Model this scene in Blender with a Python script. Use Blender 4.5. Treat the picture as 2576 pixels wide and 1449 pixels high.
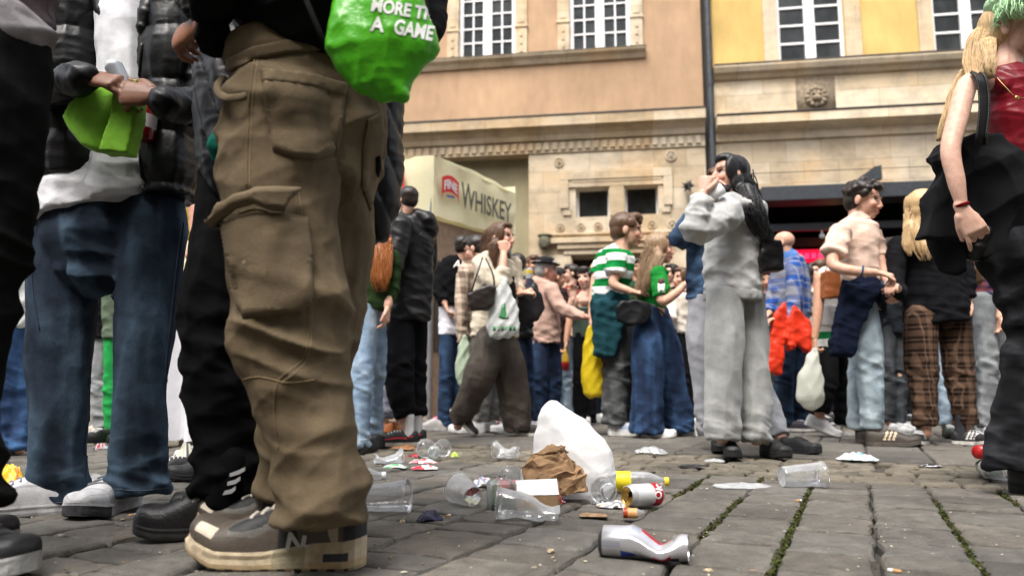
import bpy, bmesh, math, random
import numpy as np
from mathutils import Vector, Matrix
R = math.radians
random.seed(7)
rng = np.random.default_rng(11)
for _o in list(bpy.data.objects): bpy.data.objects.remove(_o)
scn = bpy.context.scene; COL = scn.collection

# ------------------------------------------------------------------ camera, world, sun, exposure
EYE = 0.37; LENS = 26.0; FP = 2576*LENS/36.0; PITCH = math.atan(245.5/FP)
cd = bpy.data.cameras.new('camera'); cam = bpy.data.objects.new('camera', cd); COL.objects.link(cam)
cd.lens = LENS; cd.sensor_width = 36; cd.clip_start = .05; cd.clip_end = 500
cam.location = (0, 0, EYE); cam.rotation_euler = (R(90)+PITCH, 0, 0)
cd.dof.use_dof = True; cd.dof.focus_distance = 2.35; cd.dof.aperture_fstop = 2.7
scn.camera = cam
SUN_EL, SUN_AZ = 62, 205
w = bpy.data.worlds.new('World'); scn.world = w; w.use_nodes = True
nt = w.node_tree; bg = nt.nodes['Background']
sky = nt.nodes.new('ShaderNodeTexSky'); sky.sky_type = 'NISHITA'; sky.sun_disc = False
sky.sun_elevation = R(SUN_EL); sky.sun_rotation = R(SUN_AZ); sky.dust_density = 4.0; sky.air_density = 1.0
hs = nt.nodes.new('ShaderNodeHueSaturation'); hs.inputs['Saturation'].default_value = .3
nt.links.new(sky.outputs[0], hs.inputs['Color']); nt.links.new(hs.outputs[0], bg.inputs[0])
bg.inputs[1].default_value = .15
sl = bpy.data.lights.new('sun', 'SUN'); sl.energy = 1.5; sl.angle = R(25); sl.color = (1, .95, .88)
so = bpy.data.objects.new('sun', sl); COL.objects.link(so)
so.rotation_euler = (R(90-SUN_EL), 0, R(180-SUN_AZ))
scn.view_settings.view_transform = 'Standard'; scn.view_settings.look = 'None'
scn.view_settings.gamma = 1; scn.view_settings.use_curve_mapping = False
scn.view_settings.exposure = 1.4
scn.cycles.max_bounces = 6; scn.cycles.diffuse_bounces = 3; scn.cycles.transparent_max_bounces = 24
scn.cycles.use_denoising = True

# ------------------------------------------------------------------ photograph pixel (2576 x 1449) -> point in the place
CX, CY = 1288.0, 724.5
cp_, sp_ = math.cos(PITCH), math.sin(PITCH)
def ray(px, py):
    a = (px-CX)/FP; b = (CY-py)/FP
    return np.array([a, cp_-b*sp_, sp_+b*cp_])
def at(px, py, Y):
    d = ray(px, py); t = Y/d[1]
    return np.array([d[0]*t, Y, EYE+d[2]*t])
def mpp(px, py, Y): return (Y/ray(px, py)[1])/FP
def gnd(px, py):
    d = ray(px, py); t = -EYE/d[2]
    return np.array([d[0]*t, d[1]*t, 0.0])

# ------------------------------------------------------------------ names, labels
def tag(o, label=None, cat=None, group=None, kind=None):
    if label: o['label'] = label
    if cat: o['category'] = cat
    if group: o['group'] = group
    if kind: o['kind'] = kind
    return o
def empty(name, loc, label=None, cat=None, group=None, rz=0):
    o = bpy.data.objects.new(name, None); COL.objects.link(o)
    o.location = Vector(loc); o.rotation_euler = (0, 0, rz); o.empty_display_size = .1
    return tag(o, label, cat, group)

# ------------------------------------------------------------------ materials
def s2l(h):
    h = h.lstrip('#'); c = [int(h[i:i+2], 16)/255 for i in (0, 2, 4)]
    return tuple((x/12.92 if x <= .04045 else ((x+.055)/1.055)**2.4) for x in c)
def C(c):
    if isinstance(c, str): c = s2l(c)
    return (*c[:3], 1)
_mats = {}
class NT:
    def __init__(s, m):
        m.use_nodes = True; s.t = m.node_tree; s.b = s.t.nodes['Principled BSDF']; s.out = s.t.nodes['Material Output']
        s.tc = s.t.nodes.new('ShaderNodeTexCoord')
    def n(s, typ, **kw):
        x = s.t.nodes.new(typ)
        for k, v in kw.items(): setattr(x, k, v)
        return x
    def l(s, a, b): s.t.links.new(a, b)
    def noise(s, scale, detail=4, vec=None, rough=.55):
        x = s.n('ShaderNodeTexNoise'); x.inputs['Scale'].default_value = scale; x.inputs['Detail'].default_value = detail
        x.inputs['Roughness'].default_value = rough
        s.l(vec if vec is not None else s.tc.outputs['Object'], x.inputs['Vector']); return x
    def mapv(s, sc, src=None):
        x = s.n('ShaderNodeMapping'); x.inputs['Scale'].default_value = sc
        s.l(src if src is not None else s.tc.outputs['Object'], x.inputs['Vector']); return x.outputs[0]
    def ramp(s, fac, stops):
        x = s.n('ShaderNodeValToRGB'); e = x.color_ramp.elements
        while len(e) < len(stops): e.new(.5)
        for i, (p, c) in enumerate(stops): e[i].position = p; e[i].color = C(c) if not isinstance(c, (int, float)) else (c, c, c, 1)
        s.l(fac, x.inputs['Fac']); return x.outputs['Color']
    def mix(s, fac, a, b, mode='MIX'):
        x = s.n('ShaderNodeMix', data_type='RGBA', blend_type=mode)
        for sock, v in ((x.inputs[0], fac), (x.inputs[6], a), (x.inputs[7], b)):
            if hasattr(v, 'links'): s.l(v, sock)
            elif isinstance(v, (int, float)) and sock == x.inputs[0]: sock.default_value = v
            else: sock.default_value = C(v)
        return x.outputs[2]
    def math(s, op, a, b=None, c=None):
        x = s.n('ShaderNodeMath', operation=op)
        for i, v in enumerate((a, b, c)):
            if v is None: continue
            if hasattr(v, 'links'): s.l(v, x.inputs[i])
            else: x.inputs[i].default_value = v
        return x.outputs[0]
    def bump(s, h, strength=.3, dist=.002, prev=None):
        x = s.n('ShaderNodeBump'); x.inputs['Strength'].default_value = strength; x.inputs['Distance'].default_value = dist
        s.l(h, x.inputs['Height'])
        if prev is not None: s.l(prev, x.inputs['Normal'])
        return x.outputs[0]
    def attr(s, name, typ='GEOMETRY'):
        x = s.n('ShaderNodeAttribute'); x.attribute_name = name; return x

def cloth(col, kind='knit', col2=None, per=.1, rough=None):
    key = ('cloth', str(col), kind, str(col2), per)
    if key in _mats: return _mats[key]
    m = bpy.data.materials.new(kind+'_cloth'); N = NT(m); b = N.b
    base = C(col)
    if kind == 'denim':
        g_ = sum(base[:3])/3; base = tuple(x*.68+g_*.32 for x in base[:3])+(1,)
    if kind == 'attr':
        src = N.attr('Col').outputs['Color']
    elif kind == 'hoops':
        sx = N.n('ShaderNodeSeparateXYZ'); N.l(N.tc.outputs['Object'], sx.inputs[0])
        f = N.math('FRACT', N.math('DIVIDE', sx.outputs[2], per))
        src = N.mix(N.math('GREATER_THAN', f, .5), base, col2)
    elif kind == 'plaid':
        sx = N.n('ShaderNodeSeparateXYZ'); N.l(N.tc.outputs['Object'], sx.inputs[0])
        def band(o, p, wd, off=0):
            f = N.math('FRACT', N.math('DIVIDE', N.math('ADD', o, 10+off), p))
            return N.math('LESS_THAN', N.math('ABSOLUTE', N.math('SUBTRACT', f, .5)), wd)
        xy = N.math('ADD', sx.outputs[0], N.math('MULTIPLY', sx.outputs[1], .8))
        v1 = band(xy, per, .22); h1 = band(sx.outputs[2], per, .22)
        v2 = band(xy, per, .04, per*.5); h2 = band(sx.outputs[2], per, .04, per*.5)
        src = N.mix(N.math('MULTIPLY', N.math('ADD', v1, h1), .42), base, col2)
        src = N.mix(N.math('MULTIPLY', N.math('ADD', v2, h2), .4), src, tuple(min(1, x*1.35+.01) for x in C(col2)[:3]))
    else:
        src = base
    n1 = N.noise(9, 5); n2 = N.noise(420, 2)
    dk = .68 if kind != 'denim' else .5
    v = N.ramp(n1.outputs[0], [(.3, dk), (.7, 1.25 if kind == 'denim' else 1.1)])
    out = N.mix(1.0, src, v, 'MULTIPLY')
    if kind == 'denim':
        wv = N.attr('wear').outputs['Fac']
        wn = N.noise(30, 4)
        f = N.math('MULTIPLY', N.math('MULTIPLY', wv, wn.outputs[0]), .8)
        c2 = col2 if col2 else tuple(min(.8, x*2.6+.02) for x in base[:3])
        out = N.mix(f, out, c2)
        st = N.noise(1, 2, N.mapv((900, 900, 60)))
        out = N.mix(.35, out, N.ramp(st.outputs[0], [(.35, .45), (.65, 1.4)]), 'MULTIPLY')
    elif kind in ('knit', 'hoops', 'plaid', 'attr'):
        out = N.mix(.5, out, N.ramp(n2.outputs[0], [(.3, .75), (.7, 1.15)]), 'MULTIPLY')
    N.l(out, b.inputs['Base Color'])
    rr = {'nylon': .45, 'leather': .38, 'satin': .4}.get(kind, .9)
    b.inputs['Roughness'].default_value = rough or rr
    b.inputs['Specular IOR Level'].default_value = .3 if kind in ('nylon', 'leather', 'satin') else .08
    if kind in ('knit', 'hoops', 'plaid', 'denim', 'attr', 'fleece'):
        b.inputs['Sheen Weight'].default_value = .0 if kind != 'fleece' else .15
        b.inputs['Sheen Roughness'].default_value = .5
    n3 = N.noise(45, 3)
    bp = N.bump(n3.outputs[0], .3 if kind != 'leather' else .2, .005)
    def rid(scale, rot, dist, st, prev, off):
        mp = N.n('ShaderNodeMapping'); mp.inputs['Scale'].default_value = scale; mp.inputs['Rotation'].default_value = rot; mp.inputs['Location'].default_value = (off, off*.7, 0)
        N.l(N.tc.outputs['Object'], mp.inputs[0]); x = N.n('ShaderNodeTexNoise', noise_type='RIDGED_MULTIFRACTAL'); x.inputs['Scale'].default_value = 1; x.inputs['Detail'].default_value = 1.5; x.inputs['Distortion'].default_value = .25
        N.l(mp.outputs[0], x.inputs['Vector']); return N.bump(x.outputs[0], st, dist, prev)
    if kind not in ('leather', 'paper'):
        q = 1.0 if kind not in ('nylon',) else .6
        bp = rid((7, 7, 2.0), (0, 0, 0), .024, .8*q, bp, 0)
        bp = rid((12, 10, 4.5), (0, R(38), R(20)), .015, .75*q, bp, 3)
        bp = rid((13, 10, 4.5), (0, R(-42), R(-25)), .014, .7*q, bp, 7)
    if kind == 'paper':
        for i_ in range(3): bp = rid((14, 14, 14), (R(40*i_), R(25+50*i_), R(70*i_)), .02, .8, bp, 3*i_)
    if kind not in ('nylon', 'leather', 'satin'): bp = N.bump(n2.outputs[0], .5, .0015, bp)
    N.l(bp, b.inputs['Normal'])
    _mats[key] = m; return m

def simple(name, col, rough=.6, metal=0, spec=.5, var=.15, scale=12, bump=0, bscale=60, emit=None, es=0, alpha=None, sss=0, coat=0):
    key = ('s', name, str(col), rough, metal, emit, es)
    if key in _mats: return _mats[key]
    m = bpy.data.materials.new(name); N = NT(m); b = N.b
    if col == 'attr': src = N.attr('Col').outputs['Color']
    else: src = C(col)
    n = N.noise(scale, 5)
    N.l(N.mix(1.0, src, N.ramp(n.outputs[0], [(.28, 1-var*1.6), (.72, 1+var*.6)]), 'MULTIPLY'), b.inputs['Base Color'])
    b.inputs['Roughness'].default_value = rough; b.inputs['Metallic'].default_value = metal
    b.inputs['Specular IOR Level'].default_value = spec
    if coat: b.inputs['Coat Weight'].default_value = coat; b.inputs['Coat Roughness'].default_value = .1
    if sss: b.inputs['Subsurface Weight'].default_value = sss; b.inputs['Subsurface Radius'].default_value = (.012, .005, .003); b.inputs['Subsurface Scale'].default_value = 1
    if bump: N.l(N.bump(N.noise(bscale, 5).outputs[0], bump, .01), b.inputs['Normal'])
    if emit: b.inputs['Emission Color'].default_value = C(emit); b.inputs['Emission Strength'].default_value = es
    _mats[key] = m; return m

def skin_mat():
    if 'skin' in _mats: return _mats['skin']
    m = bpy.data.materials.new('skin'); N = NT(m); b = N.b
    n = N.noise(55, 4)
    N.l(N.mix(1.0, N.attr('Col').outputs['Color'], N.ramp(n.outputs[0], [(.3, (.84, .74, .70)), (.7, (1.06, 1.03, 1.02))]), 'MULTIPLY'), b.inputs['Base Color'])
    b.inputs['Roughness'].default_value = .5; b.inputs['Specular IOR Level'].default_value = .35
    b.inputs['Subsurface Weight'].default_value = .12; b.inputs['Subsurface Radius'].default_value = (.009, .004, .002); b.inputs['Subsurface Scale'].default_value = 1
    N.l(N.bump(N.noise(260, 3).outputs[0], .12, .002), b.inputs['Normal'])
    _mats['skin'] = m; return m

def hair_mat(col, col2=None):
    key = ('hair', str(col))
    if key in _mats: return _mats[key]
    m = bpy.data.materials.new('hair'); N = NT(m); b = N.b
    c = C(col); c2 = C(col2) if col2 else tuple(x*.45 for x in c[:3])
    n = N.noise(1, 4, N.mapv((160, 160, 6)))
    N.l(N.ramp(n.outputs[0], [(.3, c2), (.68, c)]), b.inputs['Base Color'])
    b.inputs['Roughness'].default_value = .42; b.inputs['Specular IOR Level'].default_value = .4
    N.l(N.bump(n.outputs[0], .7, .004), b.inputs['Normal'])
    _mats[key] = m; return m

def clear_plastic(name, tint=(.95, .96, .97), milky=.20, rough=.06):
    key = ('clear', name)
    if key in _mats: return _mats[key]
    m = bpy.data.materials.new(name); N = NT(m)
    tr = N.n('ShaderNodeBsdfTransparent'); tr.inputs[0].default_value = C(tint)
    gl = N.n('ShaderNodeBsdfGlossy'); gl.inputs['Roughness'].default_value = rough
    df = N.n('ShaderNodeBsdfDiffuse'); df.inputs[0].default_value = (.85, .87, .88, 1)
    tl = N.n('ShaderNodeBsdfTranslucent'); tl.inputs[0].default_value = (.85, .87, .88, 1)
    lw = N.n('ShaderNodeLayerWeight'); lw.inputs['Blend'].default_value = .35
    nz = N.noise(28, 4)
    bp = N.bump(nz.outputs[0], .25, .01)
    for x in (gl, lw): N.l(bp, x.inputs['Normal'])
    a0 = N.n('ShaderNodeAddShader'); 
    mx0 = N.n('ShaderNodeMixShader'); mx0.inputs[0].default_value = .5; N.l(df.outputs[0], mx0.inputs[1]); N.l(tl.outputs[0], mx0.inputs[2])
    m1 = N.n('ShaderNodeMixShader')
    f = N.math('ADD', N.math('MULTIPLY', lw.outputs['Facing'], .75), milky)  # cloudy tint, plus white mixed in at the edges standing in for highlights
    f = N.math('MULTIPLY', f, N.math('ADD', N.math('MULTIPLY', nz.outputs[0], .8), .5))
    N.l(f, m1.inputs[0]); N.l(tr.outputs[0], m1.inputs[1]); N.l(mx0.outputs[0], m1.inputs[2])
    m2 = N.n('ShaderNodeMixShader')
    f2 = N.math('ADD', N.math('MULTIPLY', lw.outputs['Fresnel'], .75), .05)
    N.l(f2, m2.inputs[0]); N.l(m1.outputs[0], m2.inputs[1]); N.l(gl.outputs[0], m2.inputs[2])
    N.l(m2.outputs[0], N.out.inputs[0])
    _mats[key] = m; return m

def film(name, col, trans=.45, rough=.35, var=.1, coltype=None):
    """thin plastic film or paper: diffuse and translucent with a soft gloss"""
    key = ('film', name, str(col))
    if key in _mats: return _mats[key]
    m = bpy.data.materials.new(name); N = NT(m)
    src = N.attr('Col').outputs['Color'] if col == 'attr' else None
    b = N.b; b.inputs['Roughness'].default_value = rough; b.inputs['Specular IOR Level'].default_value = .4
    tl = N.n('ShaderNodeBsdfTranslucent')
    if src is not None: N.l(src, b.inputs['Base Color']); N.l(src, tl.inputs[0])
    else: b.inputs['Base Color'].default_value = C(col); tl.inputs[0].default_value = C(col)
    bp = N.bump(N.noise(22, 5).outputs[0], .35, .012); bp = N.bump(N.noise(90, 3).outputs[0], .15, .004, bp)
    N.l(bp, b.inputs['Normal'])
    mx = N.n('ShaderNodeMixShader'); mx.inputs[0].default_value = trans
    N.l(b.outputs[0], mx.inputs[1]); N.l(tl.outputs[0], mx.inputs[2]); N.l(mx.outputs[0], N.out.inputs[0])
    _mats[key] = m; return m

# ------------------------------------------------------------------ mesh helpers
class MB:
    def __init__(s): s.v = []; s.f = []; s.c = []; s.mi = []; s.n = 0
    def add(s, V, F, col=None, mi=0):
        V = np.asarray(V, float).reshape(-1, 3); o = s.n
        s.v.append(V); s.n += len(V)
        for k, f in enumerate(F):
            s.f.append(tuple(int(i)+o for i in f))
            s.c.append(col[k] if isinstance(col, list) else col); s.mi.append(mi)
        return s
    def box(s, x0, x1, y0, y1, z0, z1, col=None, mi=0):
        V = [(x, y, z) for x in (x0, x1) for y in (y0, y1) for z in (z0, z1)]
        return s.add(V, [(0, 1, 3, 2), (4, 6, 7, 5), (0, 4, 5, 1), (2, 3, 7, 6), (0, 2, 6, 4), (1, 5, 7, 3)], col, mi)
    def build(s, name, mats, parent=None, loc=(0, 0, 0), smooth=False, bevel=0, rz=0, fix=True):
        me = bpy.data.meshes.new(name)
        V = np.concatenate(s.v) if s.v else np.zeros((0, 3))
        me.from_pydata(V.tolist(), [], s.f)
        if any(c is not None for c in s.c):
            a = me.color_attributes.new('Col', 'FLOAT_COLOR', 'CORNER'); arr = []
            for f, c in zip(s.f, s.c): arr += list(C(c if c is not None else (.5, .5, .5)))*len(f)
            a.data.foreach_set('color', arr)
        if not isinstance(mats, (list, tuple)): mats = [mats]
        for m in mats: me.materials.append(m)
        me.polygons.foreach_set('material_index', s.mi)
        if smooth: me.polygons.foreach_set('use_smooth', [True]*len(s.f))
        if fix:
            bm = bmesh.new(); bm.from_mesh(me); bmesh.ops.recalc_face_normals(bm, faces=bm.faces); bm.to_mesh(me); bm.free()
        me.update()
        o = bpy.data.objects.new(name, me); COL.objects.link(o)
        if parent is not None: o.parent = parent
        o.location = Vector(loc); o.rotation_euler = (0, 0, rz)
        if bevel:
            b = o.modifiers.new('bevel', 'BEVEL'); b.width = bevel; b.segments = 2; b.limit_method = 'ANGLE'
        return o

def cr(P, step=None, n=None):
    """Catmull-Rom through rows of P (first three columns are the position)"""
    P = np.asarray(P, float)
    if len(P) == 1: return P
    out = []
    Q = np.vstack([2*P[0]-P[1], P, 2*P[-1]-P[-2]])
    for i in range(1, len(Q)-2):
        d = np.linalg.norm(Q[i+1, :3]-Q[i, :3])
        k = n or int(min(40, max(2, math.ceil(d/(step or .03)))))
        for j in range(k):
            t = j/k; a, b, c, e = Q[i-1], Q[i], Q[i+1], Q[i+2]
            x = .5*((2*b)+(-a+c)*t+(2*a-5*b+4*c-e)*t*t+(-a+3*b-3*c+e)*t**3)
            x[3:] = b[3:]+(c[3:]-b[3:])*(t*t*(3-2*t))
            out.append(x)
    out.append(P[-1]); return np.array(out)
def norm(v):
    l = np.linalg.norm(v); return v/l if l > 1e-9 else v
def tubemesh(P, ra, rb, m=18, round0=True, round1=True, b0=None):
    P = np.asarray(P, float); n = len(P)
    if b0 is None:
        q = P.mean(0); b0 = norm(np.array([q[0], q[1], 0])) if q[1] > 1.0 else np.array([0, 1., 0]); ra = np.broadcast_to(ra, (n,)); rb = np.broadcast_to(rb, (n,))
    T = np.gradient(P, axis=0)
    b0 = np.array(b0, float); V = []; th = np.linspace(0, 2*math.pi, m, endpoint=False); pa = None
    rings = []
    for i in range(n):
        t = norm(T[i]); a = np.cross(t, b0)
        if np.linalg.norm(a) < .35:
            a2 = np.cross(t, np.array([0, 0, 1.])); a = a2 if np.linalg.norm(a2) > .3 else np.cross(t, np.array([1., 0, 0]))
        a = norm(a)
        if pa is not None and np.dot(a, pa) < 0: a = -a
        pa = a; b = norm(np.cross(a, t)); rings.append((P[i], t, a, b, ra[i], rb[i]))
    seq = []
    if round0:
        p, t, a, b, x, y = rings[0]
        for q in (.35, .75): seq.append((p-t*min(x, y)*math.sqrt(1-q*q)*.8, a, b, x*q, y*q))
    seq += [(p, a, b, x, y) for p, t, a, b, x, y in rings]
    if round1:
        p, t, a, b, x, y = rings[-1]
        for q in (.75, .35): seq.append((p+t*min(x, y)*math.sqrt(1-q*q)*.8, a, b, x*q, y*q))
    for p, a, b, x, y in seq: V.append(p+np.outer(np.cos(th)*x, a)+np.outer(np.sin(th)*y, b))
    k = len(seq); V = np.concatenate(V+[seq[0][0][None], seq[-1][0][None]])
    F = [(i*m+j, i*m+(j+1) % m, (i+1)*m+(j+1) % m, (i+1)*m+j) for i in range(k-1) for j in range(m)]
    F += [(k*m, (j+1) % m, j) for j in range(m)]+[(k*m+1, (k-1)*m+j, (k-1)*m+(j+1) % m) for j in range(m)]
    return V, F
def pxpath(pts, Y, k=.8, step=.03):
    """pixel outline of a limb (x, y, half width[, depth offset[, depth ratio]]) -> path, ra, rb in metres"""
    rows = []
    for p in pts:
        x, y, hw = p[:3]; dy = p[3] if len(p) > 3 else 0; kk = p[4] if len(p) > 4 else k
        s = hw*mpp(x, y, Y+dy)*FP/math.hypot(FP, x-CX); rows.append([*at(x, y, Y+dy), s, s*kk])
    q = cr(rows, step); return q[:, :3], q[:, 3], q[:, 4]
def T(pts, Y, k=.8, r0=True, r1=True, step=.03, m=18):
    P, a, b = pxpath(pts, Y, k, step); V, F = tubemesh(P, a, b, m, r0, r1); return V, F, P
def T3(pts, r, rb=None, r0=True, r1=True, m=12, step=.012, b0=(0, 1, 0)):
    r = np.broadcast_to(np.asarray(r, float), (len(pts),)); rb = r if rb is None else np.broadcast_to(np.asarray(rb, float), (len(pts),))
    q = cr(np.column_stack([np.asarray(pts, float), r, rb]), step); V, F = tubemesh(q[:, :3], q[:, 3], q[:, 4], m, r0, r1, b0)
    return V, F, q[:, :3]
def ell(c, rad, M=None, nu=18, nv=12):
    V = []; F = []
    for i in range(nv+1):
        p = math.pi*i/nv
        for j in range(nu):
            t = 2*math.pi*j/nu; V.append((rad[0]*math.sin(p)*math.cos(t), rad[1]*math.sin(p)*math.sin(t), rad[2]*math.cos(p)))
    V = np.array(V)
    if M is not None: V = V @ np.asarray(M).T
    V = V+np.asarray(c)
    F = [(i*nu+j, i*nu+(j+1) % nu, (i+1)*nu+(j+1) % nu, (i+1)*nu+j) for i in range(nv) for j in range(nu)]
    return V, F, None

# value noise
_tab = rng.random((32, 32, 32))
def vn(P, seed=0):
    P = P+seed*7.31; i = np.floor(P).astype(int); f = P-i; f = f*f*(3-2*f); i &= 31; j = (i+1) & 31
    x0, y0, z0 = i.T; x1, y1, z1 = j.T; fx, fy, fz = f.T
    def L(a, b, t): return a+(b-a)*t
    return L(L(L(_tab[x0, y0, z0], _tab[x1, y0, z0], fx), L(_tab[x0, y1, z0], _tab[x1, y1, z0], fx), fy),
             L(L(_tab[x0, y0, z1], _tab[x1, y0, z1], fx), L(_tab[x0, y1, z1], _tab[x1, y1, z1], fx), fy), fz)
def ridge(n): r = 1-np.abs(2*n-1); return r*r-.35
def crease(P, d, f, warp=.8, wf=5, seed=0, cov=.5):
    """sharp fold lines running across direction d, wandering and fading in and out"""
    u = P@norm(np.array(d, float))*f+warp*vn(P*wf, seed)+.25*warp*vn(P*wf*2.7, seed+2); r = np.abs(2*(u-np.floor(u))-1)**1.7
    m = np.clip((vn(P*np.array((4.5, 4.5, 4.5)), seed+1)-(1-cov)*.62)*4.5, 0, 1)
    return (r-.37)*m
CROSS = ((.55, .3, 1), (-.6, .35, 1), (.15, -.5, 1), (1, .2, .75))
def folds(drape=.006, wr=.006, df=(9, 9, 2.2), wf=(5, 5, 22), ends=.14, seed=0, diag=.5, mid=.25, knee=None, start=.0):
    def fn(P, s, L, k):
        Q = P.copy(); Q[:, 2] += diag*P[:, 0]*np.sin(P[:, 2]*7+seed)
        d = .55*drape*ridge(vn(Q*np.array(df), seed))
        for i, a in enumerate(((1, .3, .12), (-.6, 1, .15))): d = d+.8*drape*crease(P, a, 8.5, .7, 4, seed+11+i, .6)
        wc = np.clip(np.exp(-((L-s)/ends)**2)+mid+(np.exp(-((s/L-knee)/.13)**2) if knee else 0), 0, 1.1)
        for i, a in enumerate(CROSS): d = d+.7*wr*wc*crease(P, a, (11, 12.5, 15, 9)[i], .6, 4.5, seed+21+3*i, .5)
        we = np.exp(-((L-s)/ends)**2)+start*np.exp(-(s/ends)**2)+mid
        if knee: we = we+np.exp(-((s/L-knee)/.1)**2)
        W = P.copy(); W[:, 2] += .35*P[:, 0]+.2*P[:, 1]
        d = d+wr*we*ridge(.75*vn(W*np.array(wf), seed+3)+.25*vn(W*np.array(wf)*2.3, seed+5))
        return d
    return fn
def quilt(pitch=.07, amp=.014, seed=0, wr=.004, zmode=False):
    def fn(P, s, L, k):
        u = P[:, 2] if zmode else s
        q = np.abs(np.sin(math.pi*(u/pitch+.25*vn(P*6, seed))))
        return amp*(np.sqrt(q)-.75)+wr*ridge(vn(P*np.array((26, 26, 26)), seed+1))+.5*wr*ridge(vn(P*np.array((9, 9, 40)), seed+2))
    return fn

def loc_of(o):
    p = np.zeros(3)
    while o is not None: p = p+np.array(o.location); o = o.parent
    return p
def prism(poly, Y, th, dy=0, step=22):
    """a flat piece cut to a pixel outline, th metres thick"""
    F_ = []; n = len(poly); P = [at(x, y, Y+dy) for x, y in poly]; V = np.array([p-np.array([0, th/2, 0]) for p in P]+[p+np.array([0, th/2, 0]) for p in P])
    return V, [tuple(range(n)), tuple(range(2*n-1, n-1, -1))]+[(i, n+i, n+(i+1) % n, (i+1) % n) for i in range(n)], None
PARTS = []
def soft(name, parent, mat, pieces, vox=.009, fold=None, smooth=3, paint=None, label=None):
    """one continuous mesh out of overlapping pieces; merged, smoothed and folded in finish()"""
    loc = loc_of(parent)
    mb = MB(); S = []
    for k, p in enumerate(pieces):
        mb.add(p[0]-loc, p[1])
        if len(p) > 2 and p[2] is not None:
            Q = p[2]-loc; s = np.concatenate([[0], np.cumsum(np.linalg.norm(np.diff(Q, axis=0), axis=1))])
            S.append(np.column_stack([Q, s, np.full(len(Q), s[-1]), np.full(len(Q), k)]))
    o = mb.build(name, mat, parent)
    r = o.modifiers.new('merge', 'REMESH'); r.mode = 'VOXEL'; r.voxel_size = vox; r.use_smooth_shade = True
    if smooth: q = o.modifiers.new('smooth', 'SMOOTH'); q.factor = .5; q.iterations = smooth
    if label: o['label'] = label
    PARTS.append((o, np.concatenate(S) if S else None, fold, paint, mat)); return o
def finish():
    bpy.context.view_layer.update(); dg = bpy.context.evaluated_depsgraph_get()
    done = []
    for o, S, fold, paint, mat in PARTS: done.append(bpy.data.meshes.new_from_object(o.evaluated_get(dg)))
    for (o, S, fold, paint, mat), me in zip(PARTS, done):
        old = o.data; o.modifiers.clear(); o.data = me; me.name = o.name; bpy.data.meshes.remove(old)
        n = len(me.vertices)
        if not n: print('EMPTY PART', o.name); continue
        P = np.empty(n*3); me.vertices.foreach_get('co', P); P = P.reshape(-1, 3)
        if fold is not None:
            Nn = np.empty(n*3); me.vertices.foreach_get('normal', Nn); Nn = Nn.reshape(-1, 3)
            s = np.zeros(n); L = np.ones(n); K = np.zeros(n)
            if S is not None:
                for a in range(0, n, 4000):
                    D = ((P[a:a+4000, None, :]-S[None, :, :3])**2).sum(2); j = D.argmin(1)
                    s[a:a+4000] = S[j, 3]; L[a:a+4000] = S[j, 4]; K[a:a+4000] = S[j, 5]
            d = fold(P, s, L, K); P = P+Nn*d[:, None]
            me.vertices.foreach_set('co', P.ravel())
            at_ = me.attributes.new('wear', 'FLOAT', 'POINT')
            at_.data.foreach_set('value', np.clip(d/.008, 0, 1))
        if paint is not None:
            c = paint(P); a = me.color_attributes.new('Col', 'FLOAT_COLOR', 'POINT')
            a.data.foreach_set('color', np.column_stack([c, np.ones(n)]).ravel())
        me.polygons.foreach_set('use_smooth', [True]*len(me.polygons)); me.update()

def strands(name, parent, mat, tubes, Y, n=120, r=.0016, wav=.012, k=.7, seed=1, twist=.12):
    """long hair: many thin locks following the flow of pixel tubes"""
    loc = loc_of(parent); g = np.random.default_rng(seed); mb = MB()
    for pts in tubes:
        P, a, b = pxpath(pts, Y, k, .02)
        for q in range(n):
            th = g.uniform(0, 2*math.pi); rad = g.uniform(.55, 1.12)**.5; ph = g.uniform(0, 6.28, 3); m = len(P)
            s0 = int(g.uniform(0, .25)*m); s1 = int(m*g.uniform(.75, 1.0))
            if s1-s0 < 3: continue
            i = np.arange(s0, s1); u = i/m
            tt = th+twist*np.sin(u*5+ph[0])
            X = P[i].copy(); X[:, 0] += np.cos(tt)*a[i]*rad+wav*.5*np.sin(u*9+ph[1]); X[:, 1] += np.sin(tt)*b[i]*rad; X[:, 2] += .3*wav*np.sin(u*7+ph[2])
            rr = r*np.linspace(1, .4, len(i)); V, F = tubemesh(X, rr*1.6, rr, 4, False, False); mb.add(V-loc, F)
    return mb.build(name, mat, parent, smooth=True, fix=False)
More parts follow.
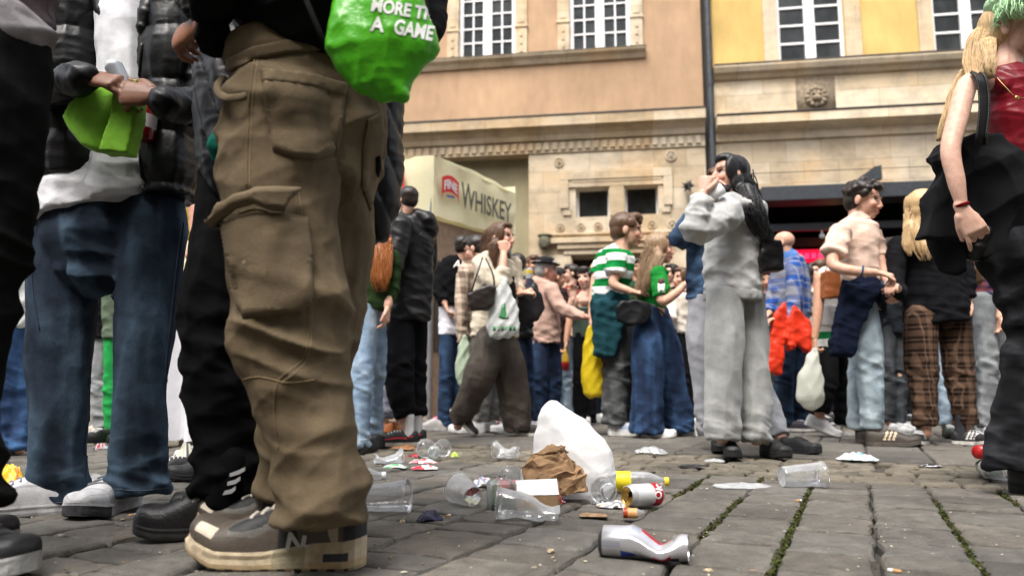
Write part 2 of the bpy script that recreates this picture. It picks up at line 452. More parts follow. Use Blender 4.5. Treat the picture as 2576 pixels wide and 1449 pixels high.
# ================================================================== the setting
# ---- ground sheet
def ground_mat():
    m = bpy.data.materials.new('dirt'); N = NT(m)
    n = N.noise(14, 8); N.l(N.ramp(n.outputs[0], [(.3, (.02, .018, .015)), (.7, (.06, .052, .042))]), N.b.inputs['Base Color'])
    N.b.inputs['Roughness'].default_value = .95; N.l(N.bump(N.noise(70, 6).outputs[0], .6, .01), N.b.inputs['Normal']); return m
def stone_mat(name, c1, c2, bumpd=.006):
    m = bpy.data.materials.new(name); N = NT(m)
    pos = N.n('ShaderNodeNewGeometry').outputs['Position']
    big = N.noise(2.2, 5, pos); mid = N.noise(18, 8, pos, .7); fine = N.noise(170, 4, pos, .7); sp = N.noise(420, 2, pos)
    c = N.ramp(mid.outputs[0], [(.28, c1), (.72, c2)])
    c = N.mix(1, c, N.ramp(big.outputs[0], [(.3, .6), (.7, 1.15)]), 'MULTIPLY')
    c = N.mix(1, c, N.attr('Col').outputs['Color'], 'MULTIPLY')
    c = N.mix(1, c, N.ramp(fine.outputs[0], [(.3, .72), (.7, 1.22)]), 'MULTIPLY')
    c = N.mix(N.math('MULTIPLY', N.math('GREATER_THAN', sp.outputs[0], .66), .35), c, (.34, .32, .29))
    st = N.noise(5, 6, pos, .65); c = N.mix(N.ramp(st.outputs[0], [(.52, 0.0), (.66, .55)]), c, (.045, .042, .038))
    N.l(c, N.b.inputs['Base Color'])
    N.l(N.ramp(mid.outputs[0], [(.3, .6), (.7, .85)]), N.b.inputs['Roughness']); N.b.inputs['Specular IOR Level'].default_value = .35
    bp = N.bump(mid.outputs[0], .8, bumpd*2.4); bp = N.bump(fine.outputs[0], .7, bumpd*.6, bp); N.l(bp, N.b.inputs['Normal']); return m
g = MB(); g.add([(-70, -20, -.03), (70, -20, -.03), (70, 120, -.03), (-70, 120, -.03)], [(0, 1, 2, 3)])
tag(g.build('ground', ground_mat()), kind='structure')
# ---- paving stones: columns run 25 degrees right of the view; a gutter of small sandstone setts crosses
PA = R(24.9); UD = np.array([math.sin(PA), math.cos(PA)]); VD = np.array([math.cos(PA), -math.sin(PA)])
def stone(mb, u0, u1, v0, v1, tint, zt=0, rough=.0095, bev=.012, gap=.007, flat=0.0):
    u0 += gap; u1 -= gap; v0 += gap; v1 -= gap
    per = []; nu = max(2, int((u1-u0)/.045)); nv = max(2, int((v1-v0)/.045))
    for i in range(nu): per.append((u0+(u1-u0)*i/nu, v0))
    for i in range(nv): per.append((u1, v0+(v1-v0)*i/nv))
    for i in range(nu): per.append((u1-(u1-u0)*i/nu, v1))
    for i in range(nv): per.append((u0, v1-(v1-v0)*i/nv))
    per = np.array(per); cu, cv = (u0+u1)/2, (v0+v1)/2; k = len(per)
    per += rng.normal(0, rough*.5, per.shape)
    tilt = rng.normal(0, .005, 2)
    rings = []
    d = per-np.array([cu, cv])
    hl = np.array([(u1-u0)/2, (v1-v0)/2])
    for sh, z in ((0.0, -.035), (0.0, -.011), (bev*.35, -.003), (bev, 0.0), (bev*2.6, .0012)):
        q = np.array([cu, cv])+d*(1-sh/np.maximum(hl, .02)); zz = np.full(k, zt+z)
        if z > -.03: zz = zz+(q-np.array([cu, cv]))@tilt+rng.normal(0, .0008, k)
        rings.append(np.column_stack([q@np.array([UD[0], VD[0]]), q@np.array([UD[1], VD[1]]), zz]))
    V = np.concatenate(rings)
    F = [(a*k+j, a*k+(j+1) % k, (a+1)*k+(j+1) % k, (a+1)*k+j) for a in range(4) for j in range(k)]
    F.append(tuple(4*k+j for j in range(k)))
    mb.add(V, F, tint)
def uv(p): return np.array([p[0]*UD[0]+p[1]*UD[1], p[0]*VD[0]+p[1]*VD[1]])
gut0 = uv(gnd(1750, 1193))[0]; gut1 = gut0+.98
pav = MB(); setts = MB(); MOSS = []
def vis(u, v, m=.6):
    x = u*UD[0]+v*VD[0]; y = u*UD[1]+v*VD[1]
    return y > .7 and y < 11.0 and abs(x) < y*.72+m
bands = [(0.2, gut0, .165, .235, .10, .29, 0), (gut1, gut1+1.15, .3, .5, .35, .8, 1), (gut1+1.15, gut1+1.75, .12, .17, .12, .2, 1), (gut1+1.75, 14., .35, .6, .4, .9, 1)]
v_seam = uv(gnd(2190, 1240))[1]
for (ua, ub, wa, wb, la, lb, far) in bands:
    v = v_seam
    for direction in (1, -1):
        v = v_seam
        while abs(v-v_seam) < 12:
            wd = random.uniform(wa, wb); v0, v1 = (v, v+wd) if direction > 0 else (v-wd, v); v = v1 if direction > 0 else v0
            u = ua-random.uniform(0, .1)*(0 if far else 1); big = random.random() < .0
            while u < ub-.03:
                ln = random.uniform(la, lb); e = min(u+ln, ub)
                if ub-e < .07: e = ub
                if vis((u+e)/2, (v0+v1)/2):
                    t = random.uniform(.72, 1.12); w_ = random.uniform(-.02, .05)
                    stone(pav, u, e, v0, v1, (t*(1+w_), t, t*(1-w_)), random.gauss(0, .0025), gap=.0052 if not far else .004)
                u = e
            if not far: MOSS.append((v if direction > 0 else v, ua, ub))
        if far: pass
u = gut0
row = 0
while u < gut1-.02:
    wd = .075 if row == 0 else random.uniform(.1, .125)
    for sgn in (1, -1):
        v = v_seam+random.uniform(0, .1)
        while abs(v-v_seam) < 7:
            ln = random.uniform(.1, .16); a, b_ = (v, v+ln) if sgn > 0 else (v-ln, v); v = b_ if sgn > 0 else a
            if vis(u+wd/2, (a+b_)/2):
                t = random.uniform(.75, 1.15)
                stone(setts, u, u+wd, a, b_, (t, t, t*.97), random.gauss(-.006, .004), bev=.014, gap=.005)
    u += wd; row += 1
tag(pav.build('paving', stone_mat('granite', (.075, .069, .060), (.190, .177, .153)), smooth=False), kind='structure')
tag(setts.build('gutter_setts', stone_mat('sandstone_setts', (.105, .09, .068), (.225, .195, .15)), smooth=False), kind='structure')
# moss in the joints
ms = MB()
for (v, ua, ub) in MOSS:
    u = max(ua, .9)
    while u < ub:
        if vis(u, v, .1):
            d = vn(np.array([[u*4.5, v*9, 1.]]))[0]
            x = u*UD[0]+v*VD[0]; y = u*UD[1]+v*VD[1]
            right = min(1, max(.12, (x+.15)/.7))
            if d*right > .32:
                for _ in range(11):
                    uu = u+random.uniform(-.012, .012); vv = v+random.gauss(0, .0045); z = random.uniform(-.013, .004); s = random.uniform(.0025, .0055)
                    c = np.array([uu*UD[0]+vv*VD[0], uu*UD[1]+vv*VD[1], z]); a = rng.normal(0, 1, 3); a = norm(a); b = norm(np.cross(a, rng.normal(0, 1, 3)))
                    q = random.uniform(.5, 1.3)
                    ms.add([c-a*s, c+b*s*.7, c+a*s, c-b*s*.7], [(0, 1, 2, 3)], (.062*q, .078*q, .022*q) if random.random() < .7 else (.075*q, .062*q, .03*q))
        u += .012
tag(ms.build('moss', cloth((1, 1, 1), 'attr'), fix=False), 'small tufts of moss growing in the joints between the paving stones', 'moss', kind='stuff')
# crumbs and bits scattered
cm = MB()
for _ in range(420):
    px = random.uniform(0, 2576); py = 1449-(random.random()**1.0)*350
    p = gnd(px, py); s = random.uniform(.0011, .0036)*(1 if random.random() < .88 else 1.7)
    V, F, _q = ell((p[0], p[1], s*.35+.001), (s*random.uniform(.8, 2.2), s, s*.45), np.array(Matrix.Rotation(random.uniform(0, 3.14), 3, 'Z')), 6, 4)
    c = random.choice([(.45, .38, .27), (.36, .30, .21), (.5, .46, .38), (.28, .17, .07), (.4, .36, .29), (.16, .12, .08)])
    cm.add(V+rng.normal(0, s*.15, V.shape), F, c)
tag(cm.build('crumbs', simple('crumb', 'attr', .8, var=.2), fix=False), 'crumbs and tiny chips strewn over the stones', 'crumbs', kind='stuff')

# ------------------------------------------------------------------ facades
TH = R(8.5); FO = at(1775, 970, 14.0); FE = np.array([math.cos(TH), -math.sin(TH), 0]); FN = np.array([-math.sin(TH), -math.cos(TH), 0])
def fac(px, py, d=0):
    r = ray(px, py); o = FO+FN*d; t = np.dot(o-np.array([0, 0, EYE]), FN)/np.dot(r, FN); p = np.array([0, 0, EYE])+r*t
    return np.dot(p-FO, FE), p[2]
def S(px, py=300): return fac(px, py)[0]
def Z(px, py): return fac(px, py)[1]
def fbox(mb, s0, s1, z0, z1, d0, d1, col=None, mi=0):
    V = [FO*np.array([1, 1, 0])+FE*s+FN*d+np.array([0, 0, z]) for s in (s0, s1) for d in (d0, d1) for z in (z0, z1)]
    mb.add(V, [(0, 1, 3, 2), (4, 6, 7, 5), (0, 4, 5, 1), (2, 3, 7, 6), (0, 2, 6, 4), (1, 5, 7, 3)], col, mi)
def fprof(mb, s0, s1, prof, col=None):
    """a moulding: profile of (d, z) swept from s0 to s1"""
    n = len(prof); V = [FO*np.array([1, 1, 0])+FE*s+FN*d+np.array([0, 0, z]) for s in (s0, s1) for d, z in prof]
    F = [(i, (i+1) % n, n+(i+1) % n, n+i) for i in range(n)]+[tuple(range(n)), tuple(range(n, 2*n))]
    mb.add(V, F, col)
def fwall(mb, s0, s1, z0, z1, d0, d1, holes, col=None):
    """wall slab with rectangular openings (each s0,s1,z0,z1)"""
    ss = sorted({s0, s1, *[h[0] for h in holes], *[h[1] for h in holes]}); zz = sorted({z0, z1, *[h[2] for h in holes], *[h[3] for h in holes]})
    for a, b in zip(ss, ss[1:]):
        run = None
        for c, e in zip(zz, zz[1:]):
            inside = any(h[0]-1e-6 <= a and b <= h[1]+1e-6 and h[2]-1e-6 <= c and e <= h[3]+1e-6 for h in holes)
            if not inside:
                if run is None: run = [c, e]
                else: run[1] = e
            if inside and run: fbox(mb, a, b, run[0], run[1], d0, d1, col); run = None
        if run: fbox(mb, a, b, run[0], run[1], d0, d1, col)
def plaster(name, c, var=.12):
    m = bpy.data.materials.new(name); N = NT(m); pos = N.n('ShaderNodeNewGeometry').outputs['Position']
    n = N.noise(.9, 6, pos); n2 = N.noise(5, 6, N.mapv((1, 1, .35), pos)); n3 = N.noise(120, 3, pos)
    k = N.mix(1, C(c), N.ramp(n.outputs[0], [(.3, 1-var*1.5), (.7, 1+var*.4)]), 'MULTIPLY')
    k = N.mix(1, k, N.ramp(n2.outputs[0], [(.3, 1-var), (.65, 1.03)]), 'MULTIPLY')
    N.l(k, N.b.inputs['Base Color']); N.b.inputs['Roughness'].default_value = .92; N.b.inputs['Specular IOR Level'].default_value = .2
    N.l(N.bump(n3.outputs[0], .3, .004), N.b.inputs['Normal']); return m
def ashlar(name, c=(.51, .455, .365), bw=.62, bh=.42, scale=1.0):
    m = bpy.data.materials.new(name); N = NT(m)
    pos = N.n('ShaderNodeNewGeometry').outputs['Position']
    br = N.n('ShaderNodeTexBrick'); br.inputs['Scale'].default_value = 1; br.inputs['Brick Width'].default_value = bw; br.inputs['Row Height'].default_value = bh
    br.inputs['Mortar Size'].default_value = .004; br.inputs['Color1'].default_value = C((c[0]*1.12, c[1]*1.12, c[2]*1.12)); br.inputs['Color2'].default_value = C((c[0]*.9, c[1]*.8, c[2]*.66))
    br.inputs['Mortar'].default_value = C((c[0]*.6, c[1]*.56, c[2]*.5)); br.inputs['Bias'].default_value = -.2
    mp = N.n('ShaderNodeMapping'); mp.inputs['Rotation'].default_value = (R(90), 0, 0); N.l(pos, mp.inputs[0]); N.l(mp.outputs[0], br.inputs['Vector'])
    cn = N.noise(1.3, 3, pos); k = N.mix(.5, br.outputs[0], N.ramp(cn.outputs[0], [(.35, (.85, .83, .8)), (.5, (1, .97, .9)), (.68, (1.08, .86, .6))]), 'MULTIPLY')
    wv = N.noise(1, 6, N.mapv((.8, .8, 9), pos)); k = N.mix(.6, k, N.ramp(wv.outputs[0], [(.35, (.88, .82, .76)), (.62, (1.05, 1, .95))]), 'MULTIPLY')
    st = N.noise(2.4, 8, pos, .7); k = N.mix(.8, k, N.ramp(st.outputs[0], [(.3, .62), (.55, 1.05)]), 'MULTIPLY')
    N.l(k, N.b.inputs['Base Color']); N.b.inputs['Roughness'].default_value = .88; N.b.inputs['Specular IOR Level'].default_value = .25
    bp = N.bump(N.noise(60, 6, pos).outputs[0], .4, .006); N.l(N.bump(br.outputs['Fac'], .6, -.006, bp), N.b.inputs['Normal']); return m
M_ASH = ashlar('ashlar_stone'); M_TRIM = ashlar('moulded_stone', (.49, .435, .345), 1.1, 3.0); M_PALE = ashlar('pale_stone', (.61, .55, .44), 1.4, 2.0)
M_ORANGE = plaster('terracotta_render', (.49, .325, .20), .14); M_YEL = plaster('yellow_render', (.68, .475, .17), .13); M_OLIVE = plaster('olive_render', (.33, .29, .18), .12)
M_WHITEP = simple('white_paint', (.8, .8, .8), .5, var=.05)
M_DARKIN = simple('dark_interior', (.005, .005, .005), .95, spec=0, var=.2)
def glass_mat():
    m = bpy.data.materials.new('window_glass'); N = NT(m); n = N.noise(2.2, 3, N.mapv((1, 1, .5)))
    N.l(N.ramp(n.outputs[0], [(.35, (.012, .014, .014)), (.7, (.05, .055, .055))]), N.b.inputs['Base Color'])
    N.b.inputs['Specular IOR Level'].default_value = .22; N.b.inputs['Roughness'].default_value = .09; N.l(N.bump(N.noise(3, 2).outputs[0], .05, .02), N.b.inputs['Normal']); return m
M_GLASS = glass_mat()
def window(root, s0, s1, z0, z1, d, cols, rows, fr=.075, bar=.028, mull=.15):
    """casement window: frame with two sashes and glazing bars, glass behind"""
    f = MB(); n = len(cols)
    fbox(f, s0, s1, z0, z0+fr, d-.06, d); fbox(f, s0, s1, z1-fr, z1, d-.06, d)
    fbox(f, s0, s0+fr, z0+fr, z1-fr, d-.06, d); fbox(f, s1-fr, s1, z0+fr, z1-fr, d-.06, d)
    m = (s0+s1)/2; fbox(f, m-mull/2, m+mull/2, z0+fr, z1-fr, d-.055, d+.012)
    for a, b in ((s0+fr, m-mull/2), (m+mull/2, s1-fr)):
        for i in range(1, cols[0]):
            c = a+(b-a)*i/cols[0]; fbox(f, c-bar/2, c+bar/2, z0+fr, z1-fr, d-.045, d-.012)
        for i in range(1, rows):
            z = z0+fr+(z1-z0-2*fr)*i/rows; fbox(f, a, b, z-bar/2, z+bar/2, d-.043, d-.014)
    o = f.build('window', M_WHITEP, root, bevel=.004)
    g_ = MB(); fbox(g_, s0+.02, s1-.02, z0+.02, z1-.02, d-.052, d-.048); g_.build('pane', M_GLASS, o); return o
TOP = 11.5
# ---- terracotta house
oh = empty('town_house', (0, 0, 0), 'terracotta rendered house with a sandstone ground floor and white small-paned windows', 'house')
sL, sR = S(1775)-9.5, S(1771)
zc0 = Z(1766, 369); zc1 = Z(1768, 284)       # cornice band of the ground floor
wins = []
for (xa, xb, yb) in ((1154, 1297, 149), (1433, 1587, 127)):
    a, b, z = fac(xa, yb)[0], fac(xb, yb)[0], Z((xa+xb)/2, yb); wins.append((a, b, z, z+2.05))
x0, x1 = wins[0][0]-(wins[1][0]-wins[0][0]), 0
wins.insert(0, (wins[0][0]-(wins[1][0]-wins[0][0]), wins[0][1]-(wins[1][0]-wins[0][0]), wins[0][2], wins[0][3]))
up = MB(); fwall(up, sL, sR, zc1-.02, TOP, -.35, 0, wins); up.build('wall', M_ORANGE, oh)
for (a, b, z0, z1) in wins:
    window(oh, a, b, z0, z1, -.06, (2, 2), 6, fr=.085, bar=.035, mull=.19)
    sw = .245; sr = MB()
    for e0, e1 in ((a-sw, a-.002), (b+.002, b+sw)):
        fbox(sr, e0, e1, z0+.0, z0+.62, .0, .05); fbox(sr, e0-.02, e1+.02, z0+.62, z0+.66, 0, .07); fbox(sr, e0, e1, z0+.66, z1+.1, 0, .045)
        c = (e0+e1)/2
        fbox(sr, c-.07, c+.07, z0+.72, z1-.1, .045, .058)
        for q in range(3): fbox(sr, c-.028, c+.028, z0+.08+q*.17, z0+.2+q*.17, .05, .068)
    fbox(sr, a-sw, b+sw, z1+.1, z1+.35, 0, .06)
    sr.build('window_surround', M_PALE, oh, bevel=.006)
zs = wins[1][2]
sb = MB(); e1 = fac(1624, 130)[0]
fprof(sb, sL, e1, [(0, zs-.21), (.05, zs-.2), (.09, zs-.12), (.15, zs-.06), (.17, zs-.005), (0, zs-.002)]); sb.build('sill', M_TRIM, oh)
sp = MB(); fbox(sp, sL, e1+.01, zs-.002, zs+.004, .03, .175); sp.build('sill_flashing', simple('lead', (.07, .06, .05), .6, var=.3), oh)
# cornice
h = zc1-zc0; co = MB()
fprof(co, sL, sR, [(0, zc0+h*.32), (.10, zc0+h*.36), (.13, zc0+h*.5), (.22, zc0+h*.66), (.30, zc0+h*.70), (.30, zc0+h*.98), (.02, zc0+h*1.0), (0, zc0+h)])
fbox(co, sL, sR, zc0, zc0+h*.32-.002, -.3, .05)
s = sL+.05
while s < sR-.1: fbox(co, s, s+.095, zc0+h*.08, zc0+h*.30, .05, .082); s += .165
co.build('cornice', M_TRIM, oh)
fl = MB(); fbox(fl, sL, sR, zc1-.004, zc1+.022, 0, .315); fl.build('cornice_flashing', simple('lead', (.07, .06, .05), .6, var=.3), oh)
# ground floor right: stone bay with two small windows and the door
sB = S(1331, 600)
w1 = (S(1449, 510), S(1532, 510), Z(1490, 546), Z(1490, 473)); w2 = (S(1572, 505), S(1656, 505), Z(1614, 540), Z(1614, 467))
dr = (S(1440, 760), S(1642, 760), 0.0, Z(1540, 642))
gw = MB(); fwall(gw, sB, sR, -.1, zc0-.001, -.5, .02, [w1, w2, dr]); gw.build('ground_floor_wall', M_ASH, oh)
og = MB(); fbox(og, sL, sB-.001, -.1, zc0-.002, -.5, -.28); og.build('recessed_wall', M_OLIVE, oh)
for (a, b, z0, z1) in (w1, w2):
    o = MB(); fbox(o, a, b, z0, z1, -.30, -.29); q = o.build('window', M_GLASS, oh)
    fm = MB(); fbox(fm, a, a+.05, z0, z1, -.29, -.2); fbox(fm, b-.03, b, z0, z1, -.29, -.2); fbox(fm, a+.05, b-.03, z0, z0+.03, -.29, -.2); fm.build('frame', M_WHITEP, q)
fr = MB(); a, b, zt, zb = S(1409, 437), S(1690, 430), Z(1550, 430), Z(1435, 526)
fbox(fr, a, b, zt-.17, zt, .02, .075); fbox(fr, a+.05, b-.05, zt-.32, zt-.17, .02, .05)
fbox(fr, a, a+.17, zb, zt-.17, .02, .075); fbox(fr, b-.17, b, zb, zt-.17, .02, .075); fbox(fr, a+.05, a+.22, zb-.14, zb, .02, .05); fbox(fr, b-.22, b-.05, zb-.14, zb, .02, .05)
fbox(fr, w1[1]+.02, w2[0]-.02, w1[2], w1[3]+.1, .02, .045); fbox(fr, w1[0]-.08, w2[1]+.08, w1[3]+.1, w1[3]+.17, .02, .06)
zr = Z(1550, 590); fbox(fr, S(1385, 600), S(1705, 600), zr, zr+.05, .02, .08)
fr.build('stone_frame', M_TRIM, oh, bevel=.01)
def rosette(px, py, r, name='rosette'):
    s_, z_ = fac(px, py); m = MB(); p0 = FO*np.array([1, 1, 0])+FE*s_+np.array([0, 0, z_]); rr = r*14/FP
    def ring(R_, r_, d):
        V = []; F = []; n = 20; k = 8
        for i in range(n):
            t = 2*math.pi*i/n
            for j in range(k):
                q = 2*math.pi*j/k; V.append(p0+(FE*math.cos(t)+np.array([0, 0, 1])*math.sin(t))*(R_+r_*math.cos(q))+FN*(d+r_*math.sin(q)))
        F = [(i*k+j, ((i+1) % n)*k+j, ((i+1) % n)*k+(j+1) % k, i*k+(j+1) % k) for i in range(n) for j in range(k)]
        m.add(V, F)
    ring(rr*.85, rr*.17, .03); ring(rr*.45, rr*.12, .04); M3 = np.column_stack([FE, FN, [0, 0, 1]]); V, F, _ = ell(p0+FN*.02, (rr*.3, .06, rr*.3), M3); m.add(V, F)
    return m.build(name, M_TRIM, oh, smooth=True)
for px, py, r in ((1407, 410, 14), (1687, 394, 15), (1409, 573, 12), (1461, 572, 12), (1504, 570, 12), (1641, 566, 12), (1690, 565, 12)): rosette(px, py, r)
dd = MB(); d0, d1, dz = dr[0], dr[1], dr[3]
for q, (ex, pz) in enumerate(((.0, .03), (.12, .07), (.24, .11))):
    fbox(dd, d0-.16-ex, d1+.16+ex, dz+.02+q*.11, dz+.13+q*.11-.002, .02, .05+pz)
fbox(dd, d0-.34, d0-.02, 0, dz+.018, .02, .06); fbox(dd, d1+.02, d1+.34, 0, dz+.018, .02, .06)
for q in range(4): fbox(dd, d0-.31+q*.075, d0-.27+q*.075, .3, dz-.1, .06, .075)
dd.build('door_surround', M_TRIM, oh, bevel=.008)
di = MB(); fbox(di, d0+.01, d1-.01, 0, dz-.01, -.48, -.44); fbox(di, (d0+d1)/2-.03, (d0+d1)/2+.03, 0, dz-.02, -.44, -.42)
for q in range(4): fbox(di, d0+.12+(q % 2)*.75, d0+.65+(q % 2)*.75, .3+(q//2)*1.15, 1.2+(q//2)*1.15, -.44, -.43)
di.build('door', simple('dark_door', (.02, .014, .01), .6), oh)
# carved corbel beside the door
c0 = FO*np.array([1, 1, 0])+FE*fac(1372, 614)[0]+np.array([0, 0, Z(1372, 614)]); cb = MB(); M3 = np.column_stack([FE, FN, [0, 0, 1]])
for off, rd in (((0, .12, .0), (.13, .13, .15)), ((0, .2, .03), (.05, .05, .05)), ((-.06, .2, .06), (.03, .03, .02)), ((.06, .2, .06), (.03, .03, .02)), ((0, .18, -.07), (.07, .06, .05)), ((0, .1, .15), (.15, .12, .04))):
    V, F, _ = ell(c0+M3@np.array(off), rd, M3); cb.add(V, F)
cb.build('carved_corbel', simple('weathered_stone', (.13, .12, .08), .9, var=.3), oh, smooth=True)
# roof far above the frame
rf = MB(); fprof(rf, sL-.2, sR, [(.4, TOP), (.4, TOP+.1), (-5, TOP+5), (-9, TOP+.1), (-9, TOP)]); rf.build('roof', simple('roof_tile', (.3, .1, .05), .8), oh)
bk = MB(); fbox(bk, sL, sR-.01, -.1, TOP-.01, -9, -.52); bk.build('house_body', M_ORANGE, oh)
# ---- dark star ornament hung on the wall
s_, z_ = fac(1729, 474); p0 = FO*np.array([1, 1, 0])+FE*s_+FN*.16+np.array([0, 0, z_]); st = MB()
for i in range(12):
    d = norm(np.array([math.cos(i*2.4)*math.sqrt(1-(-.9+i*.16)**2), math.sin(i*2.4)*math.sqrt(1-(-.9+i*.16)**2), -.9+i*.16]))
    a = norm(np.cross(d, [.3, .2, .9])); b = np.cross(d, a); r_ = .05
    st.add([p0+d*.15, p0+a*r_, p0+b*r_, p0-a*r_, p0-b*r_], [(0, 1, 2), (0, 2, 3), (0, 3, 4), (0, 4, 1)])
V, F, _ = ell(p0, (.075,)*3); st.add(V, F); V, F, _ = T3([p0+np.array([0, 0, .1]), p0-FN*.16+np.array([0, 0, .1])], .008); st.add(V, F)
so_ = empty('star_ornament', p0*np.array([1, 1, 0]), 'dark many-pointed star ornament fixed to the stone wall above the doorway', 'ornament')
st.build('star', simple('black_iron', (.012, .012, .012), .5), so_, loc=-p0*np.array([1, 1, 0]))
# ---- drain pipe between the houses
dpx = [(1776, -60), (1786, 200), (1795, 430), (1803, 700), (1812, 1040)]
s_ = fac(1786, 250)[0]; pp = FO*np.array([1, 1, 0])+FE*s_+FN*.1
dp = empty('drain_pipe', pp, 'dark grey drain pipe running down the joint of the two houses', 'pipe')
m = MB(); V, F, _ = T3([(0, 0, TOP), (0, 0, .1)], .062, step=3); m.add(V, F); m.build('pipe', simple('zinc', (.06, .066, .075), .45, metal=.3, var=.3), dp, smooth=True)
for z in (2.2, 4.2, 6.2, 8.2):
    m = MB(); V, F, _ = T3([(0, 0, z), (0, 0, z+.06)], .072, r0=False, r1=False, step=.06); m.add(V, F); m.build('clamp', simple('zinc', (.06, .066, .075), .45, metal=.3, var=.3), dp)
gp = MB(); fbox(gp, sR+.001, sR+.2, -.1, TOP, -.5, -.1); gp.build('joint_wall', simple('dark_joint', (.05, .045, .04), .9), oh)
# ---- yellow house
yh = empty('town_house', (0, 0, 0), 'yellow rendered house with pale sandstone courses above a dark shop front', 'house')
yL, yR = sR+.21, sR+10.5
z1a, z1b = Z(2052, 190), Z(2052, 160); z2a, z2b = Z(2052, 350), Z(2052, 292)
yw = []
for (xa, xb, yb) in ((1958, 2129, 158), (2350, 2530, 131)):
    z = Z((xa+xb)/2, yb); yw.append((fac(xa, yb)[0], fac(xb, yb)[0], z, z+2.0))
yw.append((yw[1][0]+(yw[1][0]-yw[0][0]), yw[1][1]+(yw[1][0]-yw[0][0]), yw[1][2], yw[1][3]))
m = MB(); fwall(m, yL, yR, z1b, TOP, -.35, 0, yw); m.build('wall', M_YEL, yh)
for (a, b, z0, z1) in yw:
    window(yh, a, b, z0, z1, -.06, (1, 1), 5, fr=.07, bar=.045, mull=.2); sr = MB()
    fbox(sr, a-.26, a-.002, z0-.06, z1+.2, 0, .05); fbox(sr, b+.002, b+.3, z0-.06, z1+.2, 0, .05); fbox(sr, a-.2, a-.14, z0, z1, .05, .062); fbox(sr, b+.14, b+.2, z0, z1, .05, .062); fbox(sr, a-.002, b+.002, z1, z1+.2, 0, .05)
    sr.build('window_surround', M_PALE, yh, bevel=.006)
m = MB(); fprof(m, yL, yR, [(0, z1a-.02), (.06, z1a), (.1, z1a+.06), (.16, z1a+.1), (.2, z1b-.05), (.2, z1b-.01), (0, z1b)]); m.build('upper_ledge', M_TRIM, yh)
m = MB(); fbox(m, yL, yR, z1b+.001, z1b+.02, 0, .21); fbox(m, yL, yR, z2b+.001, z2b+.02, .0, .33); m.build('ledge_flashing', simple('lead', (.07, .06, .05), .6, var=.3), yh)
m = MB(); fbox(m, yL, yR, z2b-.02, z1a-.001, -.4, .0); fprof(m, yL, yR, [(0, z2a), (.05, z2a+.02), (.08, z2a+.18), (.2, z2b-.22), (.31, z2b-.19), (.31, z2b-.02), (0, z2b)])
m.build('frieze', M_PALE, yh)
zA = Z(2150, 476)
m = MB(); fbox(m, yL, yR, Z(2000, 432), z2a-.001, -.4, .0); fbox(m, yL, yR, zA, Z(2000, 432)-.012, -.4, -.004); fbox(m, yL, S(1905, 700), -.1, zA-.001, -.4, -.002); m.build('stone_courses', M_ASH, yh)
# medallion
s_, z_ = fac(2052, 246); p0 = FO*np.array([1, 1, 0])+FE*s_+np.array([0, 0, z_]); m = MB(); rr = 29*14/FP
fbox(m, s_-.36, s_+.36, z_-.4, z_+.4, .001, .012)
V, F, _ = ell(p0+FN*.01, (rr, .08, rr), M3, 28, 14); V = V+rng.normal(0, .006, V.shape); m.add(V, F)
for i in range(12):
    t = i*math.pi/6; V, F, _ = ell(p0+FN*.05+FE*rr*.75*math.cos(t)+np.array([0, 0, rr*.75*math.sin(t)]), (.05, .045, .05), M3, 10, 8); m.add(V, F)
for off, rd in (((0, .1, -.04), (.09, .05, .06)), ((-.06, .09, .05), (.03, .04, .03)), ((.06, .09, .05), (.03, .04, .03))):
    V, F, _ = ell(p0+M3@np.array(off), rd, M3); m.add(V, F)
m.build('medallion', simple('carved_stone', (.3, .235, .16), .9, var=.3, bump=.4), yh, smooth=True)
# shop front
M_SLATE = simple('slate_metal', (.028, .034, .042), .55, var=.2)
a0, a1 = S(1906, 500), yR
m = MB(); fbox(m, a0, a1, Z(2150, 512), zA-.002, -.1, .45); m.build('awning_box', M_SLATE, yh, bevel=.01)
sg = MB(); za, zb = Z(2185, 440), zA; sa, sb2 = S(2128, 470), S(2190, 450)
V = []
for d in (.5, .62):
    for s_, z_ in ((sa, zb+.01), (sb2-.12, za-.02), (sb2, za), (sb2, zb+.01)): V.append(FO*np.array([1, 1, 0])+FE*s_+FN*d+np.array([0, 0, z_]))
sg.add(V, [(0, 1, 2, 3), (4, 5, 6, 7), (0, 1, 5, 4), (1, 2, 6, 5), (2, 3, 7, 6), (3, 0, 4, 7)]); sg.build('sign_bracket', M_SLATE, yh)
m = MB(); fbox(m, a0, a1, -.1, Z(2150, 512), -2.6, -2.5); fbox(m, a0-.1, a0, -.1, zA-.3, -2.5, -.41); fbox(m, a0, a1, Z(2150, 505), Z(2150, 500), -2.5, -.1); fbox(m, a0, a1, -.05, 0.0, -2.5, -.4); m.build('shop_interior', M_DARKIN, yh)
m = MB(); zb = Z(2000, 578); fbox(m, a0, a1, zb, zb+.13, -.2, -.05)
for px in (1912, 2120, 2330): s_ = S(px, 800); fbox(m, s_, s_+.08, 0, zb, -.2, -.06)
fbox(m, S(2120, 800)+.08, a1, 0, .45, -.2, -.1)
m.build('shop_frame', M_SLATE, yh)
sgn = MB(); s0, z0 = fac(1955, 662, -1.2); s1, z1 = fac(2105, 626, -1.2)
fbox(sgn, s0, s1, z0, z1, -1.25, -1.2); neon = sgn.build('neon_sign', simple('neon_red', (.1, .0, .01), .5, emit=(.55, .004, .03), es=.7), yh)
m = MB(); k = 9
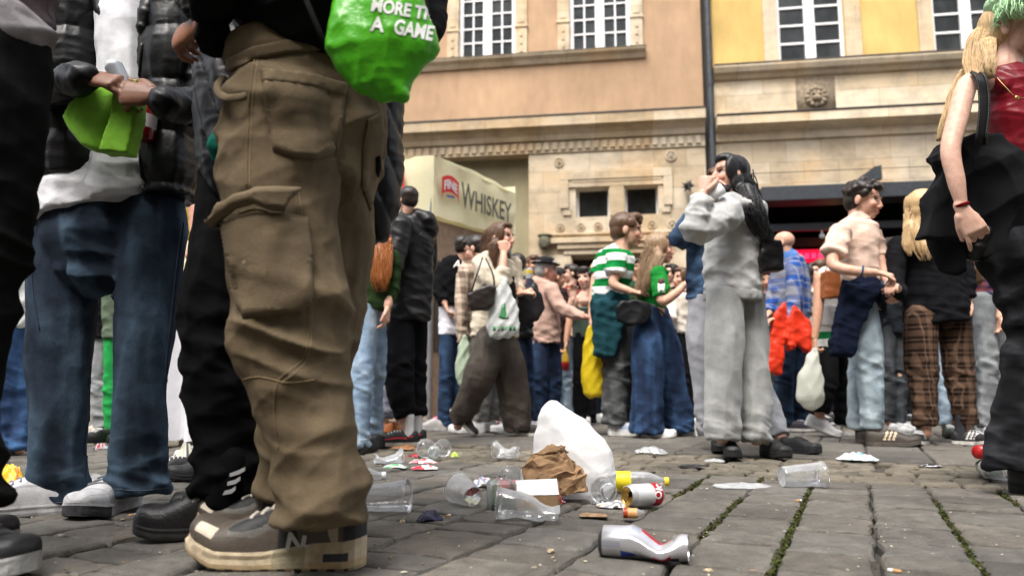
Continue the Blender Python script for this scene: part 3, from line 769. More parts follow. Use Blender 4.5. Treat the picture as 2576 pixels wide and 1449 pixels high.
for i in range(k):
    c = s0+(s1-s0)*(i+.5)/k; q = (s1-s0)/k*.3
    fbox(m, c-q, c-q+.035, z0+.08, z1-.08, -1.199, -1.17); fbox(m, c+q-.035, c+q, z0+.08, z1-.08, -1.199, -1.17)
    if i % 3 != 1: fbox(m, c-q+.036, c+q-.036, z1-.12, z1-.08, -1.199, -1.17)
    if i % 2: fbox(m, c-q+.036, c+q-.036, (z0+z1)/2, (z0+z1)/2+.04, -1.199, -1.17)
m.build('neon_letters', simple('neon_bright', (.4, .02, .05), .5, emit=(1, .02, .07), es=1.6), neon)
m = MB(); s0, z0 = fac(1955, 622, -1.25); s1, z1 = fac(2105, 596, -1.25); fbox(m, s0, s1, z0, z1, -1.3, -1.25); m.build('shop_panel', simple('dark_red_panel', (.05, .004, .012), .6), yh)
for px, py, d in ((2126, 510, -.15), (2105, 614, -.9), (2100, 656, -.9), (2068, 594, -.1)):
    s_, z_ = fac(px, py, d); p0 = FO*np.array([1, 1, 0])+FE*s_+FN*d+np.array([0, 0, z_]); m = MB(); V, F, _ = ell(p0, (.05, .05, .05)); m.add(V, F)
    V, F, _ = T3([p0+np.array([0, 0, .04]), p0+np.array([0, 0, .12])], .018); m.add(V, F)
    m.build('shop_lamp', simple('warm_bulb', (.9, .6, .3), .4, emit=(1, .62, .25), es=4.0) if px != 2068 else simple('white_bulb', (.7, .7, .7), .4), yh, smooth=True)
rf = MB(); fprof(rf, yL, yR+.2, [(.4, TOP), (.4, TOP+.1), (-5, TOP+5), (-9, TOP+.1), (-9, TOP)]); rf.build('roof', simple('roof_tile', (.3, .1, .05), .8), yh)
bk = MB(); fbox(bk, yL+.01, yR, -.1, TOP-.01, -9, -2.7); bk.build('house_body', M_YEL, yh)
# ---- pale house at far left (a sliver between the jackets)
ph = empty('town_house', (0, 0, 0), 'pale green and cream house, a sliver between puffer jacket and jumper', 'house')
pL, pR = sL-9, sL-.02
m = MB(); sm = fac(468, 30)[0]; fbox(m, pL, sm, -.1, TOP, -9, 0); m.build('wall', plaster('pale_green_render', (.42, .47, .27)), ph)
m = MB(); fbox(m, sm+.001, pR, -.1, TOP, -9, .03); m.build('cream_wall', plaster('cream_render', (.8, .72, .5)), ph)
rf = MB(); fprof(rf, pL, pR, [(.4, TOP), (.4, TOP+.1), (-5, TOP+5), (-9, TOP+.1), (-9, TOP)]); rf.build('roof', simple('roof_tile', (.3, .1, .05), .8), ph)

# ---- unseen row of houses added behind the camera to shade the square's low light
ah = empty('town_house', (0, -9, 0), 'plain grey-beige row of houses added out of view to shade the square', 'house')
m = MB(); m.box(-40, 40, -10, 0, -.1, 13); m.build('wall', plaster('grey_beige_render', (.30, .26, .21)), ah)
m = MB()
for i in range(22):
    for z in (1.2, 4.6, 7.6, 10.3): m.box(-37+i*3.4, -35.8+i*3.4, .003, .03, z, z+1.8)
m.build('windows', M_GLASS, ah); m = MB(); m.add([(-40, 0.4, 13), (40, 0.4, 13), (40, -5, 18), (-40, -5, 18), (-40, -10.4, 13), (40, -10.4, 13)], [(0, 1, 2, 3), (3, 2, 5, 4), (0, 3, 4), (1, 5, 2), (0, 4, 5, 1)]); m.build('roof', simple('roof_tile', (.3, .1, .05), .8), ah)

# ------------------------------------------------------------------ canvas stall with lettering
def textmesh(txt, size=1.0, bold=0.0, ext=0.0):
    cu = bpy.data.curves.new('txt', 'FONT'); cu.body = txt; cu.size = size; cu.offset = bold; cu.extrude = ext; cu.resolution_u = 3
    o = bpy.data.objects.new('txt', cu); COL.objects.link(o); bpy.context.view_layer.update()
    me = bpy.data.meshes.new_from_object(o.evaluated_get(bpy.context.evaluated_depsgraph_get()))
    bm = bmesh.new(); bm.from_mesh(me); bmesh.ops.triangulate(bm, faces=bm.faces)
    V = np.array([v.co[:] for v in bm.verts]); F = [tuple(v.index for v in f.verts) for f in bm.faces]
    bm.free(); bpy.data.meshes.remove(me); bpy.data.objects.remove(o); bpy.data.curves.remove(cu); return V, F
KY = 8.0; K0 = at(1090, 543, KY); K0t = at(1092, 392, KY); K1 = at(1296, 640, 9.3); K1t = at(1296, 478, 9.3)
kx = norm((K1-K0)*np.array([1, 1, 0])); kl = np.linalg.norm((K1-K0)[:2]); kz0, kz1 = K0[2], K0t[2]
kn = np.array([kx[1], -kx[0], 0]); kb = K0*np.array([1, 1, 0]); kx2 = norm(np.array([-1, .12, 0]))
stall = empty('market_stall', kb, 'stall under a cream canvas cover lettered WHISKEY with a red badge', 'stall')
def kp(u, z, d=0): return kx*u+np.array([0, 0, z])+kn*d
nu, nz = 26, 14; m = MB()
def sheet(org, ax, ln, nr, seed):
    V = []
    for i in range(nu+1):
        for j in range(nz+1):
            u = i/nu; v = j/nz; z = kz0+(kz1-kz0)*v
            w_ = .02*math.sin(u*23+v*3+seed)*(1-v*.5)+.03*(vn(np.array([[u*6+seed, v*4, 2.]]))[0]-.5)*(1 if 0 < i < nu else 0)
            if ax is kx: z -= .10*(u**4)*v
            V.append(org+ax*ln*u+np.array([0, 0, z])+nr*w_)
    F = [(i*(nz+1)+j, (i+1)*(nz+1)+j, (i+1)*(nz+1)+j+1, i*(nz+1)+j+1) for i in range(nu) for j in range(nz)]; m.add(V, F)
n2 = np.array([kx2[1], -kx2[0], 0]); n2 = n2 if n2[1] < 0 else -n2
o0 = np.zeros(3); sheet(o0, kx, kl, kn, 1.0); sheet(o0, kx2, 2.4, n2, 4.0); sheet(o0+kx2*2.4, kx, kl, -kn, 2.); sheet(o0+kx*kl, kx2, 2.4, -n2, 3.)
tp = np.array([0, 0, kz1]); m.add([tp, tp+kx*kl-np.array([0, 0, .1]), tp+kx*kl+kx2*2.4-np.array([0, 0, .1]), tp+kx2*2.4], [(0, 1, 2, 3)])
cv = m.build('canopy', film('canvas', (.74, .69, .47), .25, .8), stall, smooth=True)
V, F = textmesh('WHISKEY', .30, .006); L = V[:, 0].max()
Vw = []
for x, y, z in V:
    cap = 1.25 if x < .26 else 1.0
    Vw.append(kp(.42+x*(1.0/L), kz0+.18+y*1.12*cap-.0, .06))
m = MB(); m.add(Vw, F); m.build('lettering', simple('black_print', (.085, .08, .065), .8), cv)
def badge(org, ax, nr, u0, zc, sc, name='badge', fl=1):
    m = MB(); out = []
    for i in range(13):
        t = i/12; out.append((t*.30, .10+.05*math.sin(t*math.pi)))
    for i in range(13):
        t = 1-i/12; out.append((t*.30, -.09+.045*math.sin(t*math.pi)-(.07 if t in (0, 1) else 0)))
    m.add([org+ax*(u0+x*sc)+np.array([0, 0, zc+y*sc])+nr*.055 for x, y in out], [tuple(range(len(out)))], (.55, .02, .02))
    V, F = textmesh('FINE', .15, .004); L = V[:, 0].max()
    m.add([org+ax*(u0+(.15+fl*(-.12+x*.24/L))*sc)+np.array([0, 0, zc+(-.045+y*1.0+.04*math.sin((x/L)*math.pi))*sc])+nr*.06 for x, y, z in V], F, (.75, .72, .72))
    m.add([org+ax*(u0+x*sc)+np.array([0, 0, zc+y*sc])+nr*.058 for x, y in ((.08, -.09), (.22, -.075), (.22, -.10), (.08, -.115))], [(0, 1, 2, 3)], (.08, .1, .25))
    return m.build(name, simple('printed_badge', 'attr', .7, var=.1), cv)
badge(o0, kx, kn, .075, kz0+.35, 1.0); badge(o0, kx2, n2, .32, kz0+.38, 1.15, fl=-1)
m = MB(); wz = kz0-.02
V = []
for d in (-.06, -.12):
    for u in (.0, kl): V += [kp(u, .0, d), kp(u, wz, d)]
m.add(V, [(0, 1, 3, 2), (4, 5, 7, 6), (0, 1, 5, 4), (2, 3, 7, 6), (1, 3, 7, 5)])
m.build('side_panel', simple('brown_board', (.30, .20, .13), .75, var=.2), stall)
for u in (.1, 1.05):
    m = MB(); V = []
    for d in (-.055, -.04):
        for uu in (u, u+.42): V += [kp(uu, .75, d), kp(uu, 1.75, d)]
    m.add(V, [(0, 1, 3, 2), (4, 5, 7, 6), (0, 1, 5, 4), (2, 3, 7, 6), (1, 3, 7, 5), (0, 2, 6, 4)])
    m.build('side_hatch', simple('dark_hatch', (.05, .038, .03), .7), stall)
m = MB(); V = [kx2*.02-n2*.1, kx2*2.38-n2*.1, kx2*2.38-n2*.1+np.array([0, 0, 1.0]), kx2*.02-n2*.1+np.array([0, 0, 1.0])]; m.add(V+[v-n2*.05 for v in V], [(0, 1, 2, 3), (4, 5, 6, 7), (0, 1, 5, 4), (1, 2, 6, 5), (2, 3, 7, 6), (3, 0, 4, 7)]); m.build('counter', simple('brown_board', (.30, .20, .13), .75, var=.2), stall)
for uu, ww in ((.02, 0), (kl-.06, 0), (.02, 2.34), (kl-.06, 2.34)):
    m = MB(); p = kx*uu+kx2*ww-kn*.05; V, F, _ = T3([p, p+np.array([0, 0, kz1-.12])], .03, step=.5); m.add(V, F); m.build('post', simple('grey_metal', (.25, .25, .26), .5, metal=.5), stall)
# white cloth covered table behind the jeans
ty = 4.6; ta = at(424, 700, ty); tb = at(640, 700, ty); zt = at(470, 712, ty)[2]
tbl = empty('draped_table', ((ta[0]+tb[0])/2, ty+.4, 0), 'table under a long creased white cloth behind the blue jeans', 'table')
m = MB(); wx = (tb[0]-ta[0])/2; ring = []
for i in range(120):
    t = i/120*4; k = int(t); f = t-k
    q = [(-wx+2*wx*f, -.4), (wx, -.4+.8*f), (wx-2*wx*f, .4), (-wx, .4-.8*f)][k]; ring.append(q)
V = []
for j, (z, sp_f) in enumerate(((zt, 0), (zt-.02, .012), (zt*.8, .02), (zt*.5, .03), (zt*.25, .045), (.045, .06))):
    for i, (x, y) in enumerate(ring):
        a = sp_f*(.5+.9*math.sin(i*.62+.4*math.sin(i*.21)+z)); l = math.hypot(x, y); V.append((x*(1+a/l), y*(1+a/l), z+.008*math.sin(i*.9)*(j > 1)))
F = [(j*120+i, j*120+(i+1) % 120, (j+1)*120+(i+1) % 120, (j+1)*120+i) for j in range(5) for i in range(120)]+[tuple(range(120))]
m.add(V, F); m.build('cloth', film('white_tablecloth', (.74, .74, .78), .15, .8), tbl, smooth=True)
m = MB(); m.box(-wx+.05, wx-.05, -.34, .34, zt-.05, zt-.02)
for x in (-wx+.08, wx-.12):
    for y in (-.3, .26): m.box(x, x+.04, y, y+.04, 0, zt-.05)
m.build('table_frame', simple('grey_metal', (.25, .25, .26), .5, metal=.5), tbl)
# ================================================================== figures
SKIN = skin_mat(); LIGHT = (.60, .37, .27); PALE = (.64, .42, .325); TAN = (.50, .29, .19); BROWN = (.20, .095, .055)
def yawv(y): y = R(y); return np.array([math.sin(y), -math.cos(y), 0])
class Head:
    def __init__(s, cx, cy, H, Y, yaw=0, pitch=0, roll=0, dy=0):
        s.c = at(cx, cy, Y+dy); s.H = H*mpp(cx, cy, Y+dy); f = yawv(yaw); u = np.array([0, 0, 1.])
        p = R(pitch); f, u = f*math.cos(p)-u*math.sin(p), u*math.cos(p)+f*math.sin(p)
        r = np.cross(f, u); q = R(roll); r, u = r*math.cos(q)-u*math.sin(q), u*math.cos(q)+r*math.sin(q)
        s.M = np.column_stack([r, f, u]); s.k = s.H/.228
    def p(s, r, f, u): return s.c+s.M@np.array([r, f, u])*s.k
    def e(s, r, f, u, a, b, c, nu=18, nv=12): return ell(s.p(r, f, u), np.array([a, b, c])*s.k, s.M, nu, nv)
    def blobs(s):
        k = s.k; o = [s.e(0, -.012, .032, .076, .094, .082), s.e(0, .028, -.022, .060, .062, .080), s.e(0, .048, -.080, .032, .034, .028), s.e(0, .02, -.06, .052, .05, .045)]
        for q in (-1, 1): o += [s.e(q*.076, -.012, -.008, .010, .018, .030), s.e(q*.036, .062, -.022, .022, .022, .022), s.e(q*.033, .078, .030, .022, .014, .008), s.e(q*.012, .094, -.034, .009, .010, .008)]
        o += [T3([s.p(0, .084, .016), s.p(0, .095, -.008), s.p(0, .102, -.027)], [.0070*k, .0083*k, .0108*k]), s.e(0, .086, -.056, .022, .011, .006), s.e(0, .084, -.067, .019, .011, .007)]
        return o
    def paint(s, P, col, eye=(.02, .014, .01), brow=(.06, .035, .02), lip=None, smile=0):
        Q = (P-s.c)@s.M/s.k; c = np.tile(np.array(col[:3]), (len(P), 1)); near = np.linalg.norm(Q, axis=1) < .16
        r, f, u = Q.T; ar = np.abs(r); front = near & (f > .045)
        def blend(mask, colr, a=1.0):
            c[mask] = c[mask]*(1-a)+np.array(colr)*a
        blend(front & (((ar-.036)/.028)**2+((u+.025)/.022)**2 < 1), np.array(col[:3])*np.array([1.05, .82, .80]), .6)
        blend(front & (((ar-.032)/.019)**2+((u-.012)/.009)**2 < 1), np.array(col[:3])*.55, .8)
        blend(front & (((ar-.032)/.0145)**2+((u-.011)/.0058)**2 < 1), (.7, .68, .66), .9)
        blend(front & (((ar-.032)/.0075)**2+((u-.011)/.0068)**2 < 1), eye, 1)
        blend(front & (np.abs(u-.0185) < .0025) & (np.abs(ar-.032) < .017), eye, .8)
        blend(front & (np.abs(u-.034-.004*np.cos((ar-.034)*70)) < .0048) & (np.abs(ar-.034) < .021), brow, .85)
        lp = lip or (col[0]*.85, col[1]*.42, col[2]*.42)
        blend(front & ((r/.026)**2+((u+.0605-smile*.4*ar)/.0105)**2 < 1), lp, .85)
        blend(front & (np.abs(u+.061-smile*.4*ar) < .0018) & (ar < .024), (.08, .02, .02), .85)
        return c
    def cap(s, style='short', lift=0.0):
        o = [s.e(0, -.026, .042, .084, .094, .084+lift), s.e(0, -.046, .0, .074, .066, .078)]
        if style == 'short': o += [s.e(0, .03, .098, .058, .055, .03), s.e(.03, .055, .082, .035, .035, .025), s.e(-.03, .055, .082, .035, .035, .025)]
        if style == 'fringe': o += [s.e(0, .045, .094, .062, .052, .034), s.e(0, .072, .068, .05, .022, .022)]+[s.e(q*.068, .028, .045, .02, .03, .032) for q in (-1, 1)]
        if style == 'long': o += [s.e(0, .022, .095, .06, .062, .032)]+[s.e(q*.066, .012, .03, .021, .045, .07) for q in (-1, 1)]+[s.e(q*.07, -.012, -.05, .022, .036, .06) for q in (-1, 1)]+[s.e(0, -.062, -.06, .06, .035, .07)]
        if style == 'curly':
            g = np.random.default_rng(5)
            for _ in range(46):
                d = norm(g.normal(0, 1, 3)); d[2] = abs(d[2])*.9-.1
                if d[1] > .55 and d[2] < .55: continue
                d = norm(d); q = s.p(d[0]*.08, -.012+d[1]*.1, .04+d[2]*.088); o.append(ell(q, np.array([.022]*3)*s.k, None, 10, 8))
            o += [s.e(0, .07, .088, .05, .03, .024)]
        return o
def hair(root, hd, mat, style='long', tubes=(), Y=4, vox=.008, n=70, r=.0017, wav=.012, k=.6, lift=0.0, solid=True, seed=2, extra=(), sm=3, twist=.12):
    o = hd.cap(style, lift)+list(extra)
    if solid: o += [T([(p[0], p[1], p[2]*.8, *p[3:]) for p in t[:-1]]+[((t[-2][0]*.55+t[-1][0]*.45), (t[-2][1]*.55+t[-1][1]*.45), t[-2][2]*.4, *t[-2][3:])], Y, k) for t in tubes]
    def fold(P, s, L, K): return .0035*ridge(vn(P*np.array((60, 60, 6)), seed))+.002*ridge(vn(P*np.array((150, 150, 9)), seed+1))
    h = soft('hair', root, mat, o, vox, fold, sm)
    if tubes and n: strands('hair_locks', h, mat, tubes, Y, n, r, wav, k, seed, twist); bpy.data.objects[-1:]
    return h
def hand(w, d, nrm, size=1.0, curl=25, spread=5, side=1, thumb=35, vary=None):
    """palm, four fingers and a thumb; w wrist, d towards the finger tips, nrm out of the back of the hand"""
    d = norm(np.array(d, float)); nrm = np.array(nrm, float); nrm = norm(nrm-d*np.dot(nrm, d)); sd = np.cross(d, nrm)*side; z = size
    o = [T3([w-d*.02*z, w+d*.012*z, w+d*.045*z, w+d*.086*z], np.array([.022, .026, .036, .040])*z, np.array([.019, .017, .0155, .0125])*z, b0=nrm, step=.01)]
    for i, (off, L) in enumerate(((-.030, .060), (-.0105, .076), (.0095, .080), (.0285, .072))):
        c = R(curl[i] if isinstance(curl, (list, tuple)) else curl*(1.12-.06*i)); a = R(spread)*(i-1.5); dd = norm(d*math.cos(a)+sd*math.sin(a))
        p = w+d*.080*z+sd*off*z; pts = [p-dd*.012*z]; ang = 0
        for q, f in enumerate((.46, .30, .24)):
            ang += c*(1.0, 1.25, .8)[q]; pts.append(pts[-1]+(dd*math.cos(ang)-nrm*math.sin(ang))*L*f*z*(1.2 if q == 0 else 1))
        o.append(T3(pts, np.array([.0098, .0088, .0078, .0062])*z, b0=nrm, step=.006, m=10))
    t0 = w+d*.022*z+sd*.024*z; ta = R(thumb); d1 = norm(d*math.cos(ta)+sd*math.sin(ta)-nrm*.25); d2 = norm(d*math.cos(ta*.4)+sd*math.sin(ta*.4)-nrm*.45)
    o.append(T3([t0-d1*.006*z, t0+d1*.034*z, t0+d1*.034*z+d2*.026*z, t0+d1*.034*z+d2*.05*z], np.array([.0145, .0115, .0098, .0075])*z, b0=nrm, step=.006, m=10))
    return o

# ---- shoes
def shoe(root, pos, yaw, L=.29, up=(.02, .02, .02), sole=(.7, .68, .62), paint=None, lace=(.6, .6, .6), W=None, hs=.024, pitch=0, sock=None, lift=0, soleP=None, htop=1.0, lab=None, toe=.0, lz=True, rough=.55, hi=0, heelx=1.0):
    """heel at pos, toe along yaw; upper with its painted panels, sole and laces"""
    loc = np.array(root.location); f = yawv(yaw); s_ = np.array([-f[1], f[0], 0]); u = np.array([0, 0, 1.]); p = R(pitch)
    f, u = f*math.cos(p)-u*math.sin(p), u*math.cos(p)+f*math.sin(p)
    W = W or L*.36; B = np.array(pos)+np.array([0, 0, lift])-loc
    def X(x, y, z): return B+np.outer(np.atleast_1d(x), f)+np.outer(np.atleast_1d(y), s_)+np.outer(np.atleast_1d(z), u)
    tt = np.array([0, .012, .04, .1, .2, .35, .5, .65, .75, .85, .92, .965, .99, 1.0])
    ww = np.array([0, .35, .58, .74, .78, .72, .76, .93, 1.0, .97, .85, .62, .36, .0])*W/2
    hw = lambda t: np.interp(t, tt, ww)
    hh = lambda t: np.interp(t, [0, .03, .1, .25, .36, .5, .62, .75, .87, .95, 1], np.array([.045, .066, .074, .064, .072, .073, .058, .042, .037, .03, .006]))*L/.29*htop
    if soleP is None: solf = lambda t, z: sole
    else: solf = soleP
    ts = np.concatenate([np.linspace(0, .04, 5+4*hi), np.linspace(.07, .93, 34+130*hi), np.linspace(.955, 1, 6+6*hi)])
    ou = np.concatenate([np.column_stack([ts, hw(ts)]), np.column_stack([ts[-2:0:-1], -hw(ts[-2:0:-1])])]); n = len(ou)
    spring = lambda t: np.interp(t, [0, .08, .6, .8, 1], [.004, 0, 0, .004, .02+toe])*L/.29
    rows = [(0.0, .94), (.12, 1.0), (.35, 1.02), (.62, 1.0), (.85, 1.03), (1.0, 1.0)]
    V = []
    thk = lambda t: hs*np.interp(t, [0, .25, .55, 1], [heelx, 1+(heelx-1)*.8, 1, 1])
    for z, sc in rows: V.append(X(ou[:, 0]*L*(1+.02*(heelx > 1)*(z < .7)), ou[:, 1]*sc, z*thk(ou[:, 0])+spring(ou[:, 0])*(1-.25*z)))
    F = []; col = []
    for a in range(len(rows)-1):
        for j in range(n): F.append((a*n+j, a*n+(j+1) % n, (a+1)*n+(j+1) % n, (a+1)*n+j)); col.append(solf(ou[j, 0], (rows[a][0]+rows[a+1][0])/2))
    F += [tuple(range(n)), tuple((len(rows)-1)*n+j for j in range(n))]; col += [solf(.5, 0), solf(.5, 1)]
    ms_ = MB(); ms_.add(np.concatenate(V), F, col)
    na = 25+56*hi; ph = np.linspace(0, math.pi, na); V = []; cu = []
    for t in ts:
        c = np.cos(ph); sn = np.sin(ph); y = hw(t)*.97*np.sign(c)*np.abs(c)**.75; z = thk(t)*.9+spring(t)+hh(t)*sn**.72
        V.append(X(np.full(na, t*L), y, z))
    F = []; col = []
    for i in range(len(ts)-1):
        for j in range(na-1):
            F.append((i*na+j, i*na+j+1, (i+1)*na+j+1, (i+1)*na+j)); t = (ts[i]+ts[i+1])/2; a = (j+.5)/(na-1)
            q = paint(t, a, math.sin(a*math.pi)) if paint else None; col.append(q if q is not None else up)
    mu = MB(); mu.add(np.concatenate(V), F, col); r_ = ('shoe', rough)
    o = mu.build('shoe', simple('shoe_upper', 'attr', rough, spec=.35, var=.15, scale=40, bump=.2, bscale=160), root, smooth=True)
    ms_.build('sole', simple('shoe_sole', 'attr', .7, spec=.3, var=.25, scale=30, bump=.2, bscale=90), o, smooth=False)
    if lz:
        ml = MB()
        for t in (.40, .46, .52, .58, .64):
            pts = []
            for a in (.34, .42, .5, .58, .66):
                c = math.cos(a*math.pi); y = hw(t)*.97*math.copysign(abs(c)**.75, c); z = thk(t)*.9+spring(t)+hh(t)*math.sin(a*math.pi)**.72+.002
                pts.append(X((t+(.01 if a > .5 else -.01))*L, y, z)[0])
            v, f_, _ = T3(pts, .0035*L/.29, .002, m=8, step=.01); ml.add(v, f_, lace)
        ml.build('laces', simple('lace', 'attr', .8), o, smooth=True)
    if sock is not None:
        a = X(.21*L, 0, hs+.03)[0]; b = np.array([a[0], a[1], a[2]+.13])+0*f
        soft('sock', root, cloth(sock, 'knit'), [T3([a+loc, a+(b-a)*.5+loc, b+loc], [.036, .033, .036])], .006, None, 2)
    return o
def stripes3(c, t0=.3, n=3, gap=.075, wd=.038, lean=.09):
    def f(t, a, h):
        if .05 < min(a, 1-a) < .36:
            x = t-lean*h
            for i in range(n):
                if t0+i*gap < x < t0+i*gap+wd: return c
    return f
def blockshoe(**kw):
    def f(t, a, h):
        for k, v in kw.items():
            pass
    return f

NAME_N = [0]
def who(label, Y, base, head=None, hairs=None, torso=None, arms=(), legs=(), shoes=(), top=None, bottom=None, skin=LIGHT, kt=.62, kl=.95, vox=.009, bvox=.0065, topfold=None, legfold=None, topname='top', botname='trousers', face={}, neck=None, hem=None, body=True, topextra=(), group='people in the crowd', legr1=False):
    """a standing or walking figure; every outline in pixels of the photograph at its own depth"""
    x = at(base, 1000, Y)[0]; root = empty('person', (x, Y, 0), label, 'person', group)
    loc = np.array(root.location); hd = None; skinp = []
    if head is not None:
        hd = Head(*head[:3], Y, *head[3:]); skinp += hd.blobs(); k = hd.k
        nb = at(neck[0], neck[1], Y+(neck[2] if len(neck) > 2 else 0)) if neck else None
        if nb is None: nb = at(torso[0][0], torso[0][1]+12, Y+(torso[0][3] if len(torso[0]) > 3 else 0))
        skinp.append(T3([hd.p(0, -.02, -.02), hd.p(0, -.022, -.07), (hd.p(0, -.022, -.07)+nb)/2*.9+nb*.1, nb, nb-np.array([0, 0, .05])], np.array([.052, .052, .052, .056, .07])*k))
    if torso is not None:
        q = pxpath(torso, Y, kt)
        i0 = 1 if head is not None else 0; i1 = max(i0+3, int(len(q[0])*.8))
        skinp.append(T3(q[0][i0:i1], np.maximum(q[1][i0:i1]*.78-.016, .03), np.maximum(q[2][i0:i1]*.78-.016, .03), step=.05))
    tp = []
    if torso is not None and top is not None: tp.append(T(torso, Y, kt, r1=False))
    for a in arms:
        P, ra, rb = pxpath(a['p'], Y, a.get('k', .9)); ra = ra*(.92 if a.get('cut', 1) > 0 else 1); rb = rb*.92; cut = a.get('cut', .96); s = np.concatenate([[0], np.cumsum(np.linalg.norm(np.diff(P, axis=0), axis=1))]); u = s/s[-1]
        an = np.interp(u, [0, .45, .62, 1], [.048, .038, .036, .025])
        skinp.append(T3(P, np.minimum(an, np.where(u < cut, ra*.82, 9)), step=.03))
        if top is not None and cut > 0:
            m = u <= cut; V, F = tubemesh(P[m], ra[m], rb[m], 16, True, False); tp.append((V, F, P[m]))
        if a.get('hand'):
            hx, hy, hz, nx, ny, nz = a['hand'][:6]; kw = a['hand'][6] if len(a['hand']) > 6 else {}
            skinp += hand(P[-1], (hx, hz, -hy), (nx, nz, -ny), **{'size': 1.0, **kw})
    lt = []
    for l in legs:
        l = [(l[0][0], l[0][1], l[0][2]*.84, *l[0][3:])]+list(l[1:]); P, ra, rb = pxpath(l, Y, kl); V, F = tubemesh(P, ra, rb, 18, True, legr1); lt.append((V, F, P))
        u = np.linspace(0, 1, len(P)); end = P[-1]
        Q = np.vstack([P, [[end[0], end[1], max(.07, end[2]-.07)]]]) if end[2] > .1 else P
        rr = np.minimum(np.interp(np.linspace(0, 1, len(Q)), [0, .5, .75, 1], [.075, .05, .048, .034]), np.append(ra, 9)[:len(Q)]*.8)
        skinp.append(T3(Q, rr, step=.05))
    if body and skinp:
        pc = (lambda P: hd.paint(P+loc, skin, **face)) if hd else (lambda P: np.tile(np.array(skin[:3]), (len(P), 1)))
        soft('body', root, SKIN, skinp, bvox, None, 1, pc)
    T_ = B_ = None
    if tp and top is not None: T_ = soft(topname, root, top, tp+list(topextra), vox, topfold or folds(.0065, .008, seed=int(base), mid=.5), 2)
    if lt and bottom is not None: B_ = soft(botname, root, bottom, lt, vox, legfold or folds(.008, .009, seed=int(base)+7, knee=.55, mid=.15), 2)
    for s in shoes:
        px, yaw, L = s[:3]; kw = dict(s[3]) if len(s) > 3 else {}; dy = kw.pop('dy', 0); p = at(px, 1050, Y+dy)
        shoe(root, (p[0], p[1], 0), yaw, L, **kw)
    if hairs: hair(root, hd, hairs[0], *hairs[1:2], Y=Y, **(hairs[2] if len(hairs) > 2 else {}))
    return root, hd, T_, B_

# ---- pieces laid on a finished surface (pockets, seams, print): found by looking at the surface from where the photo was taken
from mathutils.bvhtree import BVHTree
_bvh = {}
def surf(o):
    if o.name not in _bvh:
        M = o.matrix_world; me = o.data
        _bvh[o.name] = BVHTree.FromPolygons([M@v.co for v in me.vertices], [tuple(p.vertices) for p in me.polygons])
    return _bvh[o.name]
LATER = []
def hit(o, px, py, off=.002):
    d = Vector(ray(px, py)).normalized(); h = surf(o).ray_cast(Vector((0, 0, EYE)), d)
    if h[0] is None:
        q = surf(o).find_nearest(Vector(at(px, py, o.matrix_world.translation.y)))
        h = q
    n = h[1]; n = n if n.dot(d) < 0 else -n
    return np.array(h[0]+n*off), np.array(n)
def patch(name, o, poly, mat, thick=.004, off=.001, cuts=6, bulge=0, flat=True, label=None, col=None):
    bm = bmesh.new(); vs = [bm.verts.new((x, y, 0)) for x, y in poly]; bm.faces.new(vs)
    bmesh.ops.triangulate(bm, faces=bm.faces)
    for _ in range(cuts):
        es = [e for e in bm.edges if e.calc_length() > 14]
        if not es: break
        bmesh.ops.subdivide_edges(bm, edges=es, cuts=1); bmesh.ops.triangulate(bm, faces=bm.faces)
    bd = {v.index for v in bm.verts if v.is_boundary} if True else set()
    bm.verts.index_update(); bd = [v.is_boundary for v in bm.verts]; P2 = [v.co[:2] for v in bm.verts]; F = [tuple(v.index for v in f.verts) for f in bm.faces]; E = [(e.verts[0].index, e.verts[1].index) for e in bm.edges if e.is_boundary]; bm.free()
    A = []; B = []
    for (x, y), b in zip(P2, bd):
        p, n = hit(o, x, y, off); B.append(p); A.append(p+n*(thick*(.55 if b else 1)+(0 if b else bulge)))
    loc = np.array(o.matrix_world.translation); n = len(A); mb = MB()
    mb.add(np.array(A+B)-loc, F+[tuple(i+n for i in f[::-1]) for f in F]+[(a, b, b+n, a+n) for a, b in E], col)
    q = mb.build(name, mat, o, smooth=True); 
    if label: q['label'] = label
    return q
def seam(name, o, lines, mat, r=.0016, dash=None, col=None):
    loc = np.array(o.matrix_world.translation)
    for ln in lines:
        mb = MB()
        q = cr(np.array([(x, y, 0) for x, y in ln], float), 8)
        P = [hit(o, x, y, r*.4)[0]-loc for x, y, _ in q]
        V, F = tubemesh(np.array(P), r, r, 6, False, False); mb.add(V, F, col); q_ = mb.build(name, mat, o, smooth=True)
    return q_
def lettering(name, o, txt, x, y, w, h, mat, slant=0, off=.0015, bold=.01, rot=0):
    """print on a surface: text box lower left at (x, y), w wide and h tall in pixels"""
    V, F = textmesh(txt, 1.0, bold); W = V[:, 0].max(); Hh = .72
    bm = bmesh.new(); vs = [bm.verts.new((v[0]/W*w, v[1]/Hh*h, 0)) for v in V]
    for f in F:
        try: bm.faces.new([vs[i] for i in f])
        except ValueError: pass
    for _ in range(3):
        es = [e for e in bm.edges if e.calc_length() > max(6, h*.3)]
        if not es: break
        bmesh.ops.subdivide_edges(bm, edges=es, cuts=1); bmesh.ops.triangulate(bm, faces=bm.faces)
    c, s = math.cos(R(rot)), math.sin(R(rot)); bm.verts.index_update(); loc = np.array(o.matrix_world.translation); P = []
    for v in bm.verts:
        a, b = v.co[0], v.co[1]; P.append(hit(o, x+a*c+b*s, y+a*s-b*c+slant*a, off)[0]-loc)
    mb = MB(); mb.add(np.array(P), [tuple(v.index for v in f.verts) for f in bm.faces]); bm.free()
    return mb.build(name, mat, o)
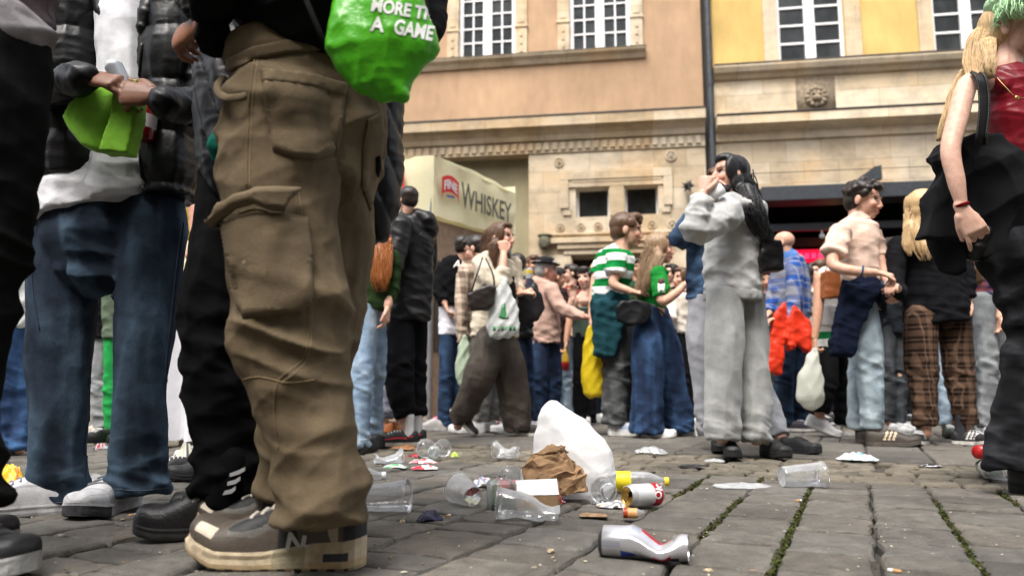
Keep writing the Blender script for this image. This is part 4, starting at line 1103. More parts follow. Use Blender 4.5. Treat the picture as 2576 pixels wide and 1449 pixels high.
# ================================================================== the crowd
BLK = '#121214'; H_DARK = hair_mat((.022, .014, .010)); H_BLACK = hair_mat((.010, .009, .010), (.004, .004, .005)); H_BROWN = hair_mat((.12, .06, .03)); H_RED = hair_mat((.42, .15, .04), (.2, .06, .015)); H_LTBR = hair_mat((.36, .24, .14), (.16, .095, .05)); H_BLOND = hair_mat((.68, .49, .27), (.42, .26, .11)); H_GREY = hair_mat((.4, .38, .36))
WHT = (.72, .72, .71); DSOLE = (.02, .02, .02)
NIK = lambda t, a, h: (.55, .02, .04) if .06 < min(a, 1-a) < .36 and .12 < t < .72 and abs(h-(.28+.75*(.62-t)**2*(1 if t < .62 else 6))) < .11*(.3+1.5*max(0, min(.72-t, t-.12))) else None
# man in the hooded black jacket
r, hd, hoodjk, hoodtr = who('man in a black hooded jacket and black joggers with red-flashed trainers, back turned', 4.72, 1015, (1024, 506, 66, -140, 4), (H_DARK, 'short'),
    [(1024, 538, 22), (1026, 552, 48), (1032, 585, 58), (1036, 660, 54), (1030, 740, 58), (1027, 808, 58)],
    [dict(p=[(1010, 562, 30, -.12), (996, 650, 29, -.16), (968, 720, 24, -.2), (935, 735, 20, -.22)], hand=(-1, .2, -.1, 0, 0, -1)), dict(p=[(1072, 570, 26, .05), (1078, 660, 24, .12), (1050, 730, 20, .22)], hand=(-.5, .3, .6, 1, 0, 0))],
    [[(1008, 800, 42), (1003, 900, 42, -.04), (1008, 990, 35, -.06), (1019, 1048, 27, -.06)], [(1044, 800, 38, .1), (1043, 900, 33, .12), (1043, 990, 30, .12), (1050, 1048, 24, .1)]],
    [(1054, -82, .29, dict(up=(.014, .014, .015), sole=(.42, .37, .30), paint=NIK, sock=WHT, dy=-.06)), (1074, -80, .29, dict(up=(.014, .014, .015), sole=(.05, .04, .04), paint=NIK, sock=WHT, dy=.1))],
    cloth(BLK, 'nylon'), cloth('#131316', 'knit'), topname='jacket', topextra=[T([(1048, 540, 18, 0), (1070, 556, 26, .02), (1082, 585, 22, .03), (1078, 604, 12, .02)], 4.72, 1.6)])
# woman with long red hair
r, hd, t, rj = who('woman with long red hair in a green jacket and pale flared jeans', 4.25, 940, (944, 566, 76, 165), (H_RED, 'long', dict(tubes=[[(948, 575, 34), (955, 640, 31, -.06), (958, 700, 24, -.08), (957, 742, 10, -.08)], [(970, 600, 14, -.06), (972, 680, 12, -.09), (962, 738, 5, -.09)]], n=130)),
    [(944, 615, 20), (944, 630, 46), (943, 665, 50), (943, 720, 42), (944, 780, 42)],
    [dict(p=[(990, 640, 18), (992, 710, 17), (975, 770, 15, -.05)], hand=(0, 1, 0, 1, 0, 0)), dict(p=[(898, 640, 20), (890, 710, 18), (893, 775, 15)], hand=(0, 1, 0, -1, 0, 0))],
    [[(928, 765, 34), (918, 880, 29), (908, 1000, 27, -.04), (905, 1123, 26, -.05)], [(944, 770, 30, .1), (946, 880, 27, .14), (944, 1000, 22, .24), (942, 1090, 22, .3)]],
    [(908, 172, .24, dict(up=DSOLE, sole=DSOLE, dy=-.1, lz=False)), (944, 178, .24, dict(up=DSOLE, sole=DSOLE, dy=.2, lz=False))],
    cloth('#2c3f22', 'knit'), cloth('#6f8fae', 'denim', '#b9cbd8'), topname='jacket')
LATER.append(lambda o=rj: seam('hem_stitch', o, [[(882, 1103), (905, 1107), (927, 1103)]], cloth('#c8d4dc', 'knit'), .0018))
who('man in a dark coat, grey trousers and brown shoes behind the hooded man', 5.75, 985, (992, 640, 54, -90), (H_DARK, 'short'), [(990, 678, 16), (990, 690, 38), (990, 760, 38), (990, 860, 38)],
    [dict(p=[(970, 700, 16, -.1), (960, 770, 15, -.14), (968, 830, 13, -.16)], hand=(0, 1, 0, -1, 0, 0))], [[(980, 850, 26), (972, 950, 25), (966, 1050, 24)], [(1005, 850, 24, .1), (1006, 950, 22, .12), (1006, 1050, 20, .12)]],
    [(990, -85, .3, dict(up=(.3, .1, .03), sole=(.05, .03, .02))), (1020, -85, .3, dict(up=(.3, .1, .03), sole=(.05, .03, .02), dy=.12))], cloth('#26262a', 'knit'), cloth('#7d7f8c', 'knit'), topname='coat')
# black jacket over a white shirt
r, hd, bj, _ = who('man in a white-printed black jacket over a long white shirt and jeans', 6.3, 1140, (1168, 622, 54, 130), (H_DARK, 'short'), [(1158, 650, 16), (1150, 664, 40), (1143, 700, 45), (1140, 740, 40), (1141, 770, 36)],
    [dict(p=[(1112, 672, 17), (1103, 720, 16, -.03), (1120, 765, 15, -.08)], hand=(.4, 1, -.2, -1, 0, 0)), dict(p=[(1180, 672, 16, .1), (1184, 730, 15, .12), (1180, 790, 12, .1)], hand=(0, 1, 0, 1, 0, 0))],
    [[(1126, 825, 21), (1124, 920, 20), (1120, 1000, 18), (1118, 1068, 17)], [(1150, 825, 20, .06), (1148, 920, 19, .1), (1146, 1000, 18, .1), (1144, 1068, 16, .1)]],
    [(1128, -70, .28, dict(up=(.5, .48, .46), sole=WHT)), (1152, -60, .28, dict(up=(.04, .04, .05), sole=DSOLE, dy=.1))], cloth('#121214', 'knit'), cloth('#1d3657', 'denim', '#46688f'), topname='jacket',)
soft('shirt', r, cloth('#e6e4ec', 'knit'), [T([(1138, 700, 30), (1134, 770, 30), (1133, 842, 30)], 6.3, .62, r1=False)], .009, folds(.006, .004, seed=4))
LATER.append(lambda o=bj: lettering('print', o, 'AV', 1140, 672, 36, 20, simple('white_print', (.75, .75, .72), .8), rot=12))
# plaid overshirt
r, hd, _, _ = who('man in a brown and cream plaid overshirt and white trainers behind the striding woman', 5.95, 1185, (1196, 628, 66, -115, 18), (H_DARK, 'short'), [(1194, 664, 18), (1188, 680, 36), (1182, 740, 36), (1182, 850, 34)],
    [dict(p=[(1164, 690, 18, -.1), (1160, 780, 17, -.14), (1166, 870, 15, -.14)], hand=(.1, 1, 0, -1, 0, 0)), dict(p=[(1210, 690, 16, .1), (1214, 780, 15, .1), (1210, 870, 12, .1)], hand=(0, 1, 0, 1, 0, 0))],
    [[(1200, 845, 28), (1210, 930, 26), (1212, 1000, 24), (1206, 1056, 20)], [(1225, 845, 26, .1), (1236, 930, 24, .12), (1238, 1000, 22, .14), (1236, 1056, 18, .14)]],
    [(1222, -78, .3, dict(up=(.74, .74, .74), sole=(.7, .7, .7))), (1250, -80, .3, dict(up=(.74, .74, .74), sole=(.7, .7, .7), dy=.14))], cloth('#c9b7a4', 'plaid', '#5d463c', .13), cloth('#8d8c8a', 'knit'), topname='overshirt')
# striding woman in the beige jacket
r, hd, bt, _ = who('woman in a beige jacket and wide brown trousers striding with a phone at her ear', 5.5, 1240, (1262, 600, 76, 62, 2), (H_BROWN, 'long', dict(tubes=[[(1236, 580, 20), (1228, 630, 20, .02), (1222, 668, 10, .02)], [(1246, 610, 16, -.08), (1240, 650, 12, -.1), (1238, 690, 5, -.1)], [(1274, 640, 8, .02), (1279, 680, 6, -.02)]], n=60)),
    [(1252, 640, 20), (1248, 652, 48), (1246, 690, 54), (1246, 760, 56), (1244, 848, 60)],
    [dict(p=[(1210, 656, 25, -.12), (1232, 704, 25, -.22), (1258, 712, 22, -.24), (1266, 660, 18, -.2), (1267, 638, 14, -.17)], cut=.8, hand=(-.05, -1, .1, .2, 0, -1, dict(curl=38))), dict(p=[(1292, 660, 22, .12), (1300, 715, 20, .1), (1310, 738, 15, -.05)], cut=.9, hand=(.9, -.3, -.2, 0, -1, -.3, dict(curl=45)))],
    [[(1232, 835, 40, -.02), (1212, 930, 40, -.1), (1178, 1010, 33, -.04), (1152, 1058, 24, .02)], [(1268, 835, 38), (1282, 930, 40, .03), (1294, 1010, 38, .06), (1302, 1082, 36, .08)]],
    [(1130, 88, .27, dict(up=(.03, .03, .03), sole=(.55, .52, .45), pitch=48, lift=.19, dy=0.02)), (1300, 82, .27, dict(up=(.03, .03, .03), sole=(.7, .68, .6), dy=.08))],
    cloth('#cfc3ae', 'knit'), cloth('#4a423b', 'satin', rough=.6), skin=LIGHT, topname='jacket', legfold=folds(.012, .008, (8, 8, 2), seed=3))
soft('blouse', r, cloth('#1c1a1a', 'knit'), [T([(1280, 665, 12, -.02), (1284, 740, 15, -.04), (1282, 830, 16, -.05)], 5.5, 1)], .008)
# person with leather bag and yellow-topped can
r, hd, _, _ = who('person in a dark jacket, dark hair showing behind the woman on the phone', 6.0, 1312, (1300, 668, 56, -160), (H_DARK, 'short'), [(1302, 700, 16), (1306, 712, 38), (1308, 760, 36), (1308, 850, 32)],
    [dict(p=[(1278, 720, 15), (1276, 780, 14), (1280, 840, 12)], hand=(0, 1, 0, -1, 0, 0)), dict(p=[(1340, 722, 16, -.05), (1348, 770, 15, -.12), (1330, 738, 12, -.25)], hand=(-.4, -1, -.2, .5, 0, -1, dict(curl=40)))],
    [[(1302, 840, 20), (1308, 940, 19), (1312, 1066, 17)], [(1322, 840, 18, .06), (1326, 940, 17, .08), (1328, 1066, 16, .1)]],
    [(1312, -60, .28, dict(up=WHT, sole=WHT)), (1326, 60, .28, dict(up=WHT, sole=WHT, dy=.1))], cloth('#1b1b1f', 'leather'), cloth('#22375a', 'denim', '#4a6a92'), skin=TAN, topname='jacket')
# old man with hat
r, hd, _, _ = who('grey-haired man in a dark brimmed hat and pink-beige jacket reaching forward', 6.6, 1372, (1374, 683, 62, 98, 4), (H_GREY, 'short'), [(1370, 700, 18), (1366, 712, 34), (1366, 750, 40), (1368, 810, 41), (1372, 864, 38)],
    [dict(p=[(1384, 724, 20, -.12), (1412, 774, 19, -.16), (1446, 790, 16, -.2), (1478, 798, 13, -.22)], hand=(1, .05, 0, 0, -1, 0)), dict(p=[(1350, 730, 18, .1), (1352, 790, 16, .12), (1362, 840, 13, .1)], hand=(0, 1, 0, -1, 0, 0))],
    [[(1360, 855, 25), (1356, 940, 24), (1352, 1010, 22), (1350, 1062, 20)], [(1388, 855, 24, .05), (1392, 940, 22, .1), (1390, 1010, 20, .12), (1388, 1062, 18, .14)]],
    [(1345, 70, .28, dict(up=(.08, .05, .03), sole=DSOLE)), (1382, 80, .28, dict(up=(.08, .05, .03), sole=DSOLE, dy=.14))], cloth('#c7a596', 'knit'), cloth('#1b2c47', 'denim', '#3f5c82'), skin=(.52, .28, .21), topname='jacket')
k = hd.k; hat = soft('hat', r, cloth('#2b2a2c', 'knit'), [hd.e(0, -.01, .098, .078, .096, .045), hd.e(0, -.01, .07, .122, .145, .010), hd.e(0, -.01, .075, .082, .1, .022)], .006, None, 2)
soft('hat_band', hat, cloth('#0d0d0e', 'satin'), [hd.e(0, -.01, .083, .085, .103, .012)], .006, None, 1)
# behind the hat man
who('moustached man peering past the hat wearer\'s shoulder', 7.3, 1404, (1400, 700, 52, 110, 10), (H_DARK, 'short'), [(1400, 728, 14), (1402, 738, 32), (1402, 790, 34), (1402, 860, 30)],
    [dict(p=[(1426, 745, 14), (1432, 800, 13, -.05), (1424, 860, 11, -.1)], hand=(0, 1, 0, 1, 0, 0, dict(curl=45)), cut=.45)], [[(1394, 850, 18), (1396, 950, 17), (1398, 1050, 16)], [(1416, 850, 18, .05), (1420, 950, 17, .06), (1424, 1050, 16, .06)]],
    [(1396, 70, .27, dict(up=WHT, sole=WHT)), (1420, 70, .27, dict(up=WHT, sole=WHT))], cloth('#332423', 'knit'), cloth('#7c95ad', 'denim'), skin=TAN, face=dict(lip=(.05, .03, .02)))
r, hd, _, _ = who('dark-haired woman with bare shoulders raising her hand before the doorway', 7.0, 1470, (1474, 702, 56, -35), (H_DARK, 'fringe'), [(1470, 734, 14), (1468, 748, 30), (1466, 790, 25), (1468, 845, 27)],
    [dict(p=[(1444, 752, 14), (1430, 790, 13, -.08), (1441, 752, 11, -.14)], cut=0, hand=(.1, -1, 0, 0, 0, 1, dict(curl=20))), dict(p=[(1490, 752, 13), (1492, 800, 12), (1484, 850, 10)], cut=0, hand=(0, 1, 0, 1, 0, 0))],
    [[(1458, 840, 20), (1458, 950, 18), (1460, 1062, 16)], [(1482, 840, 19, .05), (1484, 950, 17, .06), (1484, 1062, 16, .06)]],
    [(1462, -60, .25, dict(up=DSOLE, sole=DSOLE)), (1484, -60, .25, dict(up=WHT, sole=WHT))], None, cloth('#101012', 'knit'), skin=PALE)
soft('camisole', r, cloth('#3c4a40', 'satin'), [T([(1468, 772, 27, -.01), (1467, 800, 27), (1468, 850, 29)], 7.0, .66, r0=False, r1=False)], .009)
# striped football shirt
r, hd, hoops, gj = who('young man in a green and white hooped shirt with a teal sweatshirt tied on', 5.65, 1550, (1577, 582, 88, 84, 6), (H_BROWN, 'fringe'), [(1562, 622, 22), (1556, 640, 44), (1545, 680, 48), (1536, 720, 46), (1532, 770, 44)],
    [dict(p=[(1553, 648, 30, -.14), (1548, 690, 27, -.18), (1545, 716, 16, -.2), (1590, 734, 13, -.24)], cut=.4, hand=(1, -.1, 0, 0, -1, -.4)), dict(p=[(1524, 646, 26, .14), (1502, 690, 20, .15), (1494, 740, 15, .1), (1487, 800, 12, .02)], cut=.3, hand=(-.05, 1, 0, -1, 0, 0, dict(curl=48)))],
    [[(1545, 790, 38), (1552, 900, 36, -.02), (1546, 990, 32, -.02), (1544, 1066, 29, -.02)], [(1572, 790, 34, .1), (1590, 900, 32, .14), (1592, 990, 28, .16), (1590, 1062, 27, .18)]],
    [(1528, 80, .3, dict(up=(.66, .66, .67), sole=(.7, .68, .64), dy=-.02, paint=lambda t, a, h: (.3, .36, .5) if .3 < t < .5 and .1 < min(a, 1-a) < .3 else None)), (1572, 70, .3, dict(up=(.6, .6, .6), sole=(.6, .58, .54), dy=.18))],
    cloth('#f0f0ee', 'hoops', '#12803c', .118), cloth('#4a4c4e', 'denim', '#86898a'), topname='football_shirt')
soft('tied_sweatshirt', r, cloth('#1d4148', 'knit'), [T([(1535, 748, 46), (1534, 768, 49), (1532, 790, 46)], 5.65, .74), prism([(1494, 760), (1578, 756), (1577, 800), (1560, 850), (1546, 898), (1492, 894), (1490, 800)], 5.65, .10, -.12), prism([(1494, 760), (1530, 756), (1520, 890), (1494, 890)], 5.65, .3)], .009, folds(.018, .006, (10, 10, 1.6), seed=9, mid=.1), 4)
# girl in the green shirt
r, hd, gs, gjn = who('girl with very long light brown hair in a green shirt and wide jeans', 5.45, 1640, (1660, 627, 76, 80, 2), (H_LTBR, 'long', dict(tubes=[[(1646, 612, 26), (1634, 660, 24, -.02), (1618, 710, 18, -.04), (1598, 758, 8, -.05)], [(1660, 640, 14, -.09), (1640, 690, 14, -.12), (1612, 748, 5, -.1)]], n=110)),
    [(1650, 662, 20), (1646, 674, 38), (1641, 705, 39), (1640, 745, 36), (1638, 778, 33)],
    [dict(p=[(1656, 684, 22, -.14), (1662, 726, 24, -.18), (1667, 757, 15, -.2), (1700, 738, 13, -.22), (1722, 716, 11, -.22)], cut=.46, hand=(.7, -.6, 0, -.4, -1, -.4, dict(curl=35))), dict(p=[(1640, 684, 18, .14), (1650, 740, 16, .18), (1700, 735, 11, .12)], cut=.4, hand=(1, -.3, -.2, 0, -1, 0))],
    [[(1634, 782, 36), (1630, 880, 40, -.04), (1628, 990, 40, -.04), (1626, 1090, 42, -.04)], [(1652, 782, 34, .08), (1672, 880, 38, .1), (1694, 990, 38, .14), (1710, 1084, 40, .16)]],
    [(1612, 80, .25, dict(up=WHT, sole=WHT, dy=-.03)), (1712, 80, .25, dict(up=(.7, .66, .5), sole=WHT, dy=.16))],
    cloth('#1f7d33', 'knit'), cloth('#1a3358', 'denim', '#456890'), topname='football_shirt', skin=LIGHT, legfold=folds(.014, .008, (9, 9, 1.6), seed=5))
LATER.append(lambda o=gs: (patch('badge', o, [(1655, 712), (1672, 712), (1673, 736), (1655, 736)], simple('white_print', (.75, .75, .72), .8), .001, .002), patch('badge', o, [(1657, 700), (1669, 700), (1671, 712), (1663, 717), (1656, 712)], simple('dark_print', (.12, .03, .06), .8), .001, .003)))
soft('waistband', r, cloth('#c99a80', 'knit'), [T([(1640, 774, 33), (1640, 786, 33)], 5.45, .62)], .008, None)
# woman with the paper cup
who('woman in a cream top and black trousers behind the girl in green', 6.7, 1712, (1716, 702, 54, -70), (H_BROWN, 'long'), [(1712, 736, 14), (1712, 748, 32), (1712, 790, 30), (1712, 838, 30)],
    [dict(p=[(1690, 755, 15), (1690, 795, 14, -.1), (1684, 800, 11, -.25)], hand=(-.5, -.2, -.5, 0, -1, 0))], [[(1706, 830, 22), (1712, 940, 22), (1720, 1062, 21)], [(1730, 830, 21, .05), (1740, 940, 21, .05), (1746, 1062, 20, .05)]],
    [(1720, -30, .26, dict(up=WHT, sole=WHT)), (1746, 20, .26, dict(up=WHT, sole=WHT))], cloth('#d8cfc2', 'knit'), cloth('#1a1a1c', 'knit'))
# grey hoodie girl
r, hd, hoodie, jog = who('woman with long black hair in an all grey hooded sweatshirt and joggers drinking', 3.93, 1850, (1834, 445, 104, -78, -4), (H_BLACK, 'long', dict(tubes=[[(1856, 430, 34), (1874, 490, 34, .02), (1900, 545, 28, .04), (1925, 600, 12, .05)], [(1876, 470, 18, -.08), (1898, 530, 16, -.1), (1932, 592, 6, -.06)], [(1826, 470, 7, -.09), (1822, 495, 4, -.1)], [(1872, 470, 24, -.10), (1894, 530, 26, -.15), (1916, 580, 22, -.14), (1938, 625, 8, -.1)]], n=120, wav=.03, r=.0021, twist=.4)),
    [(1848, 496, 28), (1846, 515, 58), (1842, 560, 74), (1842, 620, 74), (1843, 690, 74), (1844, 742, 72)],
    [dict(p=[(1838, 535, 46, -.16), (1788, 562, 44, -.22), (1748, 578, 38, -.26), (1756, 530, 31, -.26), (1768, 486, 22, -.24)], cut=.98, k=.85, hand=(.25, -1, .1, -.6, -.1, -1, dict(curl=42, size=1.02))), dict(p=[(1840, 530, 36, .14), (1800, 562, 32, .12), (1786, 525, 24, .02), (1792, 505, 18, -.02)], cut=.95, hand=(.3, -1, -.2, -.3, 0, 1, dict(curl=40)))],
    [[(1826, 735, 56, -.02), (1820, 850, 52, -.04), (1816, 980, 46, -.05), (1817, 1104, 43, -.05)], [(1872, 735, 52, .06), (1884, 850, 48, .08), (1894, 980, 42, .04), (1903, 1108, 38, 0)]],
    [(1832, -12, .26, dict(up=(.012, .012, .013), sole=(.015, .015, .016), lace=(.02, .02, .02), dy=.1, hs=.03)), (1916, 8, .26, dict(up=(.012, .012, .013), sole=(.015, .015, .016), lace=(.02, .02, .02), dy=.12, hs=.03))],
    cloth('#b4b4b2', 'fleece'), cloth('#9b9c9a', 'fleece'), skin=(.55, .34, .26), vox=.008, bvox=.005, topname='hoodie', botname='joggers', kt=.7,
    topextra=[T([(1820, 500, 20, -.1), (1850, 512, 26, -.13), (1884, 540, 30, -.1), (1905, 575, 20, -.02)], 3.93, .8), T([(1850, 500, 30, .02), (1890, 535, 36, .03), (1908, 578, 22, .03)], 3.93, 1.5)], topfold=folds(.009, .012, (6, 6, 4), (6, 6, 14), seed=21, mid=.6), legfold=folds(.017, .009, (10, 10, 1.2), seed=6, mid=.1), face=dict(lip=(.45, .13, .13)))
soft('waistband_rib', r, cloth('#9fa09e', 'knit'), [T([(1845, 728, 74, 0), (1844, 742, 77), (1844, 757, 75)], 3.93, .72, r0=False, r1=False)], .007, lambda P, s, L, k: .0022*np.sin(np.arctan2(P[:, 1], P[:, 0])*150))
# denim jacket person behind
r, hd, dj, _ = who('person in a blue denim jacket and grey joggers hidden behind the woman in grey', 4.35, 1790, (1812, 470, 88, -70), (H_BROWN, 'long'), [(1806, 516, 24), (1800, 535, 58), (1786, 580, 60), (1782, 660, 58), (1780, 755, 56)],
    [dict(p=[(1770, 560, 32, -.05), (1728, 590, 32, -.08), (1702, 606, 28, -.1), (1732, 560, 24, -.12), (1768, 512, 18, -.1)], hand=(.5, -1, 0, -1, 0, 0, dict(curl=35))), dict(p=[(1838, 560, 28, .1), (1842, 650, 26, .15), (1836, 730, 20, .15)], hand=(0, 1, 0, 1, 0, 0))],
    [[(1764, 745, 38), (1764, 860, 36), (1775, 980, 32), (1785, 1092, 28)], [(1820, 745, 40, .08), (1870, 880, 36, .06), (1925, 1010, 32, .02), (1965, 1098, 27, -.1)]],
    [(1800, -10, .26, dict(up=(.012, .012, .013), sole=(.015, .015, .016), lace=(.02, .02, .02))), (1962, 32, .25, dict(up=(.012, .012, .013), sole=(.015, .015, .016), lace=(.02, .02, .02), dy=-.12, hs=.03))],
    cloth('#233b58', 'denim', '#5a7a9e'), cloth('#94959a', 'fleece'), topname='denim_jacket', botname='joggers', legfold=folds(.012, .010, (9, 9, 1.6), seed=16))
# bald man with orange jacket over his arm
r, hd, ps, _ = who('bald man in a blue plaid shirt with an orange-red jacket over his arm', 6.2, 1985, (1970, 614, 62, -128, 2), None, [(1980, 642, 20), (1984, 656, 42), (1988, 700, 50), (1990, 760, 52), (1990, 815, 48)],
    [dict(p=[(1998, 670, 24, -.14), (1998, 740, 24, -.2), (1990, 795, 20, -.26), (1960, 800, 16, -.3)], hand=(-1, .2, 0, 0, -1, 0)), dict(p=[(1960, 670, 20, .1), (1945, 740, 19, .08), (1935, 790, 15, 0)], hand=(-.6, .6, 0, -1, 0, 0))],
    [[(1976, 805, 30), (1974, 900, 28), (1972, 1000, 24), (1974, 1066, 22)], [(2006, 805, 28, .08), (2008, 900, 26, .1), (2008, 1000, 22, .1), (2010, 1062, 20, .1)]],
    [(1972, 60, .28, dict(up=(.02, .02, .03), sole=(.5, .48, .45))), (2002, 70, .28, dict(up=(.02, .02, .03), sole=(.5, .48, .45), dy=.1))], cloth('#2c4f93', 'plaid', '#8b8a8c', .17), cloth('#16273c', 'denim', '#33506f'), skin=(.58, .36, .26), topname='plaid_shirt')
soft('collar', r, cloth('#5d87c8', 'knit'), [T([(1974, 640, 25, 0), (1985, 652, 30, 0)], 6.2, .8)], .007, None)
who('man with glasses and a dark jacket half hidden behind the black handbag', 7.1, 1936, (1932, 706, 54, -30, 8), (H_DARK, 'short'), [(1932, 738, 14), (1934, 750, 34), (1934, 800, 34), (1934, 870, 32)], [], [[(1924, 860, 20), (1924, 960, 18), (1922, 1055, 16)], [(1946, 860, 20), (1946, 960, 18), (1946, 1055, 16)]],
    [(1924, 10, .27, dict(up=WHT, sole=WHT)), (1946, 20, .27, dict(up=WHT, sole=WHT))], cloth('#2a2c30', 'knit'), cloth('#3a4028', 'knit'), skin=TAN)
who('dark-haired woman looking up under the red neon sign', 7.2, 2046, (2044, 690, 52, 40, -14), (H_DARK, 'long'), [(2042, 724, 13), (2042, 736, 30), (2042, 790, 28), (2042, 850, 28)], [], [[(2034, 840, 18), (2034, 950, 16), (2034, 1052, 15)], [(2054, 840, 18), (2054, 950, 16), (2054, 1052, 15)]],
    [(2034, 10, .26, dict(up=DSOLE, sole=WHT)), (2054, 20, .26, dict(up=DSOLE, sole=WHT))], cloth('#cfc8bd', 'plaid', '#4c4a48', .1), cloth('#15151a', 'knit'), skin=PALE)
# woman with the brown shoulder bag
r, hd, wt, _ = who('woman in a white frilled top and black trousers striding with a brown shoulder bag', 5.55, 2095, (2108, 634, 72, 100), (H_BROWN, 'long'), [(2100, 672, 18), (2098, 686, 40), (2092, 740, 38), (2090, 800, 38), (2090, 880, 38)],
    [dict(p=[(2064, 700, 16, -.1), (2058, 780, 14, -.14), (2050, 850, 11, -.16)], cut=0, hand=(-.1, 1, 0, -1, 0, 0, dict(curl=45))), dict(p=[(2118, 700, 15, .1), (2122, 780, 14, .1), (2118, 850, 11, .1)], cut=0)],
    [[(2082, 885, 36), (2078, 960, 32, -.05), (2062, 1034, 24, -.05)], [(2108, 885, 34, .08), (2120, 980, 30, .12), (2124, 1066, 26, .12)]],
    [(2022, 84, .27, dict(up=(.55, .55, .55), sole=(.72, .7, .68), pitch=24, lift=.09, dy=-.05)), (2112, 70, .26, dict(up=(.6, .56, .48), sole=WHT, dy=.12))], cloth('#e9e7e4', 'knit'), cloth('#131315', 'knit'), skin=TAN, topname='frilled_top')
soft('frill', r, cloth('#ecebe9', 'knit'), [T([(2090, 770, 40), (2088, 800, 44), (2087, 822, 46)], 5.55, .66, r0=False, r1=False)], .008, folds(.012, .002, (30, 30, 2), seed=3))
soft('skirt_hem', r, cloth('#e3e3dd', 'hoops', '#1f7a46', .11), [T([(2089, 820, 40), (2089, 860, 41), (2090, 896, 40)], 5.55, .66, r0=False, r1=False)], .009)
# polo man
r, hd, polo, _ = who('smiling dark-haired man in a pale pink polo shirt with a navy sweater tied on', 4.75, 2175, (2172, 506, 96, 52, 12), (H_DARK, 'curly'), [(2160, 548, 24), (2158, 562, 52), (2156, 600, 58), (2160, 660, 52), (2166, 722, 46)],
    [dict(p=[(2116, 584, 33, -.1), (2100, 630, 35, -.16), (2098, 668, 22, -.2), (2150, 682, 17, -.26), (2205, 686, 14, -.28)], cut=.42, hand=(1, .2, -.1, 0, -1, -.2, dict(curl=40))), dict(p=[(2196, 590, 26, .12), (2214, 640, 22, .1), (2222, 690, 14, 0), (2246, 722, 13, -.1)], cut=.4, hand=(-.1, .6, -.5, .4, -1, 0, dict(curl=40)))],
    [[(2164, 745, 44), (2180, 850, 42, -.04), (2190, 960, 34, -.05), (2195, 1078, 28, -.05)], [(2176, 745, 40, .1), (2170, 850, 36, .14), (2162, 960, 30, .16), (2158, 1078, 25, .16)]],
    [(2174, 72, .31, dict(up=(.055, .045, .035), sole=(.10, .085, .07), paint=stripes3((.62, .50, .34)), lace=(.1, .09, .08), dy=-.06)), (2148, 60, .3, dict(up=(.055, .045, .035), sole=(.10, .085, .07), dy=.16))],
    cloth('#e3c6b4', 'knit'), cloth('#8ba3b0', 'denim', '#c4d0d4'), skin=LIGHT, topname='polo_shirt', vox=.008, bvox=.0055, face=dict(smile=.5), legfold=folds(.008, .007, (8, 8, 2), (6, 6, 20), seed=6, mid=.15, knee=.55))
soft('collar', r, cloth('#e6cab9', 'knit'), [T([(2158, 548, 27, -.0), (2161, 557, 33, -.0)], 4.75, .9)], .006, None)
soft('tied_sweater', r, cloth('#131a2c', 'knit'), [T([(2166, 708, 49), (2168, 728, 55), (2168, 746, 51)], 4.75, .8), prism([(2116, 716), (2200, 712), (2222, 722), (2196, 752), (2176, 800), (2160, 850), (2146, 895), (2090, 890), (2100, 800)], 4.75, .07, -.13)], .008, folds(.018, .006, (10, 10, 1.6), seed=8, mid=.1), 4)
soft('wristband', r, cloth('#3b5878', 'knit'), [T([(2166, 683, 18, -.265), (2172, 684, 18, -.27)], 4.75, .95, r0=False, r1=False)], .005, None)
who('person in a dark coat and dark grey jeans behind the polo shirt man', 5.7, 2240, (2246, 632, 64, -150), (H_DARK, 'short'), [(2246, 670, 16), (2246, 684, 40), (2246, 760, 40), (2246, 840, 38)], [dict(p=[(2216, 700, 16), (2214, 770, 15), (2228, 730, 12, -.2)], hand=(.3, -.6, -.4, 0, 0, 1))], [[(2238, 800, 26), (2236, 930, 23), (2236, 1062, 21)], [(2264, 800, 24), (2262, 930, 22), (2260, 1062, 20)]],
    [(2240, 0, .28, dict(up=WHT, sole=WHT)), (2264, 15, .28, dict(up=WHT, sole=WHT))], cloth('#22262b', 'knit'), cloth('#3d4145', 'denim', '#5e646a'))
